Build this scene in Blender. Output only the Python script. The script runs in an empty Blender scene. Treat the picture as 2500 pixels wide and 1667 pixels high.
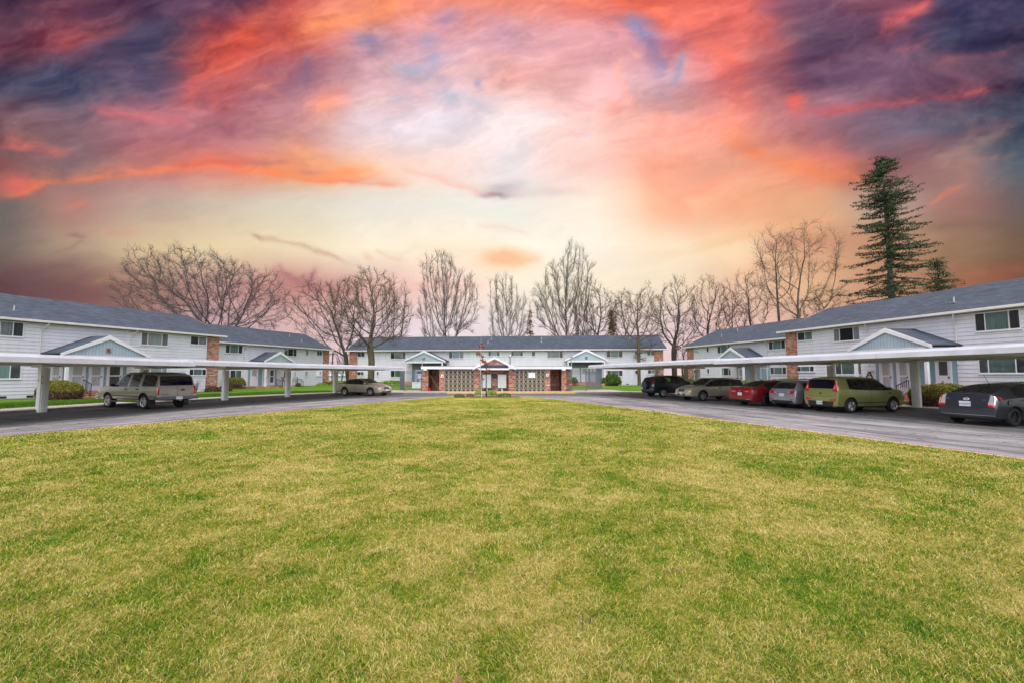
import bpy, bmesh, math, random
import numpy as np
from mathutils import Vector, Matrix
from mathutils.bvhtree import BVHTree
SC = bpy.context.scene
COL = SC.collection
PI = math.pi
def R(d): return math.radians(d)
# ------------------------------------------------------------------ survey helpers
# The place was surveyed from the photograph: eye 1.75 m up, looking slightly upwards.
FP, EYE = 1111.0, 1.75
PIT = math.atan((913 - 833.5) / FP)
cP, sP = math.cos(PIT), math.sin(PIT)
def sight(px, py):
    x = (px - 1250) / FP; y = (833.5 - py) / FP
    return Vector((x, cP - y * sP, sP + y * cP))
def G(px, py, z=0.0):
    r = sight(px, py); t = (z - EYE) / r.z
    return Vector((r.x * t, r.y * t, z))
def D(px, py, Y):
    r = sight(px, py); t = Y / r.y
    return Vector((r.x * t, Y, EYE + r.z * t))
# ------------------------------------------------------------------ object helpers
def props(o, label=None, cat=None, group=None, kind=None):
    if label: o['label'] = label
    if cat: o['category'] = cat
    if group: o['group'] = group
    if kind: o['kind'] = kind
    return o
def empty(name, loc=(0, 0, 0), rz=0.0, parent=None):
    o = bpy.data.objects.new(name, None); COL.objects.link(o)
    o.location = loc; o.rotation_euler = (0, 0, rz); o.empty_display_size = 0.3
    if parent: o.parent = parent
    return o
class MB:
    """collects vertices and faces of ONE mesh"""
    def __init__(s): s.v = []; s.f = []; s.m = []; s.mi = 0
    def add(s, vs, fs):
        b = len(s.v); s.v.extend([tuple(p) for p in vs])
        for f in fs: s.f.append([b + i for i in f]); s.m.append(s.mi)
        return s
    def box(s, x0, x1, y0, y1, z0, z1):
        return s.add([(x0,y0,z0),(x1,y0,z0),(x1,y1,z0),(x0,y1,z0),(x0,y0,z1),(x1,y0,z1),(x1,y1,z1),(x0,y1,z1)],
                     [(0,3,2,1),(4,5,6,7),(0,1,5,4),(1,2,6,5),(2,3,7,6),(3,0,4,7)])
    def bar(s, a, b, w, h=None, up=(0, 0, 1)):
        h = w if h is None else h
        a = Vector(a); b = Vector(b); d = (b - a).normalized(); u = Vector(up)
        if abs(d.dot(u)) > .98: u = Vector((1, 0, 0))
        x = d.cross(u).normalized() * w / 2; y = x.normalized().cross(d).normalized() * h / 2
        return s.add([a-x-y, a+x-y, a+x+y, a-x+y, b-x-y, b+x-y, b+x+y, b-x+y],
                     [(0,1,2,3),(7,6,5,4),(1,0,4,5),(2,1,5,6),(3,2,6,7),(0,3,7,4)])
    def tube(s, pts, rads, n=8, cap=True):
        pts = [Vector(p) for p in pts]
        if not hasattr(rads, '__len__'): rads = [rads] * len(pts)
        b = len(s.v); prev = None
        for i, p in enumerate(pts):
            d = (pts[min(i+1, len(pts)-1)] - pts[max(i-1, 0)]).normalized()
            if prev is None:
                prev = d.cross(Vector((0, 0, 1)) if abs(d.z) < .9 else Vector((1, 0, 0))).normalized()
            x = (prev - d * prev.dot(d)).normalized(); prev = x; y = d.cross(x)
            for k in range(n):
                a = 2 * PI * k / n
                s.v.append(tuple(p + (x * math.cos(a) + y * math.sin(a)) * rads[i]))
        for i in range(len(pts) - 1):
            for k in range(n):
                q = (k + 1) % n
                s.f.append([b+i*n+k, b+i*n+q, b+(i+1)*n+q, b+(i+1)*n+k]); s.m.append(s.mi)
        if cap:
            s.f.append([b+k for k in range(n)][::-1]); s.m.append(s.mi)
            s.f.append([b+(len(pts)-1)*n+k for k in range(n)]); s.m.append(s.mi)
        return s
    def lathe(s, prof, n=24, axis='z', c=(0, 0, 0)):
        b = len(s.v)
        for r, h in prof:
            for k in range(n):
                a = 2 * PI * k / n
                p = (r*math.cos(a), r*math.sin(a), h) if axis == 'z' else (r*math.cos(a), h, r*math.sin(a))
                s.v.append((p[0]+c[0], p[1]+c[1], p[2]+c[2]))
        for i in range(len(prof)-1):
            for k in range(n):
                q = (k+1) % n
                s.f.append([b+i*n+k, b+i*n+q, b+(i+1)*n+q, b+(i+1)*n+k]); s.m.append(s.mi)
        return s
    def prism(s, poly, y0, y1):   # poly in (x,z), extruded along y
        n = len(poly)
        vs = [(p[0], y0, p[1]) for p in poly] + [(p[0], y1, p[1]) for p in poly]
        return s.add(vs, [list(range(n)), list(range(2*n-1, n-1, -1))] + [(i, n+i, n+(i+1) % n, (i+1) % n) for i in range(n)])
    def build(s, name, mat, parent=None, smooth=False, bevel=0.0, uv=None, loc=None, sharp=None):
        me = bpy.data.meshes.new(name); me.from_pydata(s.v, [], s.f)
        mats = mat if isinstance(mat, (list, tuple)) else [mat]
        for m in mats: me.materials.append(m)
        if len(mats) > 1: me.polygons.foreach_set('material_index', s.m)
        bm = bmesh.new(); bm.from_mesh(me); bmesh.ops.recalc_face_normals(bm, faces=bm.faces); bm.to_mesh(me); bm.free()
        if smooth:
            me.polygons.foreach_set('use_smooth', [True] * len(me.polygons))
            if sharp: me.set_sharp_from_angle(angle=R(sharp))
        o = bpy.data.objects.new(name, me); COL.objects.link(o)
        if parent: o.parent = parent
        if loc: o.location = loc
        if bevel:
            md = o.modifiers.new('bevel', 'BEVEL'); md.width = bevel; md.segments = 2; md.limit_method = 'ANGLE'; md.angle_limit = R(40)
        return o
def text(name, body, size, mat, parent, loc, rot, ext=0.002):
    cu = bpy.data.curves.new(name, 'FONT'); cu.body = body; cu.size = size; cu.align_x = 'CENTER'; cu.align_y = 'CENTER'; cu.extrude = ext
    cu.materials.append(mat); o = bpy.data.objects.new(name, cu); COL.objects.link(o)
    bpy.context.view_layer.update(); me = bpy.data.meshes.new_from_object(o.evaluated_get(bpy.context.evaluated_depsgraph_get()))
    me.name = name; bpy.data.objects.remove(o); o = bpy.data.objects.new(name, me); COL.objects.link(o)
    if not me.materials: me.materials.append(mat)
    if parent: o.parent = parent
    o.location = loc; o.rotation_euler = rot
    return o
def fastmesh(name, V, Fq, mat, parent=None, ft=None, attr=None, smooth=False):
    """V (n,3), Fq (m,4) quads, ft (k,3) tris as numpy"""
    me = bpy.data.meshes.new(name)
    nq = 0 if Fq is None else len(Fq); nt = 0 if ft is None else len(ft)
    me.vertices.add(len(V)); me.vertices.foreach_set('co', np.asarray(V, dtype=np.float32).ravel())
    idx = []; 
    if nq: idx.append(np.asarray(Fq).ravel())
    if nt: idx.append(np.asarray(ft).ravel())
    idx = np.concatenate(idx).astype(np.int32)
    me.loops.add(len(idx)); me.loops.foreach_set('vertex_index', idx)
    tot = np.concatenate([np.full(nq, 4), np.full(nt, 3)]).astype(np.int32)
    st = np.concatenate([[0], np.cumsum(tot)[:-1]]).astype(np.int32)
    me.polygons.add(nq + nt); me.polygons.foreach_set('loop_start', st)
    try: me.polygons.foreach_set('loop_total', tot)
    except Exception: pass
    if smooth: me.polygons.foreach_set('use_smooth', np.ones(nq + nt, dtype=bool))
    me.update(calc_edges=True)
    if attr:
        for k, a in attr.items():
            a = np.asarray(a, dtype=np.float32)
            if a.ndim == 1:
                at = me.attributes.new(k, 'FLOAT', 'POINT'); at.data.foreach_set('value', a)
            else:
                at = me.attributes.new(k, 'FLOAT_COLOR', 'POINT'); at.data.foreach_set('color', a.ravel())
    me.materials.append(mat)
    o = bpy.data.objects.new(name, me); COL.objects.link(o)
    if parent: o.parent = parent
    return o
# ------------------------------------------------------------------ materials
def srgb(r, g, b):
    def f(c):
        c /= 255.0
        return c / 12.92 if c <= .04045 else ((c + .055) / 1.055) ** 2.4
    return (f(r), f(g), f(b), 1)
class NT:
    def __init__(s, name):
        s.m = bpy.data.materials.new(name); s.m.use_nodes = True; s.t = s.m.node_tree; s.n = s.t.nodes
        s.p = s.n['Principled BSDF']; s.out = s.n['Material Output']
    def N(s, t, **k):
        n = s.n.new(t)
        for a, v in k.items():
            if a.startswith('i_'): n.inputs[a[2:].replace('_', ' ')].default_value = v
            else: setattr(n, a, v)
        return n
    def L(s, a, b): s.t.links.new(a, b)
    def coord(s, kind='Object'): return s.N('ShaderNodeTexCoord').outputs[kind]
    def noise(s, vec, scale, detail=4, rough=.55, sc=None, dist=0):
        if sc:
            mp = s.N('ShaderNodeMapping'); mp.inputs['Scale'].default_value = sc; s.L(vec, mp.inputs[0]); vec = mp.outputs[0]
        n = s.N('ShaderNodeTexNoise'); n.inputs['Scale'].default_value = scale; n.inputs['Detail'].default_value = detail
        n.inputs['Roughness'].default_value = rough; n.inputs['Distortion'].default_value = dist; s.L(vec, n.inputs['Vector']); return n.outputs['Fac']
    def ramp(s, fac, stops, interp='LINEAR'):
        r = s.N('ShaderNodeValToRGB'); cr = r.color_ramp; cr.interpolation = interp
        while len(cr.elements) < len(stops): cr.elements.new(.5)
        for e, (p, c) in zip(cr.elements, stops):
            e.position = p; e.color = c if hasattr(c, '__len__') else (c, c, c, 1)
        s.L(fac, r.inputs[0]); return r.outputs[0]
    def mix(s, fac, a, b, mode='MIX'):
        m = s.N('ShaderNodeMix', data_type='RGBA', blend_type=mode)
        for sock, v in ((m.inputs[0], fac), (m.inputs[6], a), (m.inputs[7], b)):
            if hasattr(v, 'is_linked') or hasattr(v, 'links'): s.L(v, sock)
            else: sock.default_value = v if not hasattr(v, '__len__') or len(v) == 4 else (*v, 1)
        return m.outputs[2]
    def math(s, op, a, b=None, clamp=False):
        m = s.N('ShaderNodeMath', operation=op, use_clamp=clamp)
        for sock, v in ((m.inputs[0], a), (m.inputs[1], b)):
            if v is None: continue
            if hasattr(v, 'links'): s.L(v, sock)
            else: sock.default_value = v
        return m.outputs[0]
    def bump(s, h, strength=.3, dist=.02):
        b = s.N('ShaderNodeBump'); b.inputs['Strength'].default_value = strength; b.inputs['Distance'].default_value = dist
        s.L(h, b.inputs['Height']); s.L(b.outputs[0], s.p.inputs['Normal']); return b
    def base(s, c):
        if hasattr(c, 'links'): s.L(c, s.p.inputs['Base Color'])
        else: s.p.inputs['Base Color'].default_value = c if len(c) == 4 else (*c, 1)
def plain(name, c, rough=.6, metal=0.0, var=.12, scale=6.0, coat=0.0, bump=0.0, spec=.5):
    t = NT(name); o = t.coord(); f = t.noise(o, scale, 5, .6)
    a = tuple(x * (1 - var) for x in c[:3]); b = tuple(min(1, x * (1 + var)) for x in c[:3])
    t.base(t.ramp(f, [(.3, (*a, 1)), (.7, (*b, 1))]))
    t.p.inputs['Roughness'].default_value = rough; t.p.inputs['Metallic'].default_value = metal
    t.p.inputs['Coat Weight'].default_value = coat; t.p.inputs['Specular IOR Level'].default_value = spec
    t.p.inputs['Coat Roughness'].default_value = .04
    if bump: t.bump(t.noise(o, scale * 4, 4), bump, .01)
    return t.m
M = {}
def mk_siding():
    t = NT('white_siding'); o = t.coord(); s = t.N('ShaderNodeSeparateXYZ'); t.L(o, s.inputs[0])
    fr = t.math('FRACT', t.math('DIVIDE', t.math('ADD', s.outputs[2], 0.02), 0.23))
    line = t.ramp(fr, [(0, 0.45), (.05, .52), (.10, 1), (1, .97)])  # dark band paints the shadow under each board lap
    n1 = t.noise(o, .9, 5, .6); n2 = t.noise(o, 2.2, 5, .65, sc=(1, 1, .15))
    c = t.ramp(n1, [(.25, (.68, .66, .71, 1)), (.75, (.74, .72, .765, 1))])
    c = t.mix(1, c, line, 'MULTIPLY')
    c = t.mix(1, c, t.ramp(n2, [(.3, .9), (.55, 1)]), 'MULTIPLY')
    t.base(c); t.p.inputs['Roughness'].default_value = .55; return t.m
def mk_brick(name='red_brick', dark=1.0):
    t = NT(name); o = t.coord(); s = t.N('ShaderNodeSeparateXYZ'); t.L(o, s.inputs[0])
    cb = t.N('ShaderNodeCombineXYZ'); t.L(t.math('ADD', s.outputs[0], s.outputs[1]), cb.inputs[0]); t.L(s.outputs[2], cb.inputs[1])
    b = t.N('ShaderNodeTexBrick'); b.inputs['Scale'].default_value = 1; b.inputs['Brick Width'].default_value = .30; b.inputs['Row Height'].default_value = .10
    b.inputs['Mortar Size'].default_value = .012; b.inputs['Mortar'].default_value = (.32*dark, .28*dark, .25*dark, 1); b.inputs['Bias'].default_value = -.1
    b.inputs['Color1'].default_value = (0, 0, 0, 1); b.inputs['Color2'].default_value = (1, 1, 1, 1)
    t.L(cb.outputs[0], b.inputs['Vector'])
    cc = t.ramp(b.outputs['Color'], [(0, (.17*dark, .05*dark, .035*dark, 1)), (.3, (.38*dark, .12*dark, .065*dark, 1)), (.62, (.54*dark, .20*dark, .10*dark, 1)), (.84, (.50*dark, .25*dark, .16*dark, 1)), (.94, (.72*dark, .58*dark, .48*dark, 1))])
    m = t.mix(b.outputs['Fac'], cc, (.36*dark, .30*dark, .26*dark, 1))
    m = t.mix(.5, m, t.ramp(t.noise(o, 3, 6), [(.3, .55), (.7, 1.25)]), 'MULTIPLY')
    t.base(m); t.p.inputs['Roughness'].default_value = .9; t.bump(t.math('SUBTRACT', 1, b.outputs['Fac']), .5, .01); return t.m
def mk_shingle():
    t = NT('blue_grey_shingle'); o = t.coord(); s = t.N('ShaderNodeSeparateXYZ'); t.L(o, s.inputs[0])
    cb = t.N('ShaderNodeCombineXYZ'); t.L(s.outputs[0], cb.inputs[0]); t.L(t.math('MULTIPLY', s.outputs[2], 2.4), cb.inputs[1])
    b = t.N('ShaderNodeTexBrick'); b.inputs['Scale'].default_value = 1; b.inputs['Brick Width'].default_value = .42; b.inputs['Row Height'].default_value = .19
    b.inputs['Mortar Size'].default_value = .014; b.inputs['Color1'].default_value = (0, 0, 0, 1); b.inputs['Color2'].default_value = (1, 1, 1, 1); b.inputs['Mortar'].default_value = (.1, .1, .1, 1)
    t.L(cb.outputs[0], b.inputs['Vector'])
    c = t.ramp(b.outputs['Color'], [(0, (.030, .046, .070, 1)), (.5, (.042, .063, .092, 1)), (1, (.062, .086, .118, 1))])
    c = t.mix(b.outputs['Fac'], c, (.03, .04, .055, 1))
    c = t.mix(1, c, t.ramp(t.noise(o, 14, 5, .75, sc=(1, 2.5, 2.5)), [(.3, .62), (.7, 1.35)]), 'MULTIPLY')
    c = t.mix(1, c, t.ramp(t.noise(o, .5, 3), [(.3, .85), (.7, 1.15)]), 'MULTIPLY')
    t.base(c); t.p.inputs['Roughness'].default_value = .85; t.bump(b.outputs['Color'], .5, .02); return t.m
def mk_tongue():
    t = NT('pale_blue_boards'); o = t.coord(); s = t.N('ShaderNodeSeparateXYZ'); t.L(o, s.inputs[0])
    fr = t.math('FRACT', t.math('DIVIDE', s.outputs[0], .2)); line = t.ramp(fr, [(0, .55), (.08, .6), (.14, 1), (1, 1)])
    c = t.ramp(t.noise(o, 2, 4), [(.3, (.33, .41, .47, 1)), (.7, (.40, .48, .54, 1))])
    t.base(t.mix(1, c, line, 'MULTIPLY')); t.p.inputs['Roughness'].default_value = .6; return t.m
def mk_curtain(name, c, sc=40):
    t = NT(name); o = t.coord(); n = t.noise(o, sc, 2, .5, sc=(1, 1, .02))
    t.base(t.ramp(n, [(.35, tuple(x * .55 for x in c) + (1,)), (.65, tuple(c) + (1,))])); t.p.inputs['Roughness'].default_value = .8
    t.bump(n, .4, .02); return t.m
def mk_glass(name, tint=(.75, .8, .78), gl=.5, rough=.02, mixw=None):
    t = NT(name); t.n.remove(t.p)
    fr = t.N('ShaderNodeFresnel'); fr.inputs[0].default_value = 1.5
    tr = t.N('ShaderNodeBsdfTransparent'); tr.inputs[0].default_value = (*tint, 1)
    g = t.N('ShaderNodeBsdfGlossy'); g.inputs['Roughness'].default_value = rough; g.inputs[0].default_value = (.9, .95, 1, 1)
    mx = t.N('ShaderNodeMixShader'); f = t.math('ADD', t.math('MULTIPLY', fr.outputs[0], 1.0), gl * .12, clamp=True)
    t.L(f, mx.inputs[0]); t.L(tr.outputs[0], mx.inputs[1]); t.L(g.outputs[0], mx.inputs[2]); t.L(mx.outputs[0], t.out.inputs[0]); return t.m
def mk_bark(name, a, b, sc=3):
    t = NT(name); o = t.coord(); n = t.noise(o, sc, 6, .7, sc=(1, 1, .35))
    t.base(t.ramp(n, [(.3, (*a, 1)), (.7, (*b, 1))])); t.p.inputs['Roughness'].default_value = .95; t.bump(n, .6, .04); return t.m
def mk_leaf(name, cols, rough=.6, trans=.3):
    """foliage whose tint varies leaf by leaf (random attribute) """
    t = NT(name); at = t.N('ShaderNodeAttribute'); at.attribute_name = 'rnd'
    t.base(t.ramp(at.outputs['Fac'], [(i / (len(cols) - 1), (*c, 1)) for i, c in enumerate(cols)])); t.p.inputs['Roughness'].default_value = rough
    t.p.inputs['Specular IOR Level'].default_value = .25
    return t.m
def lawn_group():
    g = bpy.data.node_groups.new('lawn_patches', 'ShaderNodeTree')
    g.interface.new_socket('Patch', in_out='OUTPUT', socket_type='NodeSocketFloat')
    g.interface.new_socket('Fine', in_out='OUTPUT', socket_type='NodeSocketFloat')
    n = g.nodes; l = g.links
    geo = n.new('ShaderNodeNewGeometry'); sp = n.new('ShaderNodeSeparateXYZ'); cb = n.new('ShaderNodeCombineXYZ')
    l.new(geo.outputs['Position'], sp.inputs[0]); l.new(sp.outputs[0], cb.inputs[0]); l.new(sp.outputs[1], cb.inputs[1])
    def noi(scale, det, rough, dist=0):
        t = n.new('ShaderNodeTexNoise'); t.inputs['Scale'].default_value = scale; t.inputs['Detail'].default_value = det; t.inputs['Roughness'].default_value = rough
        t.inputs['Distortion'].default_value = dist; l.new(cb.outputs[0], t.inputs['Vector']); return t.outputs['Fac']
    a = noi(.42, 3, .6, .4); b = noi(1.9, 5, .7, .5); c = noi(7.5, 5, .7)
    def ma(op, x, y):
        m = n.new('ShaderNodeMath'); m.operation = op
        for s, v in ((m.inputs[0], x), (m.inputs[1], y)):
            if isinstance(v, (int, float)): s.default_value = v
            else: l.new(v, s)
        return m.outputs[0]
    s = ma('ADD', ma('ADD', ma('MULTIPLY', a, .38), ma('MULTIPLY', b, .40)), ma('MULTIPLY', c, .22))
    out = n.new('NodeGroupOutput'); l.new(s, out.inputs[0]); l.new(noi(38, 4, .75), out.inputs[1])
    return g
LG = lawn_group()
GREEN_D, GREEN, OLIVE, STRAW, STRAW_L = (.026, .088, .003), (.080, .185, .004), (.188, .218, .012), (.325, .272, .058), (.50, .41, .155)
def mk_lawn():
    t = NT('patchy_lawn'); g = t.N('ShaderNodeGroup'); g.node_tree = LG
    f = t.math('ADD', g.outputs[0], t.math('MULTIPLY', t.math('SUBTRACT', g.outputs[1], .5), .42))
    c = t.ramp(f, [(.33, (*GREEN_D, 1)), (.415, (*GREEN, 1)), (.468, (*OLIVE, 1)), (.53, (*STRAW, 1)), (.64, (*STRAW_L, 1))])
    t.base(c); t.p.inputs['Roughness'].default_value = .95; t.p.inputs['Specular IOR Level'].default_value = .1
    t.bump(g.outputs[1], .8, .03); return t.m
def mk_blade():
    t = NT('grass_blades'); g = t.N('ShaderNodeGroup'); g.node_tree = LG; at = t.N('ShaderNodeAttribute'); at.attribute_name = 'rnd'
    f = t.math('ADD', g.outputs[0], t.math('MULTIPLY', t.math('SUBTRACT', at.outputs['Fac'], .5), .36))
    c = t.ramp(f, [(.33, (*[x * 1.1 for x in GREEN_D], 1)), (.415, (*[x * 1.25 for x in GREEN], 1)), (.468, (*[x * 1.25 for x in OLIVE], 1)), (.53, (*[x * 1.25 for x in STRAW], 1)), (.64, (*[x * 1.2 for x in STRAW_L], 1))])
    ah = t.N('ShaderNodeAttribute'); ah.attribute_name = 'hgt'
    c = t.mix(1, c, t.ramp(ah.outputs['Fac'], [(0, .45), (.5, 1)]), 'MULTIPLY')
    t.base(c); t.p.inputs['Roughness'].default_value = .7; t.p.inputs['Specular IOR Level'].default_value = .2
    return t.m
def mk_verge():
    t = NT('green_verge'); o = t.coord(); g = t.N('ShaderNodeGroup'); g.node_tree = LG
    f = t.math('ADD', g.outputs[0], t.math('MULTIPLY', t.math('SUBTRACT', g.outputs[1], .5), .5))
    t.base(t.ramp(f, [(.32, (.035, .09, .008, 1)), (.5, (.085, .19, .016, 1)), (.62, (.14, .22, .03, 1)), (.75, (.24, .23, .08, 1))]))
    t.p.inputs['Roughness'].default_value = .95; t.p.inputs['Specular IOR Level'].default_value = .1; t.bump(g.outputs[1], .8, .03); return t.m
def mk_asphalt():
    # v = 0 at the outer kerb, 1 at the lawn edge; u metres along the drive
    t = NT('worn_asphalt'); uv = t.N('ShaderNodeUVMap').outputs[0]; o = t.coord(); s = t.N('ShaderNodeSeparateXYZ'); t.L(uv, s.inputs[0])
    u, v = s.outputs[0], s.outputs[1]
    cb = t.N('ShaderNodeCombineXYZ'); t.L(t.math('MULTIPLY', u, .10), cb.inputs[0]); t.L(t.math('MULTIPLY', v, 13), cb.inputs[1])
    streak = t.noise(cb.outputs[0], 1.6, 6, .65, dist=.6)
    edge = t.math('ADD', v, t.math('MULTIPLY', t.math('SUBTRACT', streak, .5), .34))
    grain = t.noise(o, 26, 3, .8); blot = t.noise(o, .7, 5, .65)
    drive = t.ramp(streak, [(.34, (.055, .055, .06, 1)), (.42, (.13, .128, .14, 1)), (.50, (.22, .218, .225, 1)), (.7, (.31, .305, .31, 1))])
    bay = t.ramp(streak, [(.3, (.045, .045, .046, 1)), (.55, (.11, .11, .113, 1)), (.75, (.20, .20, .202, 1))])
    c = t.mix(t.ramp(edge, [(.50, 0), (.62, 1)]), bay, drive)
    c = t.mix(1, c, t.ramp(grain, [(.3, .62), (.7, 1.4)]), 'MULTIPLY'); c = t.mix(1, c, t.ramp(blot, [(.3, .72), (.65, 1.15)]), 'MULTIPLY')
    # cracks: thin dark crazing
    wn = t.N('ShaderNodeTexNoise'); wn.inputs['Scale'].default_value = .8; wn.inputs['Detail'].default_value = 5; t.L(o, wn.inputs['Vector'])
    wp = t.N('ShaderNodeVectorMath', operation='ADD'); sc_ = t.N('ShaderNodeVectorMath', operation='SCALE'); sc_.inputs['Scale'].default_value = 2.2
    t.L(wn.outputs['Color'], sc_.inputs[0]); t.L(o, wp.inputs[0]); t.L(sc_.outputs[0], wp.inputs[1])
    vo = t.N('ShaderNodeTexVoronoi', feature='DISTANCE_TO_EDGE'); vo.inputs['Scale'].default_value = .62; t.L(wp.outputs[0], vo.inputs['Vector'])
    ck = t.ramp(vo.outputs['Distance'], [(0, .30), (.007, .38), (.014, 1)])
    c = t.mix(1, c, ck, 'MULTIPLY')
    t.base(c); t.p.inputs['Roughness'].default_value = .82; t.bump(grain, .35, .01); return t.m
def mk_sky():
    t = NT('sunset_clouds'); t.n.remove(t.p)
    a = t.N('ShaderNodeAttribute'); a.attribute_name = 'sky'; al = t.N('ShaderNodeAttribute'); al.attribute_name = 'fade'
    e = t.N('ShaderNodeEmission'); t.L(a.outputs['Color'], e.inputs[0]); tr = t.N('ShaderNodeBsdfTransparent'); mx = t.N('ShaderNodeMixShader')
    t.L(al.outputs['Fac'], mx.inputs[0]); t.L(tr.outputs[0], mx.inputs[1]); t.L(e.outputs[0], mx.inputs[2]); t.L(mx.outputs[0], t.out.inputs[0])
    try: t.m.cycles.emission_sampling = 'NONE'
    except Exception: pass
    return t.m
def mk_paint(name, c, metal=.6, flake=.08):
    t = NT(name); o = t.coord(); f = t.noise(o, 1.3, 3, .5)
    a = tuple(x * (1 - flake) for x in c); b = tuple(min(1, x * (1 + flake)) for x in c)
    t.base(t.ramp(f, [(.3, (*a, 1)), (.7, (*b, 1))])); t.p.inputs['Metallic'].default_value = metal * .9; t.p.inputs['Roughness'].default_value = .30
    t.p.inputs['Coat Weight'].default_value = 1.0; t.p.inputs['Coat Roughness'].default_value = .05; return t.m
M['siding'] = mk_siding(); M['brick'] = mk_brick(); M['brick_dark'] = mk_brick('shaded_brick', .55); M['shingle'] = mk_shingle(); M['boards'] = mk_tongue()  # brick_dark: same brick with the shade of the set-back pier put into its colour
M['trim'] = plain('white_trim', (.70, .70, .72), .5, var=.07, scale=2)
M['cream'] = plain('cream_gutter', (.66, .63, .58), .45, var=.06, scale=2)
M['soffit'] = plain('soffit', (.45, .42, .38), .7)
M['carport'] = plain('white_painted_metal', (.60, .60, .63), .45, var=.12, scale=1.2)
M['flashing'] = plain('blue_white_flashing', (.46, .50, .56), .35, var=.12, scale=1.4)
M['under'] = plain('beige_underside', (.74, .70, .64), .7, var=.08, scale=.8)
M['post'] = plain('weathered_white_post', (.84, .83, .82), .6, var=.05, scale=2.5)
M['bluepanel'] = plain('slate_blue_panel', (.22, .33, .39), .6, var=.08)
M['bluewall'] = plain('grey_blue_entry_wall', (.16, .21, .24), .7, var=.1, scale=3)
M['door'] = plain('white_door', (.70, .71, .74), .4, var=.04)
M['doorglass'] = mk_curtain('door_glass_blind', (.50, .51, .53), 60)
M['bluedoor'] = plain('blue_door', (.23, .33, .38), .5, var=.06)
M['black'] = plain('black_iron', (.012, .012, .014), .45, var=.2)
M['dark'] = plain('dark_room', (.02, .022, .024), .8)
M['grey'] = plain('grey_metal', (.25, .26, .27), .5, metal=.5)
M['zinc'] = plain('zinc_metal', (.42, .42, .43), .4, metal=.7, var=.2)
M['concrete'] = plain('pale_concrete', (.40, .37, .34), .9, var=.16, scale=1.3, bump=.2)
M['kerb'] = plain('worn_kerb_concrete', (.20, .19, .18), .9, var=.3, scale=2.5, bump=.3)
M['yellow'] = plain('yellow_kerb_paint', (.55, .34, .06), .7, var=.18, scale=3)
M['edge'] = plain('orange_painted_edging', (.62, .38, .20), .9, var=.3, scale=1.6)
M['stripe'] = plain('faded_bay_stripe', (.30, .22, .11), .8, var=.5, scale=4)
M['curtain'] = mk_curtain('pale_curtain', (.42, .43, .44)); M['curtain_g'] = mk_curtain('green_white_curtain', (.28, .38, .34)); M['screen'] = mk_curtain('grey_window_screen', (.085, .088, .088), 20)
M['drape'] = mk_curtain('brown_grey_drape', (.22, .21, .20), 50); M['bluecurtain'] = mk_curtain('pale_blue_curtain', (.42, .52, .66), 25); M['greenblind'] = plain('green_blind', (.20, .30, .17), .7)
M['glass'] = mk_glass('window_glass', (.86, .90, .89), .0)
M['carglass'] = mk_glass('tinted_car_glass', (.52, .66, .60), .8); M['privacy'] = mk_glass('privacy_car_glass', (.07, .075, .085), .6)
M['tyre'] = plain('tyre_rubber', (.014, .014, .015), .75, var=.3); M['well'] = plain('wheel_well_black', (.008, .008, .009), .9)
M['alloy'] = plain('alloy_rim', (.55, .55, .56), .28, metal=.9, var=.05); M['blackrim'] = plain('black_rim', (.02, .02, .022), .3, metal=.4)
M['redlamp'] = plain('red_lamp_lens', (.50, .012, .015), .12, var=.15, coat=1); M['clearlamp'] = plain('clear_lamp_lens', (.62, .62, .64), .1, metal=.5, var=.2, coat=1)
M['amber'] = plain('amber_lens', (.65, .16, .04), .15, coat=1); M['blackplastic'] = plain('black_plastic', (.022, .022, .024), .55, var=.2)
M['greyplastic'] = plain('grey_bumper_plastic', (.10, .115, .14), .4, var=.1, coat=.3); M['chrome'] = plain('chrome', (.75, .75, .77), .12, metal=1, var=.05)
M['plate'] = plain('number_plate', (.62, .66, .72), .4, var=.06); M['navy'] = plain('navy_ink', (.03, .05, .16), .5)
M['seat'] = plain('grey_car_seat', (.07, .07, .075), .85); M['seat_tan'] = plain('tan_car_seat', (.20, .17, .13), .85)
M['bark'] = mk_bark('brown_bark', (.035, .025, .020), (.095, .07, .052)); M['bark_grey'] = mk_bark('grey_brown_bark', (.055, .045, .042), (.13, .108, .10))
M['bark_moss'] = mk_bark('mossy_bark', (.045, .033, .020), (.14, .108, .058)); M['bark_pale'] = mk_bark('pale_tan_bark', (.07, .052, .035), (.19, .145, .095)); M['bark_white'] = mk_bark('whitewashed_bark', (.38, .34, .31), (.62, .57, .52))
M['conifer'] = mk_leaf('conifer_needles', [(.010, .020, .009), (.022, .040, .015), (.045, .072, .026), (.085, .12, .045)])
M['hedge'] = mk_leaf('green_hedge_leaves', [(.015, .035, .008), (.04, .09, .015), (.09, .16, .025), (.16, .22, .04)])
M['goldhedge'] = mk_leaf('yellow_green_leaves', [(.05, .05, .012), (.13, .14, .02), (.26, .25, .035), (.36, .33, .06)])
M['browntwig'] = mk_leaf('brown_dry_twigs', [(.04, .022, .014), (.09, .05, .03), (.16, .09, .055), (.22, .14, .08)])
M['redleaf'] = mk_leaf('rust_red_leaves', [(.16, .025, .012), (.28, .05, .02), (.38, .09, .035), (.45, .16, .07)])
M['brightleaf'] = mk_leaf('bright_green_leaves', [(.06, .16, .01), (.14, .30, .02), (.24, .42, .04), (.50, .52, .08)])
M['lawn'] = mk_lawn(); M['blade'] = mk_blade(); M['verge'] = mk_verge(); M['asphalt'] = mk_asphalt(); M['sky'] = mk_sky()
M['mulch'] = plain('bark_mulch', (.10, .065, .045), .95, var=.4, scale=20, bump=.5)
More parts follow.
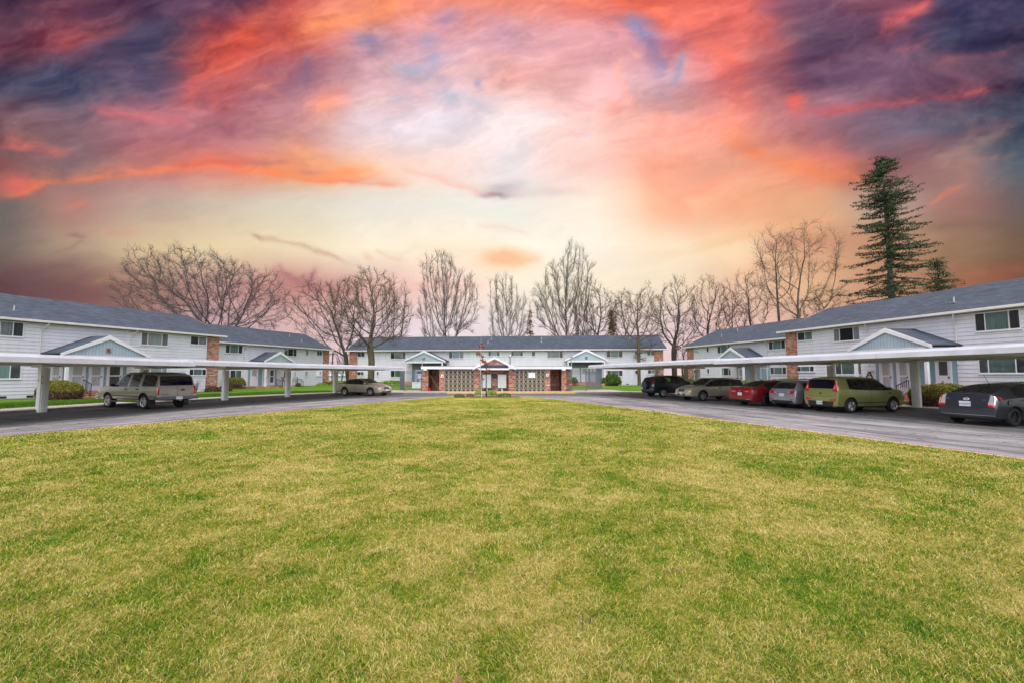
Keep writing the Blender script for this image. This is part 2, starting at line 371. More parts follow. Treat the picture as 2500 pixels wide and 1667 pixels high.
M['blockface'] = plain('beige_block', (.31, .265, .20), .85, var=.12, scale=5); M['mail'] = plain('pale_grey_green_metal', (.50, .53, .49), .45, var=.05)
M['signwhite'] = plain('white_sign', (.72, .72, .74), .5, var=.03); M['signred'] = plain('red_sign', (.50, .03, .03), .5); M['red'] = plain('red_plastic', (.50, .025, .02), .35, var=.15)
M['fence'] = plain('grey_fence_metal', (.13, .15, .17), .5, metal=.3); M['wood'] = plain('weathered_wood', (.30, .22, .17), .8, var=.25, scale=5); M['hut'] = plain('white_plaster', (.62, .63, .67), .7, var=.04, scale=.6)
M['rooflow'] = plain('flat_grey_roof', (.26, .28, .33), .7, var=.08, scale=.5)
# ------------------------------------------------------------------ camera, world, sun
cam = bpy.data.cameras.new('camera'); co = bpy.data.objects.new('camera', cam); COL.objects.link(co)
cam.sensor_width = 36; cam.lens = 36 * FP / 2500; cam.clip_start = .1; cam.clip_end = 3000
co.location = (0, 0, EYE); co.rotation_euler = (PI / 2 + PIT, 0, 0); SC.camera = co
w = bpy.data.worlds.new('World'); SC.world = w; w.use_nodes = True; wn = w.node_tree.nodes; wl = w.node_tree.links
SUN_EL, SUN_AZ = 70.0, 182.0           # azimuth measured clockwise from +Y: behind the viewer
st = wn.new('ShaderNodeTexSky'); st.sky_type = 'NISHITA'; st.sun_disc = False; st.sun_elevation = R(SUN_EL); st.sun_rotation = R(SUN_AZ)
st.air_density = 1.0; st.dust_density = 4.0; st.ozone_density = 1.0
wl.new(st.outputs[0], wn['Background'].inputs[0]); wn['Background'].inputs[1].default_value = 0.24
sl = bpy.data.lights.new('sun', 'SUN'); sl.energy = 3.6; sl.angle = R(150); sl.color = (1, .965, .93); so = bpy.data.objects.new('sun', sl); COL.objects.link(so)
sd = Vector((math.sin(R(SUN_AZ)) * math.cos(R(SUN_EL)), math.cos(R(SUN_AZ)) * math.cos(R(SUN_EL)), math.sin(R(SUN_EL))))
so.rotation_euler = (-sd).to_track_quat('-Z', 'Y').to_euler()
SC.view_settings.view_transform = 'Standard'; SC.view_settings.look = 'None'; SC.view_settings.exposure = 0
SC.cycles.use_denoising = True
try: SC.cycles.denoiser = 'OPENIMAGEDENOISE'
except Exception: pass
SC.cycles.max_bounces = 8; SC.cycles.transparent_max_bounces = 16
# ------------------------------------------------------------------ the sunset sky (dome of cloud colours)
def vnoise(x, y, seed):
    xi = np.floor(x).astype(np.int64); yi = np.floor(y).astype(np.int64); fx = x - xi; fy = y - yi
    def h(a, b):
        n = (a * 374761393 + b * 668265263 + seed * 144665) & 0xffffffff
        n = ((n ^ (n >> 13)) * 1274126177) & 0xffffffff
        n = n ^ (n >> 16)
        return (n & 0xffff) / 65535.0
    u = fx * fx * fx * (fx * (fx * 6 - 15) + 10); v = fy * fy * fy * (fy * (fy * 6 - 15) + 10)
    return (h(xi, yi) * (1 - u) + h(xi + 1, yi) * u) * (1 - v) + (h(xi, yi + 1) * (1 - u) + h(xi + 1, yi + 1) * u) * v
def fbm(x, y, seed, o=5, g=.5):
    s = 0; a = 1; t = 0
    for i in range(o):
        s = s + a * vnoise(x * 2 ** i + 17.3 * i, y * 2 ** i - 9.1 * i, seed + i); t += a; a *= g
    return s / t
SKYC = """
70,50,72 100,58,80 78,52,82 88,62,90 190,85,85 240,135,105 232,135,120 240,142,125 236,125,112 225,100,85 222,98,90 108,70,98 135,75,95 54,48,84 48,46,80
110,62,80 150,75,88 78,72,100 200,85,82 200,90,85 190,135,150 205,150,165 205,150,162 215,150,160 200,120,140 230,115,108 98,72,98 105,70,98 60,62,92 66,58,86
62,62,90 72,76,105 104,84,112 190,95,100 165,110,130 215,165,170 215,182,195 250,180,172 240,175,175 210,160,170 222,120,122 112,80,108 115,80,108 100,70,95 65,62,85
110,76,88 125,95,108 165,100,112 180,112,125 200,135,135 225,205,215 226,214,224 246,224,224 250,200,192 255,165,145 240,140,125 175,115,130 130,110,130 85,88,110 50,65,90
130,80,80 140,112,118 190,120,118 218,122,105 245,155,110 252,200,172 253,217,205 238,224,226 255,202,190 255,162,132 240,165,135 240,140,108 140,88,95 160,122,118 90,100,112
110,103,100 180,130,120 190,165,150 210,190,170 216,206,186 228,222,208 232,228,215 234,231,220 252,232,212 255,195,155 250,170,130 235,172,128 185,160,145 165,115,108 110,95,95
120,105,98 175,150,128 222,195,155 230,208,165 240,220,182 246,232,205 251,230,202 252,240,218 254,240,222 252,228,195 250,215,170 218,160,124 196,144,112 150,118,92 120,95,75
100,72,76 126,90,88 162,120,108 200,150,145 198,138,130 228,178,165 245,208,192 250,235,210 248,232,205 245,225,195 238,195,165 230,183,140 200,146,118 158,106,82 135,80,65
112,78,80 142,96,96 186,142,140 205,168,178 222,185,182 225,200,210 235,218,225 240,224,226 236,215,216 230,202,206 232,190,182 222,172,158 200,146,126 165,108,88 142,86,72
130,85,90 160,110,115 195,160,168 212,185,190 225,198,198 228,208,215 235,220,226 238,225,227 235,216,218 230,205,208 230,195,190 224,182,172 212,168,152 170,120,105 150,100,85"""
GX = np.array([0,180,360,540,720,900,1080,1260,1440,1620,1800,1980,2160,2340,2500], float)
GY = np.array([0,100,200,300,400,500,600,700,800,913], float)
GC = np.array([[list(map(float, c.split(','))) for c in ln.split()] for ln in SKYC.strip().split('\n')])
def cubic_axis(t, xs):
    i = np.clip(np.searchsorted(xs, t) - 1, 0, len(xs) - 2); f = np.clip((t - xs[i]) / (xs[i+1] - xs[i]), 0, 1)
    return i, f * f * (3 - 2 * f) * .6 + f * .4
def skycolor(X, Y):
    w1 = fbm(X / 210, Y / 130, 3, 4, .42) - .5; w2 = fbm(X / 210, Y / 130, 31, 4, .42) - .5
    f1 = fbm(X / 42 + w1 * 4, Y / 26, 77, 5, .6) - .5; f2 = fbm(X / 42, Y / 26 + w2 * 3, 91, 5, .6) - .5
    up = np.clip((560 - Y) / 300, .25, 1)
    x = X + (w1 * 120 + f1 * 40) * up; y = Y + (w2 * 76 + f2 * 30) * up
    i, fx = cubic_axis(np.clip(x, 0, 2500), GX); j, fy = cubic_axis(np.clip(y, 0, 913), GY)
    fx = fx[..., None]; fy = fy[..., None]
    c = (GC[j, i] * (1 - fx) + GC[j, i+1] * fx) * (1 - fy) + (GC[j+1, i] * (1 - fx) + GC[j+1, i+1] * fx) * fy
    q1 = fbm(X / 120 + w2 * 3, Y / 80, 401, 4, .5) - .5
    st_ = fbm(X / 210 + w1 * 1.0 + q1 * .5, Y / 62 + X / 260 + w2 * .9 + q1 * .5, 211, 7, .66)   # combed wisps
    st_ = np.clip((st_ - .5) * 1.7 + .5, 0, 1)
    def over(c, a, col): a = np.clip(a, 0, 1)[..., None]; return c * (1 - a) + np.array(col, float) * a
    xs = X + f1 * 20 + w1 * 34; ys = Y + f2 * 13 + w2 * 24 + (st_ - .5) * 9
    def blob(c, cx, cy, rx, ry, col, al, ang=0, p=1.3):
        a = math.radians(ang); dx = xs - cx; dy = ys - cy; u = dx * math.cos(a) + dy * math.sin(a); v = -dx * math.sin(a) + dy * math.cos(a)
        al = al * (.78 if al < 1 else .95); d = np.sqrt((u / rx) ** 2 + (v / ry) ** 2); m = np.exp(-d ** 2 * 1.15) * np.clip(.12 + 1.45 * st_, 0, 1.2)
        return over(c, m * al, col)
    def stroke(c, pts, wd, col, al, wu=None):
        """soft band along a polyline; wu = softness on the upper side"""
        al = al * (.84 if al < 1 else 1); best = np.full(X.shape, 1e9)
        for k in range(len(pts) - 1):
            (ax, ay), (bx, by) = pts[k], pts[k+1]; ex, ey = bx - ax, by - ay; L2 = ex * ex + ey * ey
            t = np.clip(((xs - ax) * ex + (ys - ay) * ey) / L2, 0, 1); dx = xs - ax - t * ex; dy = ys - ay - t * ey
            side = (dy < 0); ww = np.where(side, wu or wd, wd); best = np.minimum(best, np.sqrt(dx * dx + dy * dy) / ww)
        sx = 1 if pts[-1][0] >= pts[0][0] else -1; rr = max(20, min(90, .35 * abs(pts[-1][0] - pts[0][0]))); lo = (xs - pts[0][0]) * sx / rr + .3; hi = (pts[-1][0] - xs) * sx / rr + .3
        if abs(pts[-1][0] - pts[0][0]) < 60: lo = hi = xs * 0 + 1
        e = np.clip(np.minimum(lo, hi), 0, 1)
        return over(c, np.exp(-best ** 1.5 * .75) * al * .86 * e * e * (3 - 2 * e) * np.clip(.12 + 1.45 * st_, 0, 1.2), col)
    # top left
    c = stroke(c, [(30,190),(160,175),(280,150),(370,118)], 30, (62,68,100), .6)
    c = stroke(c, [(0,200),(120,215),(260,215)], 34, (66,70,100), .4)
    c = stroke(c, [(118,128),(200,98),(262,82),(325,58)], 10, (198,92,92), .9, 22)
    c = blob(c, 90, 75, 40, 22, (140,72,86), .6)
    c = blob(c, 530, 125, 75, 45, (246,96,72), 1.0, -20); c = blob(c, 598, 88, 42, 52, (244,92,66), .95, 20); c = blob(c, 470, 205, 28, 60, (215,88,86), .8, 25)
    c = blob(c, 690, 75, 90, 60, (204,86,72), .8, -20); c = stroke(c, [(590,200),(660,212),(705,232)], 7, (236,140,120), .7, 12); c = stroke(c, [(440,180),(520,168),(600,150)], 9, (236,100,80), .7)
    c = blob(c, 740, 175, 20, 46, (122,102,138), .7); c = blob(c, 655, 165, 40, 18, (140,100,130), .5); c = blob(c, 470, 40, 70, 30, (95,70,100), .6, 20)
    c = stroke(c, [(700,350),(780,392),(850,412),(930,418)], 12, (255,166,108), .8, 20); c = blob(c, 800, 255, 55, 50, (255,140,105), .8, -30)
    c = stroke(c, [(220,268),(330,282),(470,296)], 8, (205,98,104), .75, 16); c = stroke(c, [(0,362),(110,372),(190,378)], 7, (222,105,95), .8, 16); c = blob(c, 55, 378, 60, 9, (92,84,104), .6)
    c = stroke(c, [(0,478),(60,470),(110,445),(200,436),(330,420),(430,410),(520,404),(620,418),(740,436),(860,444),(990,452)], 6, (255,130,84), .95, 15)
    c = stroke(c, [(420,404),(520,394),(600,400)], 7, (226,84,76), .5, 14); c = blob(c, 40, 452, 60, 26, (224,98,92), .85)
    c = stroke(c, [(600,405),(690,418),(760,424),(900,412)], 14, (255,140,80), .8); c = blob(c, 750, 412, 35, 8, (190,110,110), .6)
    c = blob(c, 640, 392, 60, 8, (175,100,112), .6); c = stroke(c, [(180,492),(215,490)], 7, (230,120,105), .7)
    # top middle
    c = stroke(c, [(700,80),(830,58),(920,30),(1010,-10)], 26, (255,146,92), .95); c = stroke(c, [(960,10),(1100,-5),(1300,5),(1500,0)], 20, (250,140,112), .6)
    c = blob(c, 905, 112, 50, 26, (128,122,162), .95, 15); c = blob(c, 1010, 175, 62, 22, (150,162,192), .95); c = blob(c, 1060, 145, 20, 22, (155,160,195), .85); c = blob(c, 1048, 98, 28, 16, (160,150,185), .7)
    c = blob(c, 1100, 42, 44, 28, (168,128,162), .85, -20); c = blob(c, 1097, 238, 34, 14, (168,178,202), .85); c = blob(c, 1172, 206, 10, 15, (140,152,190), .95); c = stroke(c, [(1120,235),(1170,255),(1205,275)], 9, (185,190,210), .7)
    c = blob(c, 970, 237, 24, 8, (175,180,200), .7); c = blob(c, 1110, 178, 36, 12, (255,190,182), .8); c = blob(c, 1230, 90, 60, 45, (190,140,165), .6, 60)
    c = stroke(c, [(1530,45),(1580,90),(1620,140),(1635,165)], 24, (124,128,176), .95); c = blob(c, 1555, 60, 60, 25, (150,135,175), .7, 30); c = stroke(c, [(1672,150),(1655,190)], 12, (130,138,182), .8)
    c = stroke(c, [(1500,158),(1515,205),(1545,262)], 8, (255,168,152), .9); c = stroke(c, [(1500,150),(1555,135)], 8, (250,175,165), .6); c = blob(c, 1500, 262, 30, 22, (255,140,120), .75)
    c = stroke(c, [(1450,290),(1520,330),(1640,360)], 22, (255,175,160), .6); c = blob(c, 1340, 280, 40, 14, (222,205,215), .7); c = blob(c, 1432, 326, 16, 10, (205,195,208), .8); c = blob(c, 1280, 360, 36, 40, (226,220,226), .55)
    # top right
    c = stroke(c, [(1480,-10),(1560,10),(1620,40),(1665,75)], 15, (255,112,80), .85, 30); c = stroke(c, [(1660,50),(1730,90),(1790,140),(1830,200)], 32, (248,108,88), .85); c = stroke(c, [(1760,-10),(1850,60),(1900,90)], 30, (222,95,92), .6)
    c = stroke(c, [(1740,150),(1800,190),(1850,265)], 22, (244,112,98), .8); c = blob(c, 1943, 245, 27, 36, (242,92,80), 1.0); c = stroke(c, [(1900,120),(1920,200)], 18, (200,90,95), .5)
    c = stroke(c, [(2130,88),(2190,55),(2250,22),(2290,-15)], 15, (226,92,92), .95, 22); c = stroke(c, [(2190,135),(2250,115),(2295,85)], 10, (150,78,100), .7); c = blob(c, 2050, 90, 70, 60, (96,72,100), .6)
    c = stroke(c, [(2080,262),(2180,238),(2290,208),(2400,182),(2500,160)], 17, (96,60,84), .85, 22); c = stroke(c, [(1960,278),(2080,274),(2200,250),(2300,232),(2420,214),(2500,200)], 6, (205,82,86), .95, 11)
    c = stroke(c, [(2280,165),(2390,140),(2500,118)], 9, (150,85,100), .75); c = blob(c, 2380, 70, 110, 50, (46,52,86), .35); c = blob(c, 2450, 270, 90, 40, (48,66,90), .7, -10)
    c = stroke(c, [(2050,440),(2160,398),(2280,350),(2400,312),(2500,296)], 18, (112,78,90), .8, 24); c = stroke(c, [(2240,395),(2360,352),(2500,310)], 11, (160,120,112), .6); c = stroke(c, [(2290,410),(2400,385),(2500,370)], 5, (190,125,110), .5)
    c = stroke(c, [(1760,330),(1840,372),(1920,400),(2010,425),(2110,430),(2150,408)], 17, (255,130,78), .9, 26); c = blob(c, 1830, 360, 30, 16, (255,118,66), .9); c = stroke(c, [(1930,300),(1990,360),(2100,385)], 22, (205,98,100), .6)
    c = stroke(c, [(1700,540),(1790,490),(1870,450),(1960,430)], 10, (255,170,125), .75, 20); c = stroke(c, [(1640,480),(1720,455),(1840,400),(1920,370)], 13, (250,140,112), .55, 20); c = stroke(c, [(1690,605),(1850,572),(1980,540),(2100,520)], 7, (252,178,128), .65, 14)
    c = stroke(c, [(1560,500),(1640,520),(1740,560)], 26, (255,160,120), .5); c = stroke(c, [(1560,400),(1640,470),(1700,520)], 26, (255,150,118), .6)
    c = stroke(c, [(2262,498),(2300,476),(2352,452)], 7, (240,132,98), .95); c = stroke(c, [(1850,610),(1980,585),(2100,572),(2180,560)], 13, (208,138,112), .75); c = stroke(c, [(2250,560),(2380,545),(2500,548)], 9, (125,100,85), .7, 20)
    c = stroke(c, [(2330,680),(2430,660),(2500,640)], 9, (200,110,85), .6); c = stroke(c, [(1750,690),(1900,640),(2000,600)], 12, (238,170,130), .45)
    # low middle
    c = stroke(c, [(960,400),(1060,430),(1160,462),(1210,472)], 6, (250,178,160), .8, 12); c = blob(c, 1240, 458, 55, 22, (182,166,172), .85); c = blob(c, 1225, 472, 48, 7, (158,126,132), .85); c = blob(c, 1345, 464, 75, 14, (214,186,184), .75); c = blob(c, 1270, 435, 30, 16, (205,196,200), .7)
    c = blob(c, 1228, 638, 58, 27, (250,186,134), 1.1); c = stroke(c, [(1180,632),(1240,640),(1320,640)], 11, (250,192,145), .9); c = stroke(c, [(1165,552),(1230,552),(1305,566)], 6, (240,208,184), .8)
    c = stroke(c, [(1560,630),(1650,614),(1760,592)], 8, (252,208,160), .6); c = stroke(c, [(980,690),(1100,700),(1180,705)], 8, (245,182,170), .5); c = stroke(c, [(1000,600),(1090,612),(1180,622)], 9, (250,215,180), .5)
    # low left
    c = stroke(c, [(672,652),(720,680),(775,696),(860,694)], 14, (168,102,108), .95, 8); c = blob(c, 765, 668, 9, 20, (165,102,108), .9); c = blob(c, 746, 674, 7, 13, (165,102,108), .85); c = stroke(c, [(690,648),(705,668),(740,690)], 4, (178,112,112), .6)
    c = stroke(c, [(0,668),(110,655),(180,645),(235,690)], 20, (104,70,80), .6); c = stroke(c, [(0,715),(130,710),(300,725)], 22, (108,72,80), .4); c = stroke(c, [(180,690),(260,680),(340,664)], 9, (205,158,122), .6)
    c = blob(c, 192, 570, 26, 7, (150,110,108), .85, 8); c = stroke(c, [(130,618),(180,600),(215,575)], 4, (155,118,110), .7); c = blob(c, 95, 585, 20, 7, (148,112,104), .75)
    c = stroke(c, [(255,562),(300,566),(335,560)], 5, (216,152,132), .7); c = stroke(c, [(340,532),(400,538),(468,532)], 4, (212,155,135), .7); c = stroke(c, [(612,580),(640,588),(740,604),(800,618),(850,640)], 4, (200,160,138), .8)
    c = blob(c, 625, 582, 18, 6, (185,140,122), .8, 20); c = stroke(c, [(340,618),(400,626),(440,630)], 5, (205,145,130), .6); c = blob(c, 895, 625, 14, 8, (240,190,150), .7, 30); c = stroke(c, [(920,612),(950,628),(975,634)], 3, (238,196,156), .7)
    g = (st_ - .5) * 30 * up; g2 = f1 * 20 * up
    rid = 1 - np.abs(2 * fbm(X / 220 + w1 * 1.1 + q1 * .6, Y / 80 + X / 320 + w2 * 1.1, 611, 7, .62) - 1)
    fil = np.clip((rid - .80) * 4.2, 0, 1) * up; dk = np.clip((.66 - rid) * 2.6, 0, 1) * up
    c = c + (g * 1.5 + g2 * .8)[..., None] * np.array([1, .9, .85]) + fil[..., None] * np.array([16, 9, 4]) - dk[..., None] * np.array([4, 3, 1])
    cen = np.exp(-(((X - 1300) / 800) ** 2 + ((Y - 430) / 330) ** 2))[..., None]
    lum = c.mean(-1, keepdims=True); c = lum + (c - lum) * (.97 - .10 * cen); c = c + cen * 9
    return np.clip(c, 0, 255)
def build_sky():
    az = np.concatenate([np.linspace(-95, -55, 90, endpoint=False), np.linspace(-55, 55, 880, endpoint=False), np.linspace(55, 95, 90)])
    el = np.concatenate([np.linspace(-2, 47, 390, endpoint=False), np.linspace(47, 75, 70)])
    A, E = np.meshgrid(np.radians(az), np.radians(el))
    x = np.sin(A) * np.cos(E); y = np.cos(A) * np.cos(E); z = np.sin(E)
    # cloud chart coordinates: gnomonic around the look-out direction, held at the rim beyond it
    yc = np.maximum(y * cP + z * sP, .22); zc = -y * sP + z * cP
    X = 1250 + FP * x / yc; Y = 833.5 - FP * zc / yc
    X = np.where(X < 0, -500 * np.tanh(-X / 500), X); X = np.where(X > 2500, 2500 + 500 * np.tanh((X - 2500) / 500), X); Y = np.where(Y < 0, -500 * np.tanh(-Y / 500), Y)
    c = skycolor(X, Y) / 255.0
    lin = np.where(c <= .04045, c / 12.92, ((c + .055) / 1.055) ** 2.4)
    fade = np.clip((np.degrees(E) * -1 + 75) / 18, 0, 1) * np.clip((95 - np.abs(np.degrees(A))) / 20, 0, 1)
    Rr = 900.0; V = np.stack([x * Rr, y * Rr, z * Rr], -1).reshape(-1, 3); n, m = A.shape
    idx = np.arange(n * m).reshape(n, m); Fq = np.stack([idx[:-1, :-1], idx[:-1, 1:], idx[1:, 1:], idx[1:, :-1]], -1).reshape(-1, 4)
    rgba = np.concatenate([lin, np.ones(lin.shape[:2] + (1,))], -1).reshape(-1, 4)
    o = fastmesh('sky', V, Fq, M['sky'], attr={'sky': rgba, 'fade': fade.ravel()}, smooth=True)
    props(o, 'vivid pink, orange and slate blue sunset clouds over a cream horizon', 'sky', kind='structure')
build_sky()
# ------------------------------------------------------------------ ground
OUTER = [(-27,-14),(-25.4,4),(-22.3,19.9),(-21.35,26),(-19.9,31.1),(-17.8,35.5),(-16.1,38.9),(-15.2,40.0),(-13.2,40.35),(-8.2,40.8),(-2,41.35),(4,41.6),(9,42.0),(11.6,42.1),(12.75,41),(16.2,31.7),(19.74,22.6),(22.4,15.5),(26,5),(32,-14)]
INNER = [(-22,-14),(-17.2,3.6),(-14.15,12.73),(-13.02,15.39),(-12.07,18.05),(-9.63,24.2),(-7.2,30.5),(-5.3,35.1),(-4.3,36.8),(-2.8,37.5),(-1.3,37.2),(.2,35.9),(2.92,32.0),(4.6,27.2),(6.12,22.85),(9.07,13.6),(10.39,9.39),(13.2,1),(18,-14)]
def resample(pts, n, smooth=3):
    P = np.array(pts, float); d = np.r_[0, np.cumsum(np.linalg.norm(np.diff(P, axis=0), axis=1))]
    t = np.linspace(0, d[-1], n); Q = np.stack([np.interp(t, d, P[:, 0]), np.interp(t, d, P[:, 1])], 1)
    for _ in range(smooth):
        Q[1:-1] = (Q[:-2] + 2 * Q[1:-1] + Q[2:]) / 4
    return Q
def offset(Q, d):   # to the left of travel for d > 0 (= away from the drive for the outer line)
    T = np.gradient(Q, axis=0); T /= np.linalg.norm(T, axis=1)[:, None]
    Nn = np.stack([-T[:, 1], T[:, 0]], 1); return Q + Nn * d
QO = resample(OUTER, 320, 4); QI0 = resample(INNER, 320, 3)
def ribbon(name, A, B, za, zb, mat, label, cat, uvw=False, kind='structure', nv=1):
    n = len(A); vs = []; fs = []
    za = np.broadcast_to(za, n); zb = np.broadcast_to(zb, n)
    for k in range(nv + 1):
        t = k / nv
        for i in range(n):
            p = A[i] * (1 - t) + B[i] * t; vs.append((p[0], p[1], za[i] * (1 - t) + zb[i] * t))
    for k in range(nv):
        for i in range(n - 1): fs.append((k*n+i, k*n+i+1, (k+1)*n+i+1, (k+1)*n+i))
    me = bpy.data.meshes.new(name); me.from_pydata(vs, [], fs); me.materials.append(mat)
    bm = bmesh.new(); bm.from_mesh(me); bmesh.ops.recalc_face_normals(bm, faces=bm.faces)
    if sum(f.normal.z for f in bm.faces) < 0: bmesh.ops.reverse_faces(bm, faces=bm.faces)
    if uvw:
        ul = bm.loops.layers.uv.new('UVMap'); s = np.r_[0, np.cumsum(np.linalg.norm(np.diff((A+B)/2, axis=0), axis=1))]
        for f in bm.faces:
            for lp in f.loops:
                i = lp.vert.index % n; k = lp.vert.index // n; lp[ul].uv = (s[i], k / nv)
    bm.to_mesh(me); bm.free()
    o = bpy.data.objects.new(name, me); COL.objects.link(o)
    return props(o, label, cat, kind=kind)
ribbon('road', QO, QI0, 0, 0, M['asphalt'], 'worn grey asphalt drive looping around the central lawn with darker parking bays', 'road', uvw=True, nv=14)
# kerb with a real step, and the pavement behind it
def kerb(name, Q, mat, label, w0=0.0, w1=.16, h=.135, nm=None):
    A = offset(Q, w0); B = offset(Q, w1); n = len(Q); vs = []; fs = []
    for P, z in ((A, -.02), (A, h - .02), (offset(Q, w0 + .02), h), (B, h)):
        for p in P: vs.append((p[0], p[1], z))
    for r in range(3):
        for i in range(n - 1): fs.append((r*n+i, r*n+i+1, (r+1)*n+i+1, (r+1)*n+i))
    mb = MB().add(vs, fs); o = mb.build(name, mat); return props(o, label, 'kerb', kind='structure')
ykeep = [i for i, p in enumerate(QO) if p[1] > 39 and -6.2 < p[0] < 6.0]
i0, i1 = ykeep[0], ykeep[-1]
kerb('kerb', QO[:i0+1], M['kerb'], 'worn grey concrete kerb along the left parking bays')
props(kerb('painted_kerb', QO[i0:i1+1], M['yellow'], 'yellow painted kerb in front of the brick mailbox shelter', h=.14), None, None)
kerb('kerb', QO[i1:], M['kerb'], 'worn grey concrete kerb along the right parking bays')
ribbon('pavement', offset(QO, .16), offset(QO, 2.3), .131, .135, M['concrete'], 'pale concrete footpath behind the kerb', 'pavement')
hw = np.interp(np.arange(len(QO)), [0, len(QO)-1], [0, 0])
ribbon('verge', offset(QO, 2.3), offset(QO, 6.5), .118, .14, M['verge'], 'bright green grass verge between the footpath and the white apartment blocks', 'verge', nv=3)
def far_ring(Q, k):  # points pushed radially away from the court centre
    c = np.array([-1.5, 18.0]); d = Q - c; return c + d / np.linalg.norm(d, axis=1)[:, None] * k
ribbon('far_grass', offset(QO, 6.5), far_ring(offset(QO, 6.5), 46), .14, .30, M['verge'], 'flat grass ground around the apartment blocks', 'ground', nv=2)
ribbon('far_ground', far_ring(offset(QO, 6.5), 46), far_ring(offset(QO, 6.5), 420), .30, .20, M['verge'], 'flat ground beyond the apartment blocks', 'ground', nv=2)
g = MB().add([(-1500,-1500,-.06),(1500,-1500,-.06),(1500,1500,-.06),(-1500,1500,-.06)], [(0,1,2,3)]).build('ground', M['verge']); props(g, 'level ground reaching the horizon', 'ground', kind='structure')
# pale concrete court round the mailbox shelter and behind it
g = MB().add([(p[0], p[1], .142) for p in [(-13.0,40.55),(-8.2,41.0),(-2,41.55),(4,41.8),(9,42.2),(11.2,42.4),(10.6,47.5),(9.9,51),(-9,51.8),(-12.6,46.2)]], [tuple(range(10))]).build('courtyard_paving', M['concrete']); props(g, 'pale concrete paving around the brick mailbox shelter', 'paving', kind='structure')
# lawn island
Lq = QI0
vs = [(p[0], p[1], .035) for p in Lq]; n = len(Lq)
lawn = MB().add(vs, [tuple(range(n))]).build('lawn', M['lawn']); props(lawn, 'large patchy lawn of straw coloured and green grass in the middle of the court', 'lawn', kind='structure')
ribbon('lawn_edging', offset(Lq, .0), offset(Lq, .20), .034, .026, M['edge'], 'thin orange painted concrete edging around the lawn', 'edging')
# bay stripes
bays = empty('bay_stripe', (0, 0, 0)); COL.objects.unlink(bays); bpy.data.objects.remove(bays)
def along(Q, s):
    d = np.r_[0, np.cumsum(np.linalg.norm(np.diff(Q, axis=0), axis=1))]; x = np.interp(s, d, Q[:, 0]); y = np.interp(s, d, Q[:, 1])
    x2 = np.interp(s + .2, d, Q[:, 0]); y2 = np.interp(s + .2, d, Q[:, 1]); t = Vector((x2 - x, y2 - y, 0)).normalized(); return Vector((x, y, 0)), t
def stripes(Q, s0, s1, side):
    k = 0; s = s0
    while s < s1:
        p, t = along(Q, s); nn = Vector((-t.y, t.x, 0)) * -1
        a = p + nn * .25; b = p + nn * 5.4; w_ = t * .045
        o = MB().add([(*(a - w_).xy, .005), (*(a + w_).xy, .005), (*(b + w_).xy, .005), (*(b - w_).xy, .005)], [(0,1,2,3)]).build('bay_stripe', M['stripe'])
        props(o, f'thin faded tan parking stripe on the asphalt of the {side} bays', 'road marking', f'faded parking stripes, {side} bays', 'structure'); s += 2.62
dO = np.r_[0, np.cumsum(np.linalg.norm(np.diff(QO, axis=0), axis=1))]
sL = float(np.interp(14, QO[:160, 1], dO[:160])); sL2 = float(np.interp(40, QO[:160, 1], dO[:160])); sR = dO[-1] - float(np.interp(41, QO[::-1][:150, 1], (dO[-1] - dO[::-1])[:150])); sR2 = dO[-1] - float(np.interp(14, QO[::-1][:150, 1], (dO[-1] - dO[::-1])[:150]))
stripes(QO, sL, sL2, 'left'); stripes(QO, sR, sR2, 'right')
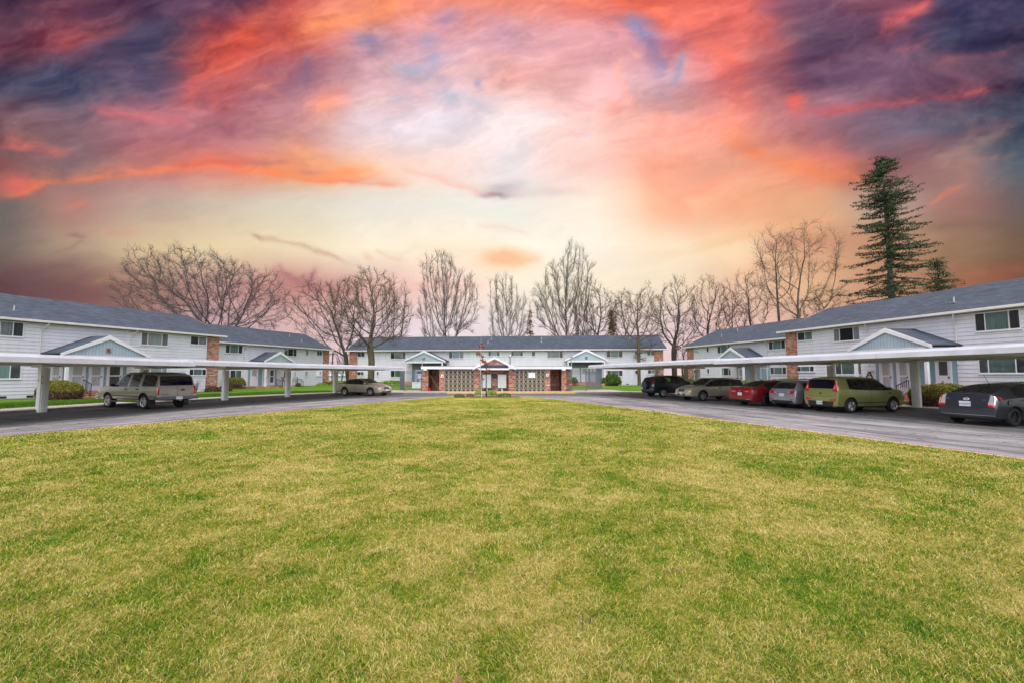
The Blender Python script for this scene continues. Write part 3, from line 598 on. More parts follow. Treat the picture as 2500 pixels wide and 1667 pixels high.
# ------------------------------------------------------------------ grass blades
def blades(name, N, seed, ymin, ymax, label, side=None):
    rg = np.random.default_rng(seed)
    Y = ymin * (ymax / ymin) ** rg.random(N) ; hw_ = 1.2
    X = (rg.random(N) * 2 - 1) * (hw_ * Y + .6)
    # keep inside the lawn
    ly = np.array([p[1] for p in INNER[:9]]); lx = np.array([p[0] for p in INNER[:9]]); ry = np.array([p[1] for p in INNER[11:]])[::-1]; rx = np.array([p[0] for p in INNER[11:]])[::-1]
    k = (X > np.interp(Y, ly, lx) + .02) & (X < np.interp(Y, ry, rx) - .02); X = X[k]; Y = Y[k]; n = len(X)
    sc = np.clip(Y / 5.5, .62, 3.2)
    cl = fbm(X * 5, Y * 5, 5, 3); h = (.016 + .032 * rg.random(n) ** 1.5) * (.6 + .9 * cl) * np.clip(.85 + Y * .012, .85, 1.1); w_ = .0025 * sc * (.7 + .6 * rg.random(n))
    a = rg.random(n) * 2 * np.pi; lean = .3 + 1.5 * rg.random(n); wx, wy = .25 * (fbm(X * 1.3, Y * 1.3, 8, 3) - .5), .25 * (fbm(X * 1.3, Y * 1.3, 9, 3) - .5)
    dx = np.cos(a) * h * lean + wx * h * 4; dy = np.sin(a) * h * lean + wy * h * 4
    b = rg.random(n) * np.pi; px_ = np.cos(b) * w_; py_ = np.sin(b) * w_; z0 = .033
    V = np.zeros((n, 5, 3)); V[:, 0] = np.stack([X - px_, Y - py_, np.full(n, z0)], 1); V[:, 1] = np.stack([X + px_, Y + py_, np.full(n, z0)], 1)
    mx_, my_ = X + dx * .42, Y + dy * .42; mz = z0 + h * .62
    V[:, 2] = np.stack([mx_ + px_ * .8, my_ + py_ * .8, mz], 1); V[:, 3] = np.stack([mx_ - px_ * .8, my_ - py_ * .8, mz], 1); V[:, 4] = np.stack([X + dx, Y + dy, z0 + h * (1 - .28 * np.clip(lean - .6, 0, 1))], 1)
    i = np.arange(n)[:, None] * 5; Fq = i + np.array([[0, 1, 2, 3]]); Ft = i + np.array([[3, 2, 4]])
    rnd = np.repeat(rg.random(n), 5); hg = np.tile(np.array([0, 0, .6, .6, 1.0]), n)
    o = fastmesh(name, V.reshape(-1, 3), Fq, M['blade'], ft=Ft, attr={'rnd': rnd, 'hgt': hg}); props(o, label, 'grass', kind='stuff')
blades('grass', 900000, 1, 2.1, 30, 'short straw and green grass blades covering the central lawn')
# ------------------------------------------------------------------ apartment blocks
class Bld:
    def __init__(s, O, ang, L, name, label, group=None):
        s.O = Vector((*O, 0)); s.a = R(ang); s.L = L; s.u = Vector((math.cos(s.a), math.sin(s.a), 0)); s.n = Vector((s.u.y, -s.u.x, 0))
        s.root = empty(name, s.O, s.a); props(s.root, label, 'apartment block', group)
    def W(s, px, py, y=0.0):      # surveyed point on the plane local y = y -> (x, z)
        r = sight(px, py); o = s.O - s.n * y; t = (o.x * s.n.x + o.y * s.n.y) / (r.x * s.n.x + r.y * s.n.y)
        return (r.x * t - s.O.x) * s.u.x + (r.y * t - s.O.y) * s.u.y, EYE + r.z * t
def window(b, x0, x1, z0, z1, kind, panes=None, parent=None):
    """aluminium sliding window: frame > panes of fabric or blind behind one sheet of glass"""
    f = MB(); t = .045; d0, d1 = -.075, -.004
    w_ = x1 - x0
    panes = panes or ([.25, .5, .25] if w_ > 1.5 else ([.5, .5] if w_ > .55 else [1.0]))
    f.box(x0, x1, d0, d1, z0, z0 + t).box(x0, x1, d0, d1, z1 - t, z1).box(x0, x0 + t, d0, d1, z0 + t, z1 - t).box(x1 - t, x1, d0, d1, z0 + t, z1 - t)
    xs = [x0]; 
    for q in panes: xs.append(xs[-1] + q * w_)
    for x in xs[1:-1]: f.box(x - .022, x + .022, d0 + .01, d1, z0 + t, z1 - t)
    f.box(x0 - .03, x1 + .03, d0 - .03, d1, z0 - .05, z0 - .002)
    fo = f.build('window', M['trim'], b.root if parent is None else parent)
    mats = {'s': 'screen', 'c': 'curtain', 'g': 'curtain_g', 'd': 'dark', 'p': 'drape', 'b': 'bluecurtain', 'v': 'greenblind', 'x': 'screen'}
    for i in range(len(panes)):
        k = kind[min(i, len(kind) - 1)]
        MB().box(xs[i] + .01, xs[i+1] - .01, -.022, -.012, z0 + .02, z1 - .02).build('curtain' if k in 'cgpb' else 'blind', M[mats[k]], fo)
    MB().add([(x0 + t, -.052, z0 + t), (x1 - t, -.052, z0 + t), (x1 - t, -.052, z1 - t), (x0 + t, -.052, z1 - t)], [(0,1,2,3)]).build('pane', M['glass'], fo)
    return fo
def wallmesh(x0, x1, z0, z1, depth):
    m = MB(); m.box(x0, x1, 0.002, depth, z0, z1)
    h = .23; k0 = math.floor((z0 + .02) / h); z = k0 * h - .02
    while z < z1:
        a, c = max(z, z0), min(z + h, z1)
        if c > a: m.add([(x0, -.022, a), (x1, -.022, a), (x1, -.004, c), (x0, -.004, c)], [(0,1,2,3)]); m.add([(x0, -.022, a), (x0, -.002, a), (x1, -.002, a), (x1, -.022, a)], [(0,1,2,3)])
        z += h
    return m
def block(b, x0, x1, zb, eave, ridge=7.45, depth=9.4, ov=.5, rake=.45):
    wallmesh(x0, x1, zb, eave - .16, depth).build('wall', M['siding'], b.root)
    g = MB(); zr = ridge - .12
    for x, s in ((x0, 1), (x1, -1)):
        g = MB(); g.add([(x, 0, eave - .16), (x, depth, eave - .16), (x, depth / 2, zr), (x + .1 * s, 0, eave - .16), (x + .1 * s, depth, eave - .16), (x + .1 * s, depth / 2, zr)], [(0,1,2),(3,5,4),(0,3,4,1),(1,4,5,2),(2,5,3,0)])
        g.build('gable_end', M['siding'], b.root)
    # roof: two slopes with thickness, slightly uneven like old shingle
    r = MB(); xa, xb = x0 - rake, x1 + rake; nx = 60; rnd = random.Random(len(b.root.name))
    jit = [rnd.uniform(-.012, .012) for _ in range(nx + 1)]
    sl = (ridge - eave) / (depth / 2 + ov)
    rows = [(-ov, eave + .02), (depth / 4, eave + .02 + (depth / 4 + ov) * sl * .995), (depth / 2, ridge), (depth * .75, eave + .02 + (depth / 4 + ov) * sl), (depth + ov, eave + .02)]
    vs = []; fs = []
    for y, z in rows:
        for i in range(nx + 1): vs.append((xa + (xb - xa) * i / nx, y, z + jit[i]))
    for q in range(4):
        for i in range(nx): fs.append((q*(nx+1)+i, q*(nx+1)+i+1, (q+1)*(nx+1)+i+1, (q+1)*(nx+1)+i))
    r.add(vs, fs)
    for x, s in ((xa, 1), (xb, -1)):
        r.add([(x, -ov, eave + .02), (x, depth / 2, ridge), (x, depth + ov, eave + .02), (x, depth + ov, eave - .08), (x, depth / 2, ridge - .1), (x, -ov, eave - .08)], [(0,1,4,5),(1,2,3,4)])
    ro = r.build('roof', M['shingle'], b.root)
    MB().box(xa, xb, -ov - .11, -ov + .005, eave - .13, eave + .012).build('gutter', M['cream'], b.root, bevel=.015)
    MB().box(xa, xb, -ov + .006, -.006, eave - .135, eave - .115).build('soffit', M['soffit'], b.root)
    for x in (xa - .03, xb + .003):
        f = MB()
        for (ya, za_), (yb, zb_) in (((-ov, eave), (depth / 2, ridge)), ((depth / 2, ridge), (depth + ov, eave))):
            f.add([(x, ya, za_ - .17), (x + .027, ya, za_ - .17), (x + .027, yb, zb_ - .17), (x, yb, zb_ - .17), (x, ya, za_ + .015), (x + .027, ya, za_ + .015), (x + .027, yb, zb_ + .015), (x, yb, zb_ + .015)], [(0,3,2,1),(4,5,6,7),(0,1,5,4),(2,3,7,6),(1,2,6,5),(3,0,4,7)])
        f.build('bargeboard', M['cream'], b.root)
    b.eave = eave; b.ridge = ridge; b.depth = depth; b.ov = ov; b.zb = zb
def downspout(b, x, zend, out=.46):
    e = b.eave
    MB().tube([(x, -out, e - .12), (x, -out, e - .22), (x - .18, -.09, e - .62), (x - .18, -.06, e - .75), (x - .18, -.06, zend)], .04, 6).build('downspout', M['cream'], b.root)
def brickpier(b, x0, x1, pr=.12):
    MB().box(x0, x1, -pr, .3, b.zb - .1, b.eave - .137).build('brick_pier', M['brick'], b.root)
def pipes(b, pts):
    for x, y in pts:
        z = b.eave + (b.ridge - b.eave) * (y + b.ov) / (b.depth / 2 + b.ov)
        m = MB(); m.tube([(x, y, z - .1), (x, y, z + .38)], .045, 8); m.box(x - .14, x + .14, y - .16, y + .12, z - .02, z + .035); m.build('roof_vent', M['zinc'], b.root)
def vents(b, xs):
    for x in xs: MB().box(x - .17, x + .17, -.04, -.022, b.zb + .12, b.zb + .25).build('crawl_vent', M['dark'], b.root)
def door(b, x0, x1, z0, z1, glazed, y=0.0, blue=False, dark=False):
    m = MB(); m.box(x0, x1, y - .05, y - .006, z0, z1); d = m.build('door', M['bluedoor' if blue else 'door'], b.root)
    f = MB(); t = .07
    f.box(x0 - t, x0 - .002, y - .08, y - .004, z0, z1 + t).box(x1 + .002, x1 + t, y - .08, y - .004, z0, z1 + t).box(x0 - .001, x1 + .001, y - .08, y - .004, z1 + .003, z1 + t); f.build('door_frame', M['trim'], d)
    if glazed:
        zs = [(z0 + 1.12, z1 - .12)] + ([(z0 + .35, z0 + 1.02)] if glazed > 1 else [])
        for a, c in zs:
            MB().box(x0 + .13, x1 - .13, y - .058, y - .051, a, c).build('glazing', M['screen' if dark else 'doorglass'], d)
    MB().box(x1 - .1, x1 - .06, y - .11, y - .052, z0 + .95, z0 + 1.05).build('handle', M['black'], d)
def porch(b, xc, hw, p, ze, zp, letter, doors, floor, steps, posts=True, wallx=None, lamp=None):
    """gabled entrance roof on white posts over a row of doors; p = how far it stands out"""
    o = .30
    sl = (zp - ze) / hw
    r = MB(); T = .07
    for s in (-1, 1):
        a = [(xc + s * (hw + .0), -p - .0, ze), (xc, -p, zp), (xc, -.03, zp), (xc + s * hw, -.03, ze)]
        r.add([(x, y, z + .02) for x, y, z in a] + [(x, y, z + .02 + T) for x, y, z in a], [(0,3,2,1),(4,5,6,7),(0,1,5,4),(1,2,6,5),(2,3,7,6),(3,0,4,7)])
    r.build('porch_roof', M['shingle'], b.root)
    gb = MB()
    for s in (-1, 1):
        x_e, z_e = xc + s * (hw + .04), ze + .075 - .04 * sl
        gb.add([(x_e, -p - .06, z_e), (xc, -p - .06, zp + .105), (xc, -p - .06, zp - .19), (x_e, -p - .06, z_e - .20), (x_e, -p - .003, z_e), (xc, -p - .003, zp + .105), (xc, -p - .003, zp - .19), (x_e, -p - .003, z_e - .20)],
               [(0,1,2,3),(4,7,6,5),(0,4,5,1),(3,2,6,7),(0,3,7,4)])
    gb.build('porch_bargeboard', M['trim'], b.root)
    zl = ze + .02; hi = hw * .93
    gp = MB().add([(xc - hi, -p + .08, zl - .06), (xc + hi, -p + .08, zl - .06), (xc, -p + .08, zp - .06), (xc - hi, -p + .14, zl - .06), (xc + hi, -p + .14, zl - .06), (xc, -p + .14, zp - .06)], [(0,1,2),(3,5,4),(0,3,4,1)]).build('gable_panel', M['boards'], b.root)
    if letter:
        MB().box(xc - .17, xc + .17, -p + .055, -p + .076, zl + .12, zl + .50).build('letter_plaque', M['wood'], gp)
        text('letter', letter, .36, M['black'], gp, (xc, -p + .045, zl + .31), (PI / 2, 0, 0), .004)
    MB().box(xc - hw * .88, xc + hw * .88, -p + .02, -p + .2, zl - .26, zl - .065).box(xc - hw * .88, xc - hw * .88 + .14, -p + .21, -.02, zl - .24, zl - .065).box(xc + hw * .88 - .14, xc + hw * .88, -p + .21, -.02, zl - .24, zl - .065).build('porch_beam', M['trim'], b.root)
    if posts:
        for s in (-1, 1):
            MB().box(xc + s * hw * .88 - (.16 if s > 0 else 0), xc + s * hw * .88 + (.16 if s < 0 else 0), -p + .03, -p + .19, floor - .05, zl - .262).build('porch_post', M['trim'], b.root)
    x0, x1 = wallx or (min(d[0] for d in doors) - .33, max(d[1] for d in doors) + .33)
    MB().box(x0, x1, -.034, -.024, floor, zl + .1).build('entry_wall', M['bluewall'], b.root)
    # blue panels between the doors, then the doors
    ds = sorted(doors)
    if ds:
        fh = ds[0][3]
        for i in range(len(ds) - 1):
            a, c = ds[i][1] + .075, ds[i+1][0] - .075
            if c - a > .03: MB().box(a, c, -.05, -.035, floor, fh + .12).build('blue_panel', M['bluepanel'], b.root)
        for a, c in ((ds[0][0] - .33, ds[0][0] - .075), (ds[-1][1] + .075, ds[-1][1] + .33)):
            MB().box(a, c, -.05, -.035, floor, fh + .12).build('blue_panel', M['bluepanel'], b.root)
    for d in ds: door(b, d[0], d[1], floor + .01, d[3], d[2], -.036, blue=(d[4:] == ('b',)), dark=(d[4:] == ('k',)))
    st_ = MB(); zg = b.zb - .15
    sx0, sx1 = steps
    st_.box(sx0, sx1, -p - .25, -.002, zg, floor - .002)
    n = 2
    for k in range(n):
        top = floor - (floor - (b.zb + .02)) * (k + 1) / (n + 1); st_.box(sx0 + .2, sx1 - .2, -p - .25 - .34 * (k + 1), -p - .252 - .34 * k, zg, top)
    st_.build('brick_steps', M['brick'], b.root)
def railing(b, x, y0, y1, z0, z1, h=.85, side=1, n=7):
    m = MB(); m.bar((x, y0, z0 + h), (x, y1, z1 + h), .04); 
    for k in range(n):
        t = k / (n - 1); y = y0 + (y1 - y0) * t; z = z0 + (z1 - z0) * t; w_ = .035 if k in (0, n - 1) else .016
        m.bar((x, y, z - .02), (x, y, z + h - .01), w_)
    m.bar((x, y0, z0 + .12), (x, y1, z1 + .12), .02); m.build('railing', M['black'], b.root)

LN = Bld((-32.48, 28.44), 70.51, 14.96, 'apartment_block', 'near left white clapboard apartment block with gabled blue porch and brick end pier')
block(LN, -16, 14.9, .12, 5.3)
LF = Bld((-31.15, 47.39), 70.25, 16.81, 'apartment_block', 'far left white clapboard apartment block set back beyond the near one, garden chairs outside')
block(LF, -3, 16.75, .0, 5.12)
CB = Bld((-23.46, 65.72), -5.51, 44.05, 'apartment_block', 'long white apartment block across the end of the court with two blue gabled porches')
block(CB, 0, 44.1, .25, 5.12, ridge=7.42)
RF = Bld((22.18, 57.4), -76.23, 15.79, 'apartment_block', 'far right white clapboard apartment block with green trees behind and a small gabled porch')
block(RF, 0, 19, .0, 5.12)
RN = Bld((23.12, 38.33), -78.15, 15.78, 'apartment_block', 'near right white clapboard apartment block with blue gabled porch, behind the green hatchback')
block(RN, 0.1, 31, .12, 5.3)
def win(b, px0, px1, pt, pb, kind, panes=None, pxm=None):
    xm = pxm or (px0 + px1) / 2
    x0 = b.W(px0, pt)[0]; x1 = b.W(px1, pt)[0]; z1 = b.W(xm, pt)[1]; z0 = b.W(xm, pb)[1]
    z1 = min(z1, b.eave - .2); return window(b, min(x0, x1), max(x0, x1), z0, z1, kind, panes)
# near left block
brickpier(LN, 13.85, 14.93)
win(LN, 344, 411, 811.5, 843.5, 'pcp', [.24, .52, .24]); win(LN, 464, 504, 821.5, 842, 'scs'); win(LN, -62, 59.5, 783 - 7, 820, 'scs', [.5, .27, .23])
win(LN, -80, 53, 882.5, 924.5, 'ggs', [.45, .33, .22]); win(LN, 352, 408, 894, 918, 'ccc'); win(LN, 461, 503, 900, 916, 'scs')
for px in (95, 316): downspout(LN, LN.W(px, 870)[0] + .18, 2.2 if px == 95 else 2.6)
window(LN, -9.5, -7.2, 3.95, 5.02, 'pcp'); window(LN, -9.5, -7.2, 1.2, 2.6, 'pcp'); downspout(LN, -12, .3); downspout(LN, 14.0, .2) if False else None
pipes(LN, [(1.2, .9), (-6, 2)]); vents(LN, [.6, 1.9, 3.0, -3])
def pd(b, a, c): return b.W(a, 900)[0], b.W(c, 900)[0]
ds = [(*pd(LN, 121, 148), 2, 2.62), (*pd(LN, 171, 205), 2, 2.62), (*pd(LN, 218, 249), 2, 2.62), (*pd(LN, 262, 296), 2, 2.62, 'k')]
porch(LN, 4.95, 2.68, 2.3, 3.08, 4.38, 'R', ds, .56, (2.6, 8.0))
railing(LN, 3.6, -2.2, -3.1, .56, .25)
# far left block
brickpier(LF, 15.75, 16.8)
win(LF, 550, 592, 839.5, 862.5, 'sgs'); win(LF, 693, 724, 850, 869.5, 'pds', [.3, .42, .28]); win(LF, 746, 752.5, 852, 867, 'cs'); win(LF, 773, 786, 854, 868, 'ds', [.45, .55])
win(LF, 561, 589, 903, 922, 'sgs'); win(LF, 692, 697, 905, 922, 's'); win(LF, 718, 723, 905, 922, 's'); win(LF, 744, 751, 905, 917, 's'); win(LF, 771, 785, 905, 917, 'ps')
for px in (594.5, 691.5): downspout(LF, LF.W(px, 870)[0] + .2, 2.4)
pipes(LF, [(12.6, 2.8), (13.3, 1.4)]); 
ds = [(*pd(LF, 612, 628), 1, 2.35), (*pd(LF, 641, 653), 2, 2.35), (*pd(LF, 657, 669), 2, 2.35, 'k')]
porch(LF, 6.4, 2.15, 2.3, 3.15, 4.25, '', ds, .42, (3.2, 9.6))
railing(LF, 6.1, -2.2, -3.1, .42, .1); railing(LF, 9.2, -2.2, -3.1, .42, .1)
# end block
brickpier(CB, 0.02, 1.2); brickpier(CB, 42.9, 44.08)
for a in [(873,891,858,871,'ss'),(954,991,857,876,'scd',[.27,.5,.23]),(1096,1132.5,856,875,'sbc',[.25,.47,.28]),(1162,1172,856,869,'db'),(1192,1220,855.5,869,'sbs'),(1248,1277,855,869,'scs'),(1298,1307,855,869,'ss'),(1336,1374.5,854,873.5,'ccs',[.22,.56,.22]),(1480,1520,853,872.5,'sgs'),(1579,1598,852,868,'ss')]: win(CB, *a)
for a in [(872,889,906.5,916,'sg'),(920,925,906.5,916,'d'),(954,990,903.5,920,'svv',[.28,.50,.22]),(1482,1520,903.5,917.5,'sgs'),(1550,1557,903,913,'d'),(1581,1598,902,912,'sc')]: win(CB, *a)
w_ = win(CB, 1549, 1561, 854, 868, 's'); xx, zz = CB.W(1555, 866); MB().box(xx - .35, xx + .35, -.45, -.09, zz - .38, zz + .05).build('air_conditioner', M['grey'], w_)
for px in (990, 1091, 1377, 1478): downspout(CB, CB.W(px, 870)[0] + .18, 3.4)
pipes(CB, [CBp for CBp in ((20.2, 3.3), (19.9, 1.9), (27.6, 3.4), (27.6, 2.2), (40.2, 3.2))]); vents(CB, [5, 9, 35, 39.3])
ds = [(9.9, 10.8, 2, 2.35), (11.3, 12.2, 1, 2.35), (12.9, 13.8, 2, 2.35)]
porch(CB, 11.7, 2.98, 2.4, 3.5, 4.88, 'D', ds, .72, (9.2, 14.6), wallx=(9.3, 14.3))
ds = [(CB.W(1398, 900)[0], CB.W(1414, 900)[0], 0, 2.6), (CB.W(1420, 900)[0], CB.W(1435, 900)[0], 1, 2.6), (CB.W(1442, 900)[0], CB.W(1452, 900)[0], 1, 2.6)]
porch(CB, 33.66, 2.8, 2.4, 3.58, 4.96, 'B', ds, .72, (32.4, 36.2), wallx=(31.3, 35.9))
railing(CB, 32.3, -2.2, -3.1, .72, .4); railing(CB, 11.0, -2.2, -3.1, .72, .4)
# far right block
brickpier(RF, .02, 1.2)
for a in [(1694.5,1706.6,847,861,'cs'),(1725.5,1731,844,860,'ds'),(1752,1784,841.5,862,'sgs'),(1877,1918,824.5,853,'sgs')]: win(RF, *a)
for a in [(1694.5,1706,902,913,'sc'),(1727,1733,899,911,'s'),(1761,1785,897,916,'css'),(1881,1921,895,914,'sgs')]: win(RF, *a)
for px in (1782, 1876): downspout(RF, RF.W(px, 850)[0] + .1, 2.2)
pipes(RF, [(5.3, 3.0), (4.2, 1.7)])
ds = [(RF.W(1805, 905)[0], RF.W(1818, 905)[0], 2, 2.35), (RF.W(1860, 905)[0], RF.W(1874, 905)[0], 0, 2.35, 'b')]
porch(RF, 10.55, 1.95, 2.4, 3.35, 4.38, '', ds, .42, (7.2, 13.0))
railing(RF, 9.6, -2.2, -3.1, .42, .1)
# near right block
brickpier(RN, .12, 1.16)
for a in [(1947,1984.5,804,831.5,'sgc'),(2035,2100,794,832.5,'cdc',[.24,.52,.24]),(2379,2492,760,807,'sgs',[.24,.52,.24])]: win(RN, *a)
for a in [(1946,1989,893,907,'sgs'),(2040,2105,886,914,'pgc'),(2389,2520,870,911,'pgs',[.2,.52,.28])]: win(RN, *a)
for px in (2126, 2344): downspout(RN, RN.W(px, 810)[0], 2.3)
pipes(RN, [(11.6, 1.2), (20, 2.5)]); window(RN, 19.5, 22.0, 3.95, 5.02, 'pcp'); window(RN, 19.5, 22.0, 1.3, 2.6, 'pcp')
ds = [(RN.W(2152, 905)[0], RN.W(2180, 905)[0], 2, 2.62), (RN.W(2194, 905)[0], RN.W(2221, 905)[0], 2, 2.62), (RN.W(2289, 895)[0], RN.W(2322, 895)[0], 1, 2.62, 'k')]
porch(RN, 10.2, 2.5, 2.3, 3.34, 4.47, '', ds, .56, (7.0, 13.2))
railing(RN, 11.3, -2.2, -3.1, .56, .25)
# ------------------------------------------------------------------ carports
def carport(name, label, posts, ext0, ext1, Lc, zf0, zf1, side, brk, marks={}):
    """posts: kerb-side post feet; side=+1 when the court lies to the right of travel (left carport)"""
    root = empty(name, (posts[0][0], posts[0][1], 0)); props(root, label, 'carport'); off = Vector((posts[0][0], posts[0][1], 0))
    P = [Vector((*p, 0)) for p in posts]; n = len(P)
    T = [((P[min(i+1, n-1)] - P[max(i-1, 0)]).normalized()) for i in range(n)]
    Nn = [Vector((t.y, -t.x, 0)) * side for t in T]
    Y0, Y1 = P[0].y, P[-1].y
    def zf(y): return zf0 + (zf1 - zf0) * (y - Y0) / (Y1 - Y0)
    for i in range(n):
        p, nn, t = P[i], Nn[i], T[i]; z = zf(p.y)
        def q(a, b_, z_): v = p + nn * a + t * b_ - off; return (v.x, v.y, z_)
        def bx(m, a0, a1, b0, b1, z0, z1):
            m.add([q(a0,b0,z0), q(a1,b0,z0), q(a1,b1,z0), q(a0,b1,z0), q(a0,b0,z1), q(a1,b0,z1), q(a1,b1,z1), q(a0,b1,z1)], [(0,3,2,1),(4,5,6,7),(0,1,5,4),(1,2,6,5),(2,3,7,6),(3,0,4,7)])
        m = MB(); bx(m, -.17, .15, -.14, .14, 0, z - .18); po = m.build('post', M['post'], root, bevel=.01)
        m = MB(); bx(m, -.02, .10, -.175, -.142, 0.0, z - .06); bx(m, .152, .18, -.08, .08, 0.0, z - .18); m.build('pilaster', M['post'], po)
        if i in marks:
            th = math.atan2(-t.x, t.y) 
            for ch_, a_, zc_ in marks[i]:
                v_ = q(a_, -.1425, zc_); text('post_number', ch_, .15, M['black'], po, (v_[0], v_[1], zc_), (PI / 2, 0, th), .002)
        # tapered beam reaching out over the cars
        m = MB(); a0, a1 = -.7, Lc
        vs = [q(a0,-.07,z-.16), q(a1,-.07,z-.085), q(a1,.07,z-.085), q(a0,.07,z-.16), q(a0,-.07,z+.02), q(a1,-.07,z+.02), q(a1,.07,z+.02), q(a0,.07,z+.02)]
        m.add(vs, [(0,3,2,1),(4,5,6,7),(0,1,5,4),(1,2,6,5),(2,3,7,6),(3,0,4,7)]); m.build('beam', M['under'], root)
        m = MB()
        for s in (-1, 1): m.bar(q(1.0, 0, z - .13), q(1.0, s * 1.1, z + .03), .035)
        m.build('brace', M['grey'], root)
    # roof deck + fascia follow the bend
    pts = [P[0] - T[0] * ext0] + P + [P[-1] + T[-1] * ext1]; NN = [Nn[0]] + Nn + [Nn[-1]]
    bp = P[brk].lerp(P[brk + 1], .5); bn = (Nn[brk] + Nn[brk + 1]).normalized()      # the roof is made of two runs that do not quite line up
    runs = [(pts[:brk + 2] + [bp], NN[:brk + 2] + [bn], .0, -.035), ([bp + T[brk] * .012] + pts[brk + 2:], [bn] + NN[brk + 2:], -.28, .02)]
    H = .205
    for pts, NN, ins, dz in runs:
        back, fr, zz = roofrun(root, pts, NN, off, Lc, ins, dz, zf, side, H)
    return root
def roofrun(root, pts, NN, off, Lc, ins, dz, zf, side, H):
    back = [pts[i] - NN[i] * .75 - off for i in range(len(pts))]; fr = [pts[i] + NN[i] * (Lc + .35 + ins) - off for i in range(len(pts))]
    zz = [zf(p.y) + dz for p in pts]; m = MB(); N2 = len(pts); vs = []
    for i in range(N2): vs += [(*back[i].xy, zz[i] + .03), (*fr[i].xy, zz[i] + .03), (*fr[i].xy, zz[i] + .075), (*back[i].xy, zz[i] + .075)]
    fs = []
    for i in range(N2 - 1):
        a = 4 * i; c = 4 * (i + 1); fs += [(a,a+1,c+1,c), (a+3,c+3,c+2,a+2), (a+1,a+2,c+2,c+1), (a,c,c+3,a+3)]
    fs += [(0,3,2,1), (4*(N2-1), 4*(N2-1)+1, 4*(N2-1)+2, 4*(N2-1)+3)]
    m.add(vs, fs); m.build('roof_deck', M['under'], root)
    m = MB()   # purlins under the deck
    for k in range(1, 6):
        for i in range(N2 - 1):
            a = back[i].lerp(fr[i], k / 6); c = back[i+1].lerp(fr[i+1], k / 6); m.bar((*a.xy, zz[i] + .012), (*c.xy, zz[i+1] + .012), .05, .03)
    m.build('purlins', M['under'], root)
    def fascia(A, C, za, zc, up=0.0, nm='fascia'):
        d = (C - A).normalized(); o_ = Vector((d.y, -d.x, 0)) * side * .0
        f = MB(); w_ = Vector((d.y, -d.x, 0)) * side
        a0, c0 = A + w_ * .012, C + w_ * .012; a1, c1 = A + w_ * .05, C + w_ * .05
        f.add([(*a0.xy, za - .05 + up), (*c0.xy, zc - .05 + up), (*c0.xy, zc + H - .075 + up), (*a0.xy, za + H - .075 + up), (*a1.xy, za - .05 + up), (*c1.xy, zc - .05 + up), (*c1.xy, zc + H - .075 + up), (*a1.xy, za + H - .075 + up)], [(0,3,2,1),(4,5,6,7),(0,1,5,4),(1,2,6,5),(2,3,7,6),(3,0,4,7)])
        f.mi = 1; Ls = (C - A).length; nj = max(1, int(Ls / 3.05))
        for j in range(1, nj + 1):
            e_ = A + d * (j * Ls / (nj + .6)) + w_ * .0505; zj = za + (zc - za) * j / (nj + .6)
            f.add([(*(e_ - d * .006).xy, zj - .048 + up), (*(e_ + d * .006).xy, zj - .048 + up), (*(e_ + d * .006).xy, zj + H - .078 + up), (*(e_ - d * .006).xy, zj + H - .078 + up)], [(0,1,2,3)])
        fo = f.build(nm, [M['carport'], M['grey']], root)
        a2, c2 = A - w_ * .06, C - w_ * .06
        g_ = MB().add([(*a1.xy, za + H - .073 + up), (*c1.xy, zc + H - .073 + up), (*c2.xy, zc + H + .035 + up), (*a2.xy, za + H + .035 + up), (*a2.xy, za + H - .073 + up), (*c2.xy, zc + H - .073 + up)], [(0,1,2,3),(3,2,5,4),(0,4,5,1),(0,3,4),(1,5,2)])
        g_.build('flashing', M['flashing'], fo)
    for i in range(N2 - 1):
        fascia(fr[i], fr[i+1], zz[i], zz[i+1], up=0); fascia(back[i+1], back[i], zz[i+1], zz[i])
    fascia(back[0], fr[0], zz[0], zz[0]); fascia(fr[-1], back[-1], zz[-1], zz[-1])
    return back, fr, zz
CPL = carport('carport', 'long white flat roofed carport on the left with the tan SUV parked under it', [(-23.6,12.2),(-22.5,17),(-21.95,21.4),(-20.9,25.9),(-19.5,31.1),(-17.5,35.7),(-15.45,40.0)], 3.0, 2.3, 5.6, 2.26, 2.17, 1, 2, {2: (('4', .125, 1.62), ('7', -.1, 1.46), ('8', .125, 1.36))})
CPR = carport('carport', 'long white flat roofed carport on the right sheltering the row of parked cars', [(23.7,11.4),(21.95,17.6),(20.05,22.7),(18.4,26.3),(16.4,31.0),(14.55,35.8),(12.85,40.4)], 3.0, 1.6, 5.9, 2.58, 2.29, -1, 3, {2: (('C', -.095, 1.86), ('7', -.095, 1.68))})
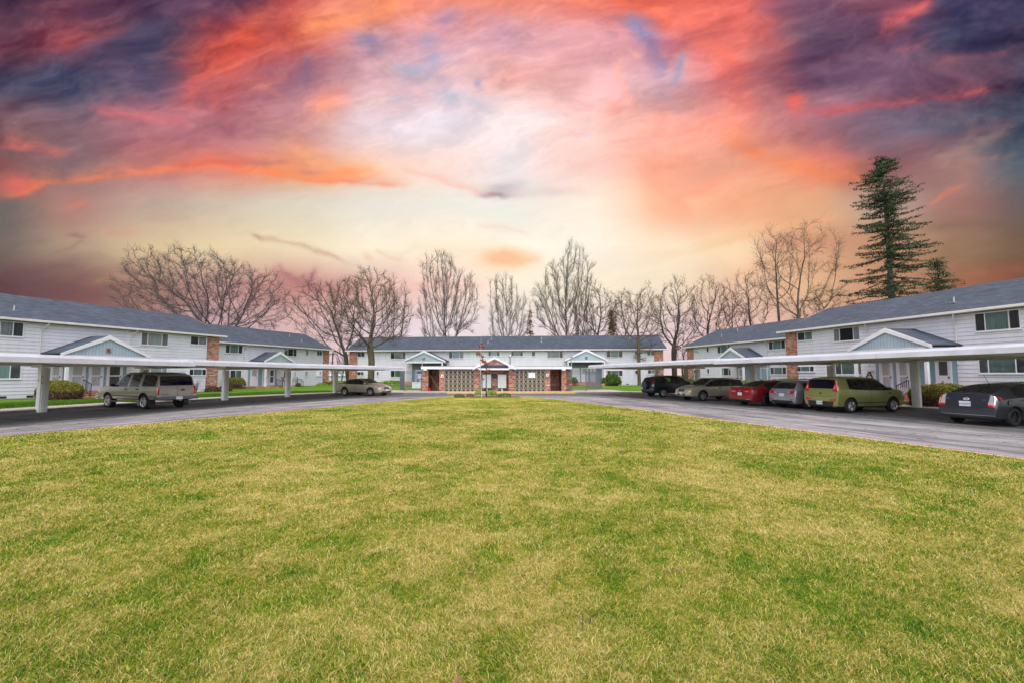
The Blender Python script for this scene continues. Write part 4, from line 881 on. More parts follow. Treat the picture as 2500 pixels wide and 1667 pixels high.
# ------------------------------------------------------------------ cars
PAINTS = {'tan': mk_paint('pewter_tan_paint', (.43, .375, .31), .45), 'champagne': mk_paint('champagne_paint', (.55, .47, .385), .45), 'teal': mk_paint('dark_teal_paint', (.012, .040, .055), .4),
          'gold': mk_paint('pale_gold_paint', (.46, .43, .30), .45), 'red': mk_paint('dark_red_paint', (.26, .012, .018), .3), 'silver': mk_paint('silver_grey_paint', (.36, .375, .42), .6),
          'green': mk_paint('olive_green_paint', (.27, .28, .085), .4), 'slate': mk_paint('slate_blue_grey_paint', (.034, .040, .055), .5), 'darkgrey': plain('dark_metal_grey', (.12, .12, .125), .35, metal=.5)}
def wheel_parts(root, x, y, r, wd, rim_mat, spokes, style):
    s = 1 if y > 0 else -1; wo = empty('wheel_pivot', (0, 0, 0)); bpy.data.objects.remove(wo)
    rr = r * .64
    t = MB().lathe([(rr, -wd/2 + .01), (r * .80, -wd/2), (r * .93, -wd/2 + .012), (r * .985, -wd/2 + .04), (r, 0), (r * .985, wd/2 - .04), (r * .93, wd/2 - .012), (r * .80, wd/2), (rr, wd/2 - .01)], 40, 'y')
    w_ = t.build('wheel', M['tyre'], root, smooth=True, loc=(x, y, r))
    m = MB(); m.lathe([(rr + .004, -wd/2 + .02), (rr + .006, wd/2 - .004), (rr - .018, wd/2 - .012), (rr - .03, wd/2 - .07), (rr - .03, -wd/2 + .02)], 40, 'y')
    m.lathe([(.0001, wd/2 - .028), (.045, wd/2 - .03), (.06, wd/2 - .05), (.06, wd/2 - .09)], 20, 'y')
    for k in range(spokes):
        a = 2 * PI * k / spokes + .3; ca, sa = math.cos(a), math.sin(a); wa, wb = (.030, .036) if spokes > 6 else (.045, .06)
        q0 = (ca * .03, sa * .03); q1 = (ca * (rr - .015), sa * (rr - .015)); n_ = (-sa, ca); y0, y1, d = wd/2 - .04, wd/2 - .025, .03
        vs = [(q0[0]-n_[0]*wa, y0-d, q0[1]-n_[1]*wa), (q0[0]+n_[0]*wa, y0-d, q0[1]+n_[1]*wa), (q1[0]+n_[0]*wb, y1-d, q1[1]+n_[1]*wb), (q1[0]-n_[0]*wb, y1-d, q1[1]-n_[1]*wb),
              (q0[0]-n_[0]*wa*.7, y0, q0[1]-n_[1]*wa*.7), (q0[0]+n_[0]*wa*.7, y0, q0[1]+n_[1]*wa*.7), (q1[0]+n_[0]*wb*.6, y1, q1[1]+n_[1]*wb*.6), (q1[0]-n_[0]*wb*.6, y1, q1[1]-n_[1]*wb*.6)]
        m.add(vs, [(0,1,2,3),(7,6,5,4),(0,4,5,1),(1,5,6,2),(2,6,7,3),(3,7,4,0)])
    if s < 0: m.v = [(a, -b_, c) for a, b_, c in m.v]
    m.build('rim', rim_mat, w_, smooth=True, sharp=35)
    b = MB(); b.lathe([(.0001, 0), (rr - .032, 0)], 24, 'y', (0, s * (wd/2 - .10), 0)); b.build('brake_backing', M['well'], w_)
class Car:
    def __init__(c, name, label, cat, paint, st, axr, axf, track, r, loc, head, glass='carglass', rear_glass=None, rim='alloy', spokes=5, clad=None, seatm='seat', wd=.215, floor=.42, belt=.95, group=None):
        c.root = empty(name, loc, head); props(c.root, label, cat, group); c.st = st; c.paint = PAINTS[paint]
        half = lambda q: q
        bm = bmesh.new(); ring = []; n = len(st)
        cr = bm.edges.layers.float.new('crease_edge'); hc = .45
        for (x, zb, zs, ze, zt, w, wt, sd_, tp) in st:
            H_ = [(0, zb), (w * .72, zb), (w * .955, zb + .07), (w + .012, zb + (zs - zb) * .60), (w, zs), (wt, ze), (wt - .055, ze + (zt - ze) * .5), (wt * .52, zt - (zt - ze) * .08), (0, zt)]
            L_ = [bm.verts.new((x, y, z)) for y, z in H_]; R_ = [L_[0]] + [bm.verts.new((x, -y, z)) for y, z in H_[1:-1]] + [L_[-1]]
            ring.append((L_, R_))
        MI = {'b': 0, 'g': 1, 'p': 3, 'w': 2, 'c': 3, 'D': 6, 'E': 7}
        doors = c.doorspan = None
        def face(vs, mi):
            vs = list(dict.fromkeys(vs))
            if len(vs) > 2:
                f = bm.faces.new(vs); f.material_index = mi
        dz = getattr(c, 'dz', None)
        for i in range(n - 1):
            sd_, tp = st[i][7], st[i][8]; xm = (st[i][0] + st[i+1][0]) / 2
            dm = 0
            if 'D' in sd_: dm = 6
            if 'E' in sd_: dm = 7
            gm = 1 if 'g' in sd_ else (5 if 'r' in sd_ else (3 if 'p' in sd_ else 0))
            for side in (0, 1):
                A, B_ = ring[i][side], ring[i+1][side]
                for k in range(8):
                    q = [A[k], B_[k], B_[k+1], A[k+1]] if side == 0 else [A[k+1], B_[k+1], B_[k], A[k]]
                    mi = 3 if k == 0 else 0
                    if k == 1: mi = 3 if clad else 0
                    if k == 2 or k == 3: mi = dm if not (k == 2 and clad == 'full') else 0
                    if k == 4: mi = gm
                    if k in (6, 7): mi = 2 if tp == 'g' else (4 if tp == 'G' else 0)
                    face(q, mi)
        for side in (0, 1):
            for e, i in ((0, 0), (1, n - 1)):
                A = ring[i][0]; B_ = ring[i][1]
        for i, flip in ((0, 0), (n - 1, 1)):
            A, B_ = ring[i]
            for k in range(8):
                q = [A[k], A[k+1], B_[k+1], B_[k]]
                face(q if not flip else q[::-1], 0)
        bmesh.ops.recalc_face_normals(bm, faces=bm.faces)
        for e in bm.edges:
            mi = {f.material_index for f in e.link_faces}
            if len(mi) > 1 and (1 in mi or 2 in mi or 4 in mi or 5 in mi): e[cr] = .75
        for i_, (L_, R_) in enumerate(ring):
            if i_ in (1, 2, 3, n - 3):
                for side in (0, 1):
                    for k in range(2, 8):
                        e = bm.edges.get((ring[i_][side][k], ring[i_][side][k+1]))
                        if e: e[cr] = max(e[cr], hc if i_ < 4 else .2)
        for i in range(n - 1):
            for side in (0, 1):
                for k, v in ((2, .8), (4, .75), (5, .8), (6, .35)):
                    e = bm.edges.get((ring[i][side][k], ring[i+1][side][k]))
                    if e: e[cr] = max(e[cr], v)
        me = bpy.data.meshes.new('body'); bm.to_mesh(me); bm.free()
        for m in (c.paint, M['carglass'], M['carglass'], M['blackplastic'], M['carglass'], M['carglass'], c.paint, c.paint, M['well']): me.materials.append(m)
        tmp = bpy.data.objects.new('tmpbody', me); COL.objects.link(tmp)
        sb = tmp.modifiers.new('s', 'SUBSURF'); sb.levels = 2; sb.render_levels = 2
        cu = MB()
        for ax in (axr, axf):
            for s in (1, -1):
                prof = [(r * 1.19, s * (track / 2 + .5)), (r * 1.19, s * (track / 2 - .22))]
                b0 = len(cu.v); nn_ = 36
                for rr_, yy in prof:
                    for k in range(nn_):
                        a = 2 * PI * k / nn_; cu.v.append((ax + rr_ * math.cos(a), yy, r + .01 + rr_ * math.sin(a)))
                for k in range(nn_):
                    q = (k + 1) % nn_; cu.f.append([b0+k, b0+q, b0+nn_+q, b0+nn_+k]); cu.m.append(0)
                cu.f.append([b0+k for k in range(nn_)]); cu.f.append([b0+nn_+k for k in range(nn_)][::-1]); cu.m += [0, 0]
        co_ = cu.build('tmpcut', M['well'])
        bo = tmp.modifiers.new('b', 'BOOLEAN'); bo.object = co_; bo.operation = 'DIFFERENCE'; bo.solver = 'EXACT'
        try: bo.material_mode = 'TRANSFER'
        except Exception: pass
        dg = bpy.context.evaluated_depsgraph_get(); dg.update(); ev = tmp.evaluated_get(dg)
        res = bpy.data.meshes.new_from_object(ev)
        bpy.data.objects.remove(tmp); bpy.data.objects.remove(co_)
        bm = bmesh.new(); bm.from_mesh(res); bmesh.ops.recalc_face_normals(bm, faces=bm.faces)
        c.bvh = BVHTree.FromBMesh(bm)
        names = {0: ('body', c.paint), 1: ('side_window', M[glass]), 2: ('windscreen', M['carglass']), 4: ('rear_window', M[rear_glass or glass]), 5: ('quarter_window', M[rear_glass or glass]), 6: ('front_door', c.paint), 7: ('rear_door', c.paint)}
        mname = [m.name if m else '' for m in res.materials]
        wellidx = [i for i, m in enumerate(mname) if m.startswith('wheel_well')]
        for mi, (nm, mat) in names.items():
            for side in ((0,) if mi in (0, 2, 4) else (1, -1)):
                b2 = bm.copy()
                keep = (lambda f: f.material_index == mi or (mi == 0 and (f.material_index == 3 or f.material_index in wellidx or f.material_index > 7)))
                dele = [f for f in b2.faces if not (keep(f) and (side == 0 or f.calc_center_median().y * side > 0))]
                bmesh.ops.delete(b2, geom=dele, context='FACES')
                if len(b2.faces) == 0: b2.free(); continue
                for f in b2.faces: f.material_index = 0 if f.material_index == mi else (1 if f.material_index == 3 else 2)
                if mi != 0:
                    rim_ = bmesh.ops.inset_region(b2, faces=list(b2.faces), thickness=.007 if mi in (6, 7) else .016, use_boundary=True, use_even_offset=True)
                    for f in rim_['faces']: f.material_index = 1
                m2 = bpy.data.meshes.new(nm); b2.to_mesh(m2); b2.free()
                for m in (mat, M['blackplastic'], M['well']): m2.materials.append(m)
                m2.polygons.foreach_set('use_smooth', [True] * len(m2.polygons)); m2.set_sharp_from_angle(angle=R(38))
                o = bpy.data.objects.new(nm, m2); COL.objects.link(o); o.parent = c.root
        bm.free()
        for ax in (axr, axf):
            for s in (1, -1): wheel_parts(c.root, ax, s * track / 2, r, wd, M[rim] if rim in M else PAINTS[rim], spokes, 0)
        # cabin: floor pan and seats seen through the glass
        xr, xf = st[2][0] + .15, axf - .15; w = st[n // 2][5]
        MB().box(xr, xf, -w + .12, w - .12, floor, belt - .18).build('cabin_floor', M['well'], c.root)
        MB().box(axf - .75, axf - .2, -w + .14, w - .14, belt - .2, belt - .03).build('dashboard', M['blackplastic'], c.root, bevel=.03)
        sx = axf - 1.45
        for s in (1, -1):
            m = MB(); m.box(sx - .12, sx, s * .38 - .23, s * .38 + .23, belt - .2, belt + .18); m.box(sx - .12, sx - .02, s * .38 - .12, s * .38 + .12, belt + .2, belt + .36); m.bar((sx - .07, s * .38, belt + .1), (sx - .07, s * .38, belt + .25), .04); m.build('seat', M[seatm], c.root, bevel=.03)
        m = MB(); m.box(sx - 1.02, sx - .9, -.6, .6, belt - .2, belt + .12); m.build('rear_seat', M[seatm], c.root, bevel=.03)
        st_w = MB(); st_w.lathe([(.17, 0), (.185, .015), (.17, .03), (.155, .015), (.17, 0)], 20, 'z', (0, 0, 0)); sw = st_w.build('steering_wheel', M['blackplastic'], c.root, smooth=True, loc=(axf - .9, .38, belt)); sw.rotation_euler = (0, R(-65), 0)
    def hit(c, p, d):
        d = Vector(d).normalized(); r = c.bvh.ray_cast(Vector(p), d)
        return (r[0], r[1] if r[1].dot(d) < 0 else -r[1]) if r[0] is not None else (None, None)
    def patch(c, name, mat, corners, d, off=.012, n=10, m=8, round_=0.0, parent=None):
        """a panel laid on the bodywork: 4 corners (3D) are dropped onto the body along d"""
        P = [Vector(p) for p in corners]; d = Vector(d).normalized(); vs = []; ok = []
        for j in range(m + 1):
            for i in range(n + 1):
                u, v = i / n, j / m
                if round_:
                    uu, vv = u * 2 - 1, v * 2 - 1; k = 1 - round_ * .3 * (uu * uu) * (vv * vv); uu *= k; vv *= k; u, v = (uu + 1) / 2, (vv + 1) / 2
                p = P[0].lerp(P[1], u).lerp(P[3].lerp(P[2], u), v)
                h, nn_ = c.hit(p - d * 1.2, d); ok.append(h is not None); vs.append(h - d * off if h is not None else p)
        fs = []
        for j in range(m):
            for i in range(n):
                q = [j*(n+1)+i, j*(n+1)+i+1, (j+1)*(n+1)+i+1, (j+1)*(n+1)+i]
                if all(ok[k] for k in q):
                    zz_ = [vs[k] for k in q]
                    if max((zz_[a] - zz_[(a+1) % 4]).length for a in range(4)) < .35: fs.append(q)
        if not fs: return None
        mb = MB().add(vs, fs)
        me = bpy.data.meshes.new(name); me.from_pydata(mb.v, [], mb.f); me.materials.append(mat)
        bm = bmesh.new(); bm.from_mesh(me)
        for v_ in [v_ for v_ in bm.verts if not v_.link_faces]: bm.verts.remove(v_)
        bmesh.ops.recalc_face_normals(bm, faces=bm.faces)
        if sum(f.normal.dot(d) for f in bm.faces) > 0: bmesh.ops.reverse_faces(bm, faces=bm.faces)
        be = [e for e in bm.edges if e.is_boundary]; ex = bmesh.ops.extrude_edge_only(bm, edges=be)
        for v_ in [g_ for g_ in ex['geom'] if isinstance(g_, bmesh.types.BMVert)]: v_.co += d * (off + .01)
        bm.to_mesh(me); bm.free(); me.polygons.foreach_set('use_smooth', [True] * len(me.polygons)); me.set_sharp_from_angle(angle=R(40))
        o = bpy.data.objects.new(name, me); COL.objects.link(o); o.parent = parent or c.root; return o
    def both(c, name, mat, corners, d, **k):
        c.patch(name, mat, corners, d, **k); c.patch(name, mat, [(x, -y, z) for x, y, z in corners], (d[0], -d[1], d[2]), **k)
    def plate(c, x, z, s, word, w=.31, h=.16, y=0, o=.012):
        hp, nn_ = c.hit((s * 4, y, z), (-s, 0, 0))
        if hp is None: return
        xx = hp.x + s * o
        b = MB().box(xx - .006, xx + .006, y - w/2, y + w/2, z - h/2, z + h/2).build('number_plate', M['plate'], c.root)
        if word: text('plate_lettering', word, .092, M['navy'], b, (xx + s * .009, y, z - .008), (PI/2, 0, PI/2 if s > 0 else -PI/2), .001)
    def badge(c, p, d, rx, rz, mat, nm='badge'):
        h, nn_ = c.hit(p, d)
        if h is None: return
        s = 1 if d[0] < 0 else -1; m = MB(); n_ = 20
        m.add([(h.x + s * .014, h.y + rx * math.cos(2*PI*k/n_), h.z + rz * math.sin(2*PI*k/n_)) for k in range(n_)] + [(h.x - s * .01, h.y + rx * math.cos(2*PI*k/n_), h.z + rz * math.sin(2*PI*k/n_)) for k in range(n_)],
              [tuple(range(n_))] + [(k, n_ + k, n_ + (k+1) % n_, (k+1) % n_) for k in range(n_)])
        return m.build(nm, mat, c.root)
    def handle(c, x, z, mat, w=.15, h=.035):
        for s in (1, -1):
            hp, nn_ = c.hit((x, s * 2, z), (0, -s, 0))
            if hp is not None: MB().box(x - w/2, x + w/2, hp.y - .012, hp.y + .03 if s > 0 else hp.y - .03, z - h/2, z + h/2).build('door_handle', mat, c.root, bevel=.008) if s > 0 else MB().box(x - w/2, x + w/2, hp.y - .03, hp.y + .012, z - h/2, z + h/2).build('door_handle', mat, c.root, bevel=.008)
    def mirror(c, x, z, mat, y):
        for s in (1, -1):
            m = MB(); m.box(x - .06, x + .08, min(s*y, s*(y+.19)), max(s*y, s*(y+.19)), z, z + .135); m.bar((x + .03, s * (y - .08), z + .02), (x + .01, s * (y + .02), z + .05), .05); m.build('wing_mirror', mat, c.root, bevel=.03, smooth=True)
    def textile(c, word, x, y, z, size, mat, s=-1):
        hp, nn_ = c.hit((s * 4, y, z), (-s, 0, 0))
        if hp is not None: text('badge_lettering', word, size, mat, c.root, (hp.x + s * .014, y, z), (PI/2, 0, PI/2 if s > 0 else -PI/2), .001)
    def rails(c, x0, x1, y, z, mat, bars=()):
        m = MB()
        for s in (1, -1): m.tube([(x0, s*y, z - .05), (x0 + .08, s*y, z + .01), ((x0+x1)/2, s*y, z + .035), (x1 - .08, s*y, z + .01), (x1, s*y, z - .05)], .019, 8)
        for xb in bars: m.bar((xb, -y, z + .025), (xb, y, z + .025), .04, .025)
        m.build('roof_rack', mat, c.root)
def spot(px, Y, py0=0):      # road point seen at picture column px, Y metres away
    r = sight(px, 990); t = Y / r.y; return Vector((r.x * t, Y, 0))
def place(px, Y, deg, ax, ty):
    """root position so that the wheel at local (ax, ty) touches the road at column px"""
    a = R(deg); p = spot(px, Y); return (p.x - (ax * math.cos(a) - ty * math.sin(a)), p.y - (ax * math.sin(a) + ty * math.cos(a)), 0), a
# --- tan SUV, left carport
loc, a = place(356, 23.25, 180 - 21.5, -1.45, .80)
st = [(-2.55,.47,.62,.68,.70,.88,.80,'b','b'),(-2.53,.44,.98,1.05,1.06,.94,.86,'b','b'),(-2.49,.42,1.12,1.17,1.18,.96,.88,'b','G'),(-2.37,.42,1.14,1.62,1.68,.965,.835,'r','b'),(-2.2,.42,1.14,1.73,1.80,.965,.82,'r','b'),(-1.30,.42,1.14,1.76,1.87,.97,.81,'b','b'),(-1.10,.42,1.14,1.77,1.88,.97,.81,'gE','b'),(-.33,.42,1.14,1.77,1.88,.97,.81,'bE','b'),(-.15,.42,1.14,1.77,1.87,.97,.81,'gD','b'),(.52,.42,1.13,1.72,1.81,.97,.81,'gD','g'),(1.05,.42,1.12,1.17,1.21,.965,.86,'bD','b'),(1.14,.42,1.12,1.16,1.20,.965,.86,'b','b'),(2.2,.42,1.07,1.12,1.16,.95,.84,'b','b'),(2.42,.44,.93,1.0,1.03,.93,.82,'b','b'),(2.5,.48,.72,.78,.80,.88,.78,'b','b')]
S = Car('sport_utility_vehicle', 'large tan sport utility vehicle with roof rack under the left carport', 'car', 'tan', st, -1.45, 1.53, 1.63, .375, loc, a, glass='privacy', rear_glass='privacy', spokes=5, wd=.25, belt=1.14, floor=.6, clad=None)
S.patch('tail_lamp', M['redlamp'], [(-2.6,.90,.72),(-2.6,.99,.72),(-2.6,.99,1.14),(-2.6,.90,1.14)], (.75,-.66,0)); S.patch('tail_lamp', M['redlamp'], [(-2.6,-.90,.72),(-2.6,-.99,.72),(-2.6,-.99,1.14),(-2.6,-.90,1.14)], (.75,.66,0))
S.both('reversing_lamp', M['clearlamp'], [(-2.6,.90,.60),(-2.6,.98,.60),(-2.6,.98,.71),(-2.6,.90,.71)], (.75,-.66,0))
MB().box(-2.72, -2.54, -.95, .95, .48, .64).box(-2.70, -2.3, -.99, -.93, .48, .62).box(-2.70, -2.3, .93, .99, .48, .62).build('rear_bumper', M['greyplastic'], S.root, bevel=.03)
MB().box(2.42, 2.6, -.95, .95, .46, .66).build('front_bumper', M['chrome'], S.root, bevel=.03); S.patch('door_seam', M['blackplastic'], [(-2.6,-.006,.66),(-2.6,.006,.66),(-2.6,.006,1.7),(-2.6,-.006,1.7)], (1,0,0), off=.004, n=2, m=30)
MB().box(-2.74, -2.722, -.16, .16, .49, .63).build('number_plate', M['plate'], S.root); S.both('side_moulding', M['blackplastic'], [(-1.0,1.2,.63),(1.1,1.2,.63),(1.1,1.2,.67),(-1.0,1.2,.67)], (0,-1,0), n=20, m=2, off=.02)
S.both('arch_trim', M['chrome'], [(-2.45,1.2,.64),(-1.9,1.2,.64),(-1.9,1.2,.665),(-2.45,1.2,.665)], (0,-1,0), n=12, m=2, off=.012)
MB().box(-1.0, 1.05, .84, 1.02, .34, .39).build('running_board', M['greyplastic'], S.root, bevel=.01); MB().box(-1.0, 1.05, -1.02, -.84, .34, .39).build('running_board', M['greyplastic'], S.root, bevel=.01)
S.mirror(.95, 1.13, M['blackplastic'], .95); S.handle(-.05, 1.0, M['blackplastic'], .17, .06); S.handle(-.98, 1.0, M['blackplastic'], .17, .06); S.rails(-2.1, .35, .66, 1.815, M['blackplastic'], (-1.9, -.4)); S.textile('YUKON', 0, .62, .74, .10, M['greyplastic']); S.textile('GMC', 0, -.74, .74, .08, M['signred'])
MB().box(-2.62, -2.575, -.32, -.17, .93, 1.0).build('door_handle', M['blackplastic'], S.root); 
for s in (1, -1): MB().box(-1.98, -1.94, s*.82 - .14, s*.82 + .14, .12, .48).build('mud_flap', M['blackplastic'], S.root)
m = MB(); m.tube([(-2.3,-.55,.36),(-2.62,-.62,.34)], .035, 8); m.bar((-2.62,0,.46),(-2.85,0,.44),.07); m.build('exhaust_and_hitch', M["grey"], S.root)
# --- champagne saloon, left
loc, a = place(842.5, 38.6, -25, -1.32, -.78)
st = [(-2.43,.36,.55,.62,.64,.76,.66,'b','b'),(-2.40,.27,.82,.90,.92,.85,.75,'b','b'),(-2.32,.22,.95,1.02,1.05,.88,.75,'b','b'),(-1.85,.2,.98,1.07,1.12,.90,.71,'b','G'),(-1.30,.2,.97,1.22,1.31,.905,.65,'gE','G'),(-.95,.2,.96,1.31,1.40,.91,.62,'gE','b'),(-.30,.2,.94,1.345,1.45,.91,.61,'pE','b'),(-.22,.2,.94,1.345,1.45,.91,.61,'gD','b'),(.35,.2,.93,1.31,1.41,.91,.62,'gD','g'),(1.10,.2,.92,.99,1.04,.90,.72,'bD','b'),(1.22,.2,.91,.96,1.01,.90,.74,'b','b'),(1.85,.2,.84,.88,.92,.88,.72,'b','b'),(2.28,.2,.70,.74,.77,.80,.64,'b','b'),(2.43,.26,.52,.56,.58,.66,.52,'b','b')]
X = Car('parked_saloon', 'champagne coloured saloon with spoked alloy wheels under the far end of the left carport', 'car', 'champagne', st, -1.32, 1.455, 1.57, .33, loc, a, spokes=9, belt=.94)
X.both('headlamp', M['clearlamp'], [(2.6,.48,.62),(2.6,.80,.66),(2.6,.80,.78),(2.6,.50,.74)], (-.8,-.45,-.15)); X.both('turn_signal', M['amber'], [(2.3,.80,.66),(2.2,.86,.68),(2.2,.86,.76),(2.3,.80,.77)], (-.5,-.8,0)); X.patch('grille', M['chrome'], [(2.7,-.36,.52),(2.7,.36,.52),(2.7,.30,.72),(2.7,-.30,.72)], (-1,0,0)); X.patch('air_intake', M['blackplastic'], [(2.7,-.62,.28),(2.7,.62,.28),(2.7,.55,.38),(2.7,-.55,.38)], (-1,0,0))
X.both('tail_lamp', M['redlamp'], [(-2.6,.62,.74),(-2.6,.86,.76),(-2.6,.86,.92),(-2.6,.62,.92)], (.7,-.6,0)); X.plate(2.45, .47, 1, ''); X.handle(-.05, .80, M['chrome']); X.handle(-1.0, .82, M['chrome']); X.mirror(.92, .94, PAINTS['champagne'], .87)
X.both('sill_trim', M['chrome'], [(-1.0,1.2,.30),(1.1,1.2,.30),(1.1,1.2,.325),(-1.0,1.2,.325)], (0,-1,0), n=16, m=2, off=.012); X.both('window_trim', M['chrome'], [(-1.5,1.2,.965),(1.0,1.2,.945),(1.0,1.2,.96),(-1.5,1.2,.98)], (0,-1,0), n=24, m=2, off=.01)
# --- dark teal SUV with spare wheel, right
loc, a = place(1619, 35.3, 17, -1.37, -.78)
st = [(-2.25,.42,.60,.65,.67,.80,.72,'b','b'),(-2.22,.34,.92,.98,1.0,.87,.80,'b','b'),(-2.17,.3,1.05,1.10,1.12,.89,.80,'b','G'),(-1.98,.3,1.07,1.48,1.54,.90,.72,'r','b'),(-1.26,.3,1.06,1.54,1.65,.905,.70,'p','b'),(-1.17,.3,1.06,1.545,1.66,.905,.70,'gE','b'),(-.28,.28,1.04,1.55,1.685,.905,.70,'pE','b'),(-.2,.28,1.04,1.55,1.685,.905,.70,'gD','b'),(.4,.28,1.03,1.51,1.63,.905,.70,'gD','g'),(1.05,.28,1.04,1.11,1.16,.90,.76,'bD','b'),(1.15,.28,1.04,1.10,1.14,.90,.78,'b','b'),(1.78,.28,.98,1.02,1.06,.88,.74,'b','b'),(2.1,.3,.84,.89,.92,.84,.70,'b','b'),(2.2,.36,.60,.65,.68,.74,.62,'b','b')]
V = Car('sport_utility_vehicle', 'dark teal compact sport utility vehicle with a covered spare wheel on its back door', 'car', 'teal', st, -1.37, 1.29, 1.56, .355, loc, a, glass='carglass', rear_glass='privacy', spokes=6, clad=True, belt=1.05, floor=.5)
V.both('tail_lamp', M['redlamp'], [(-2.3,.70,.98),(-2.3,.92,.98),(-2.2,.90,1.20),(-2.2,.72,1.20)], (.8,-.55,0)); V.both('reversing_lamp', M['clearlamp'], [(-2.3,.70,.84),(-2.3,.90,.84),(-2.3,.91,.97),(-2.3,.70,.97)], (.8,-.55,0))
m = MB(); m.lathe([(.0001,-2.44),(.26,-2.44),(.345,-2.42),(.36,-2.36),(.355,-2.27),(.3,-2.24)], 32, 'y'); m.v = [(y, x * 1.0 + .12, z + .94) for x, y, z in m.v]; m.build('spare_wheel_cover', PAINTS['teal'], V.root, smooth=True, sharp=35)
V.plate(-2.25, .70, -1, '', y=.60, w=.29, h=.15); V.rails(-1.9, .3, .58, 1.625, M['zinc']); V.handle(-.02, .93, PAINTS['teal']); V.handle(-1.0, .95, PAINTS['teal']); V.mirror(.9, 1.05, PAINTS['teal'], .87); V.both('headlamp', M['clearlamp'], [(2.3,.50,.80),(2.3,.82,.82),(2.3,.82,.95),(2.3,.52,.92)], (-.8,-.45,-.1)); V.patch('rear_bumper_pad', M['blackplastic'], [(-2.4,-.8,.40),(-2.4,.8,.40),(-2.4,.8,.52),(-2.4,-.8,.52)], (1,0,0), n=16); V.both('reflector', M['redlamp'], [(-2.4,.62,.57),(-2.4,.82,.57),(-2.4,.82,.62),(-2.4,.62,.62)], (1,0,0), n=4, m=2)
# --- pale gold estate facing the court
loc, a = place(1715, 30.4, 180 + 17, 1.29, .75)
st = [(-2.40,.38,.55,.60,.62,.76,.68,'b','b'),(-2.37,.30,.82,.88,.90,.83,.75,'b','b'),(-2.30,.27,.95,1.03,1.06,.86,.76,'b','G'),(-2.05,.25,.98,1.36,1.42,.87,.68,'r','b'),(-1.27,.24,.98,1.42,1.50,.875,.66,'p','b'),(-1.19,.24,.98,1.42,1.505,.875,.66,'gE','b'),(-.25,.24,.96,1.44,1.54,.875,.66,'pE','b'),(-.17,.24,.96,1.44,1.54,.875,.66,'gD','b'),(.38,.24,.95,1.40,1.49,.875,.66,'gD','g'),(1.08,.24,.95,1.01,1.05,.87,.73,'bD','b'),(1.18,.24,.94,1.0,1.04,.87,.74,'b','b'),(1.85,.24,.89,.93,.97,.85,.70,'b','b'),(2.22,.26,.76,.80,.83,.79,.64,'b','b'),(2.38,.32,.55,.60,.62,.68,.55,'b','b')]
O_ = Car('estate_car', 'pale gold estate car with roof bars facing out between the teal and red cars', 'car', 'gold', st, -1.38, 1.29, 1.50, .335, loc, a, spokes=7, belt=.97, glass='carglass', rear_glass='carglass', seatm='seat_tan')
O_.both('headlamp', M['clearlamp'], [(2.5,.34,.64),(2.5,.74,.68),(2.5,.76,.82),(2.5,.36,.77)], (-.85,-.4,-.1)); O_.both('turn_signal', M['amber'], [(2.3,.74,.68),(2.2,.82,.70),(2.2,.82,.81),(2.3,.75,.82)], (-.5,-.8,0)); O_.patch('grille', M['blackplastic'], [(2.7,-.29,.62),(2.7,.29,.62),(2.7,.33,.76),(2.7,-.33,.76)], (-1,0,0)); O_.patch('grille_trim', M['chrome'], [(2.7,-.33,.76),(2.7,.33,.76),(2.7,.34,.785),(2.7,-.34,.785)], (-1,0,0), off=.02, m=2); O_.patch('grille_bar', M['chrome'], [(2.7,-.3,.68),(2.7,.3,.68),(2.7,.3,.695),(2.7,-.3,.695)], (-1,0,0), off=.022, m=2)
O_.patch('air_intake', M['blackplastic'], [(2.7,-.42,.36),(2.7,.42,.36),(2.7,.38,.46),(2.7,-.38,.46)], (-1,0,0)); O_.plate(2.4, .50, 1, 'BLY1942'); O_.badge((4,0,.70),(-1,0,0),.05,.03,M['chrome'])
for s in (1, -1):
    h, _n = O_.hit((4, s * .60, .46), (-1, 0, 0))
    if h: m = MB(); m.lathe([(.0001,.0),(.07,.0),(.095,-.01),(.10,-.05)], 20, 'y'); m.v = [(h.x + y + .02, h.y + x, h.z + z) for x, y, z in m.v]; m.build('fog_lamp', M['clearlamp'], O_.root, smooth=True)
O_.rails(-2.0, .3, .55, 1.475, M['blackplastic'], (-1.5, -.2)); O_.handle(-.02, .86, M['blackplastic'], .17, .05); O_.handle(-1.0, .88, M['blackplastic'], .17, .05); O_.mirror(.88, .97, M['blackplastic'], .85); O_.both('sill_cladding', PAINTS['gold'], [(-.95,1.2,.3),(.95,1.2,.3),(.95,1.2,.42),(-.95,1.2,.42)], (0,-1,0), n=16, m=4, off=.02)
# --- dark red saloon
loc, a = place(1872, 25.4, 16, -1.38, -.80)
st = [(-2.44,.34,.52,.58,.60,.78,.68,'b','b'),(-2.41,.25,.78,.86,.88,.86,.76,'b','b'),(-2.33,.2,.93,1.01,1.04,.89,.76,'b','b'),(-1.98,.2,.96,1.04,1.08,.91,.70,'b','G'),(-1.45,.2,.96,1.18,1.26,.92,.66,'gE','G'),(-.95,.2,.95,1.30,1.40,.925,.63,'gE','b'),(-.27,.2,.93,1.335,1.45,.925,.62,'pE','b'),(-.19,.2,.93,1.335,1.45,.925,.62,'gD','b'),(.35,.2,.92,1.30,1.41,.925,.63,'gD','g'),(1.15,.2,.91,.98,1.03,.92,.74,'bD','b'),(1.25,.2,.90,.97,1.01,.92,.76,'b','b'),(1.9,.2,.84,.88,.92,.89,.74,'b','b'),(2.3,.2,.70,.74,.77,.82,.66,'b','b'),(2.44,.28,.52,.56,.58,.68,.54,'b','b')]
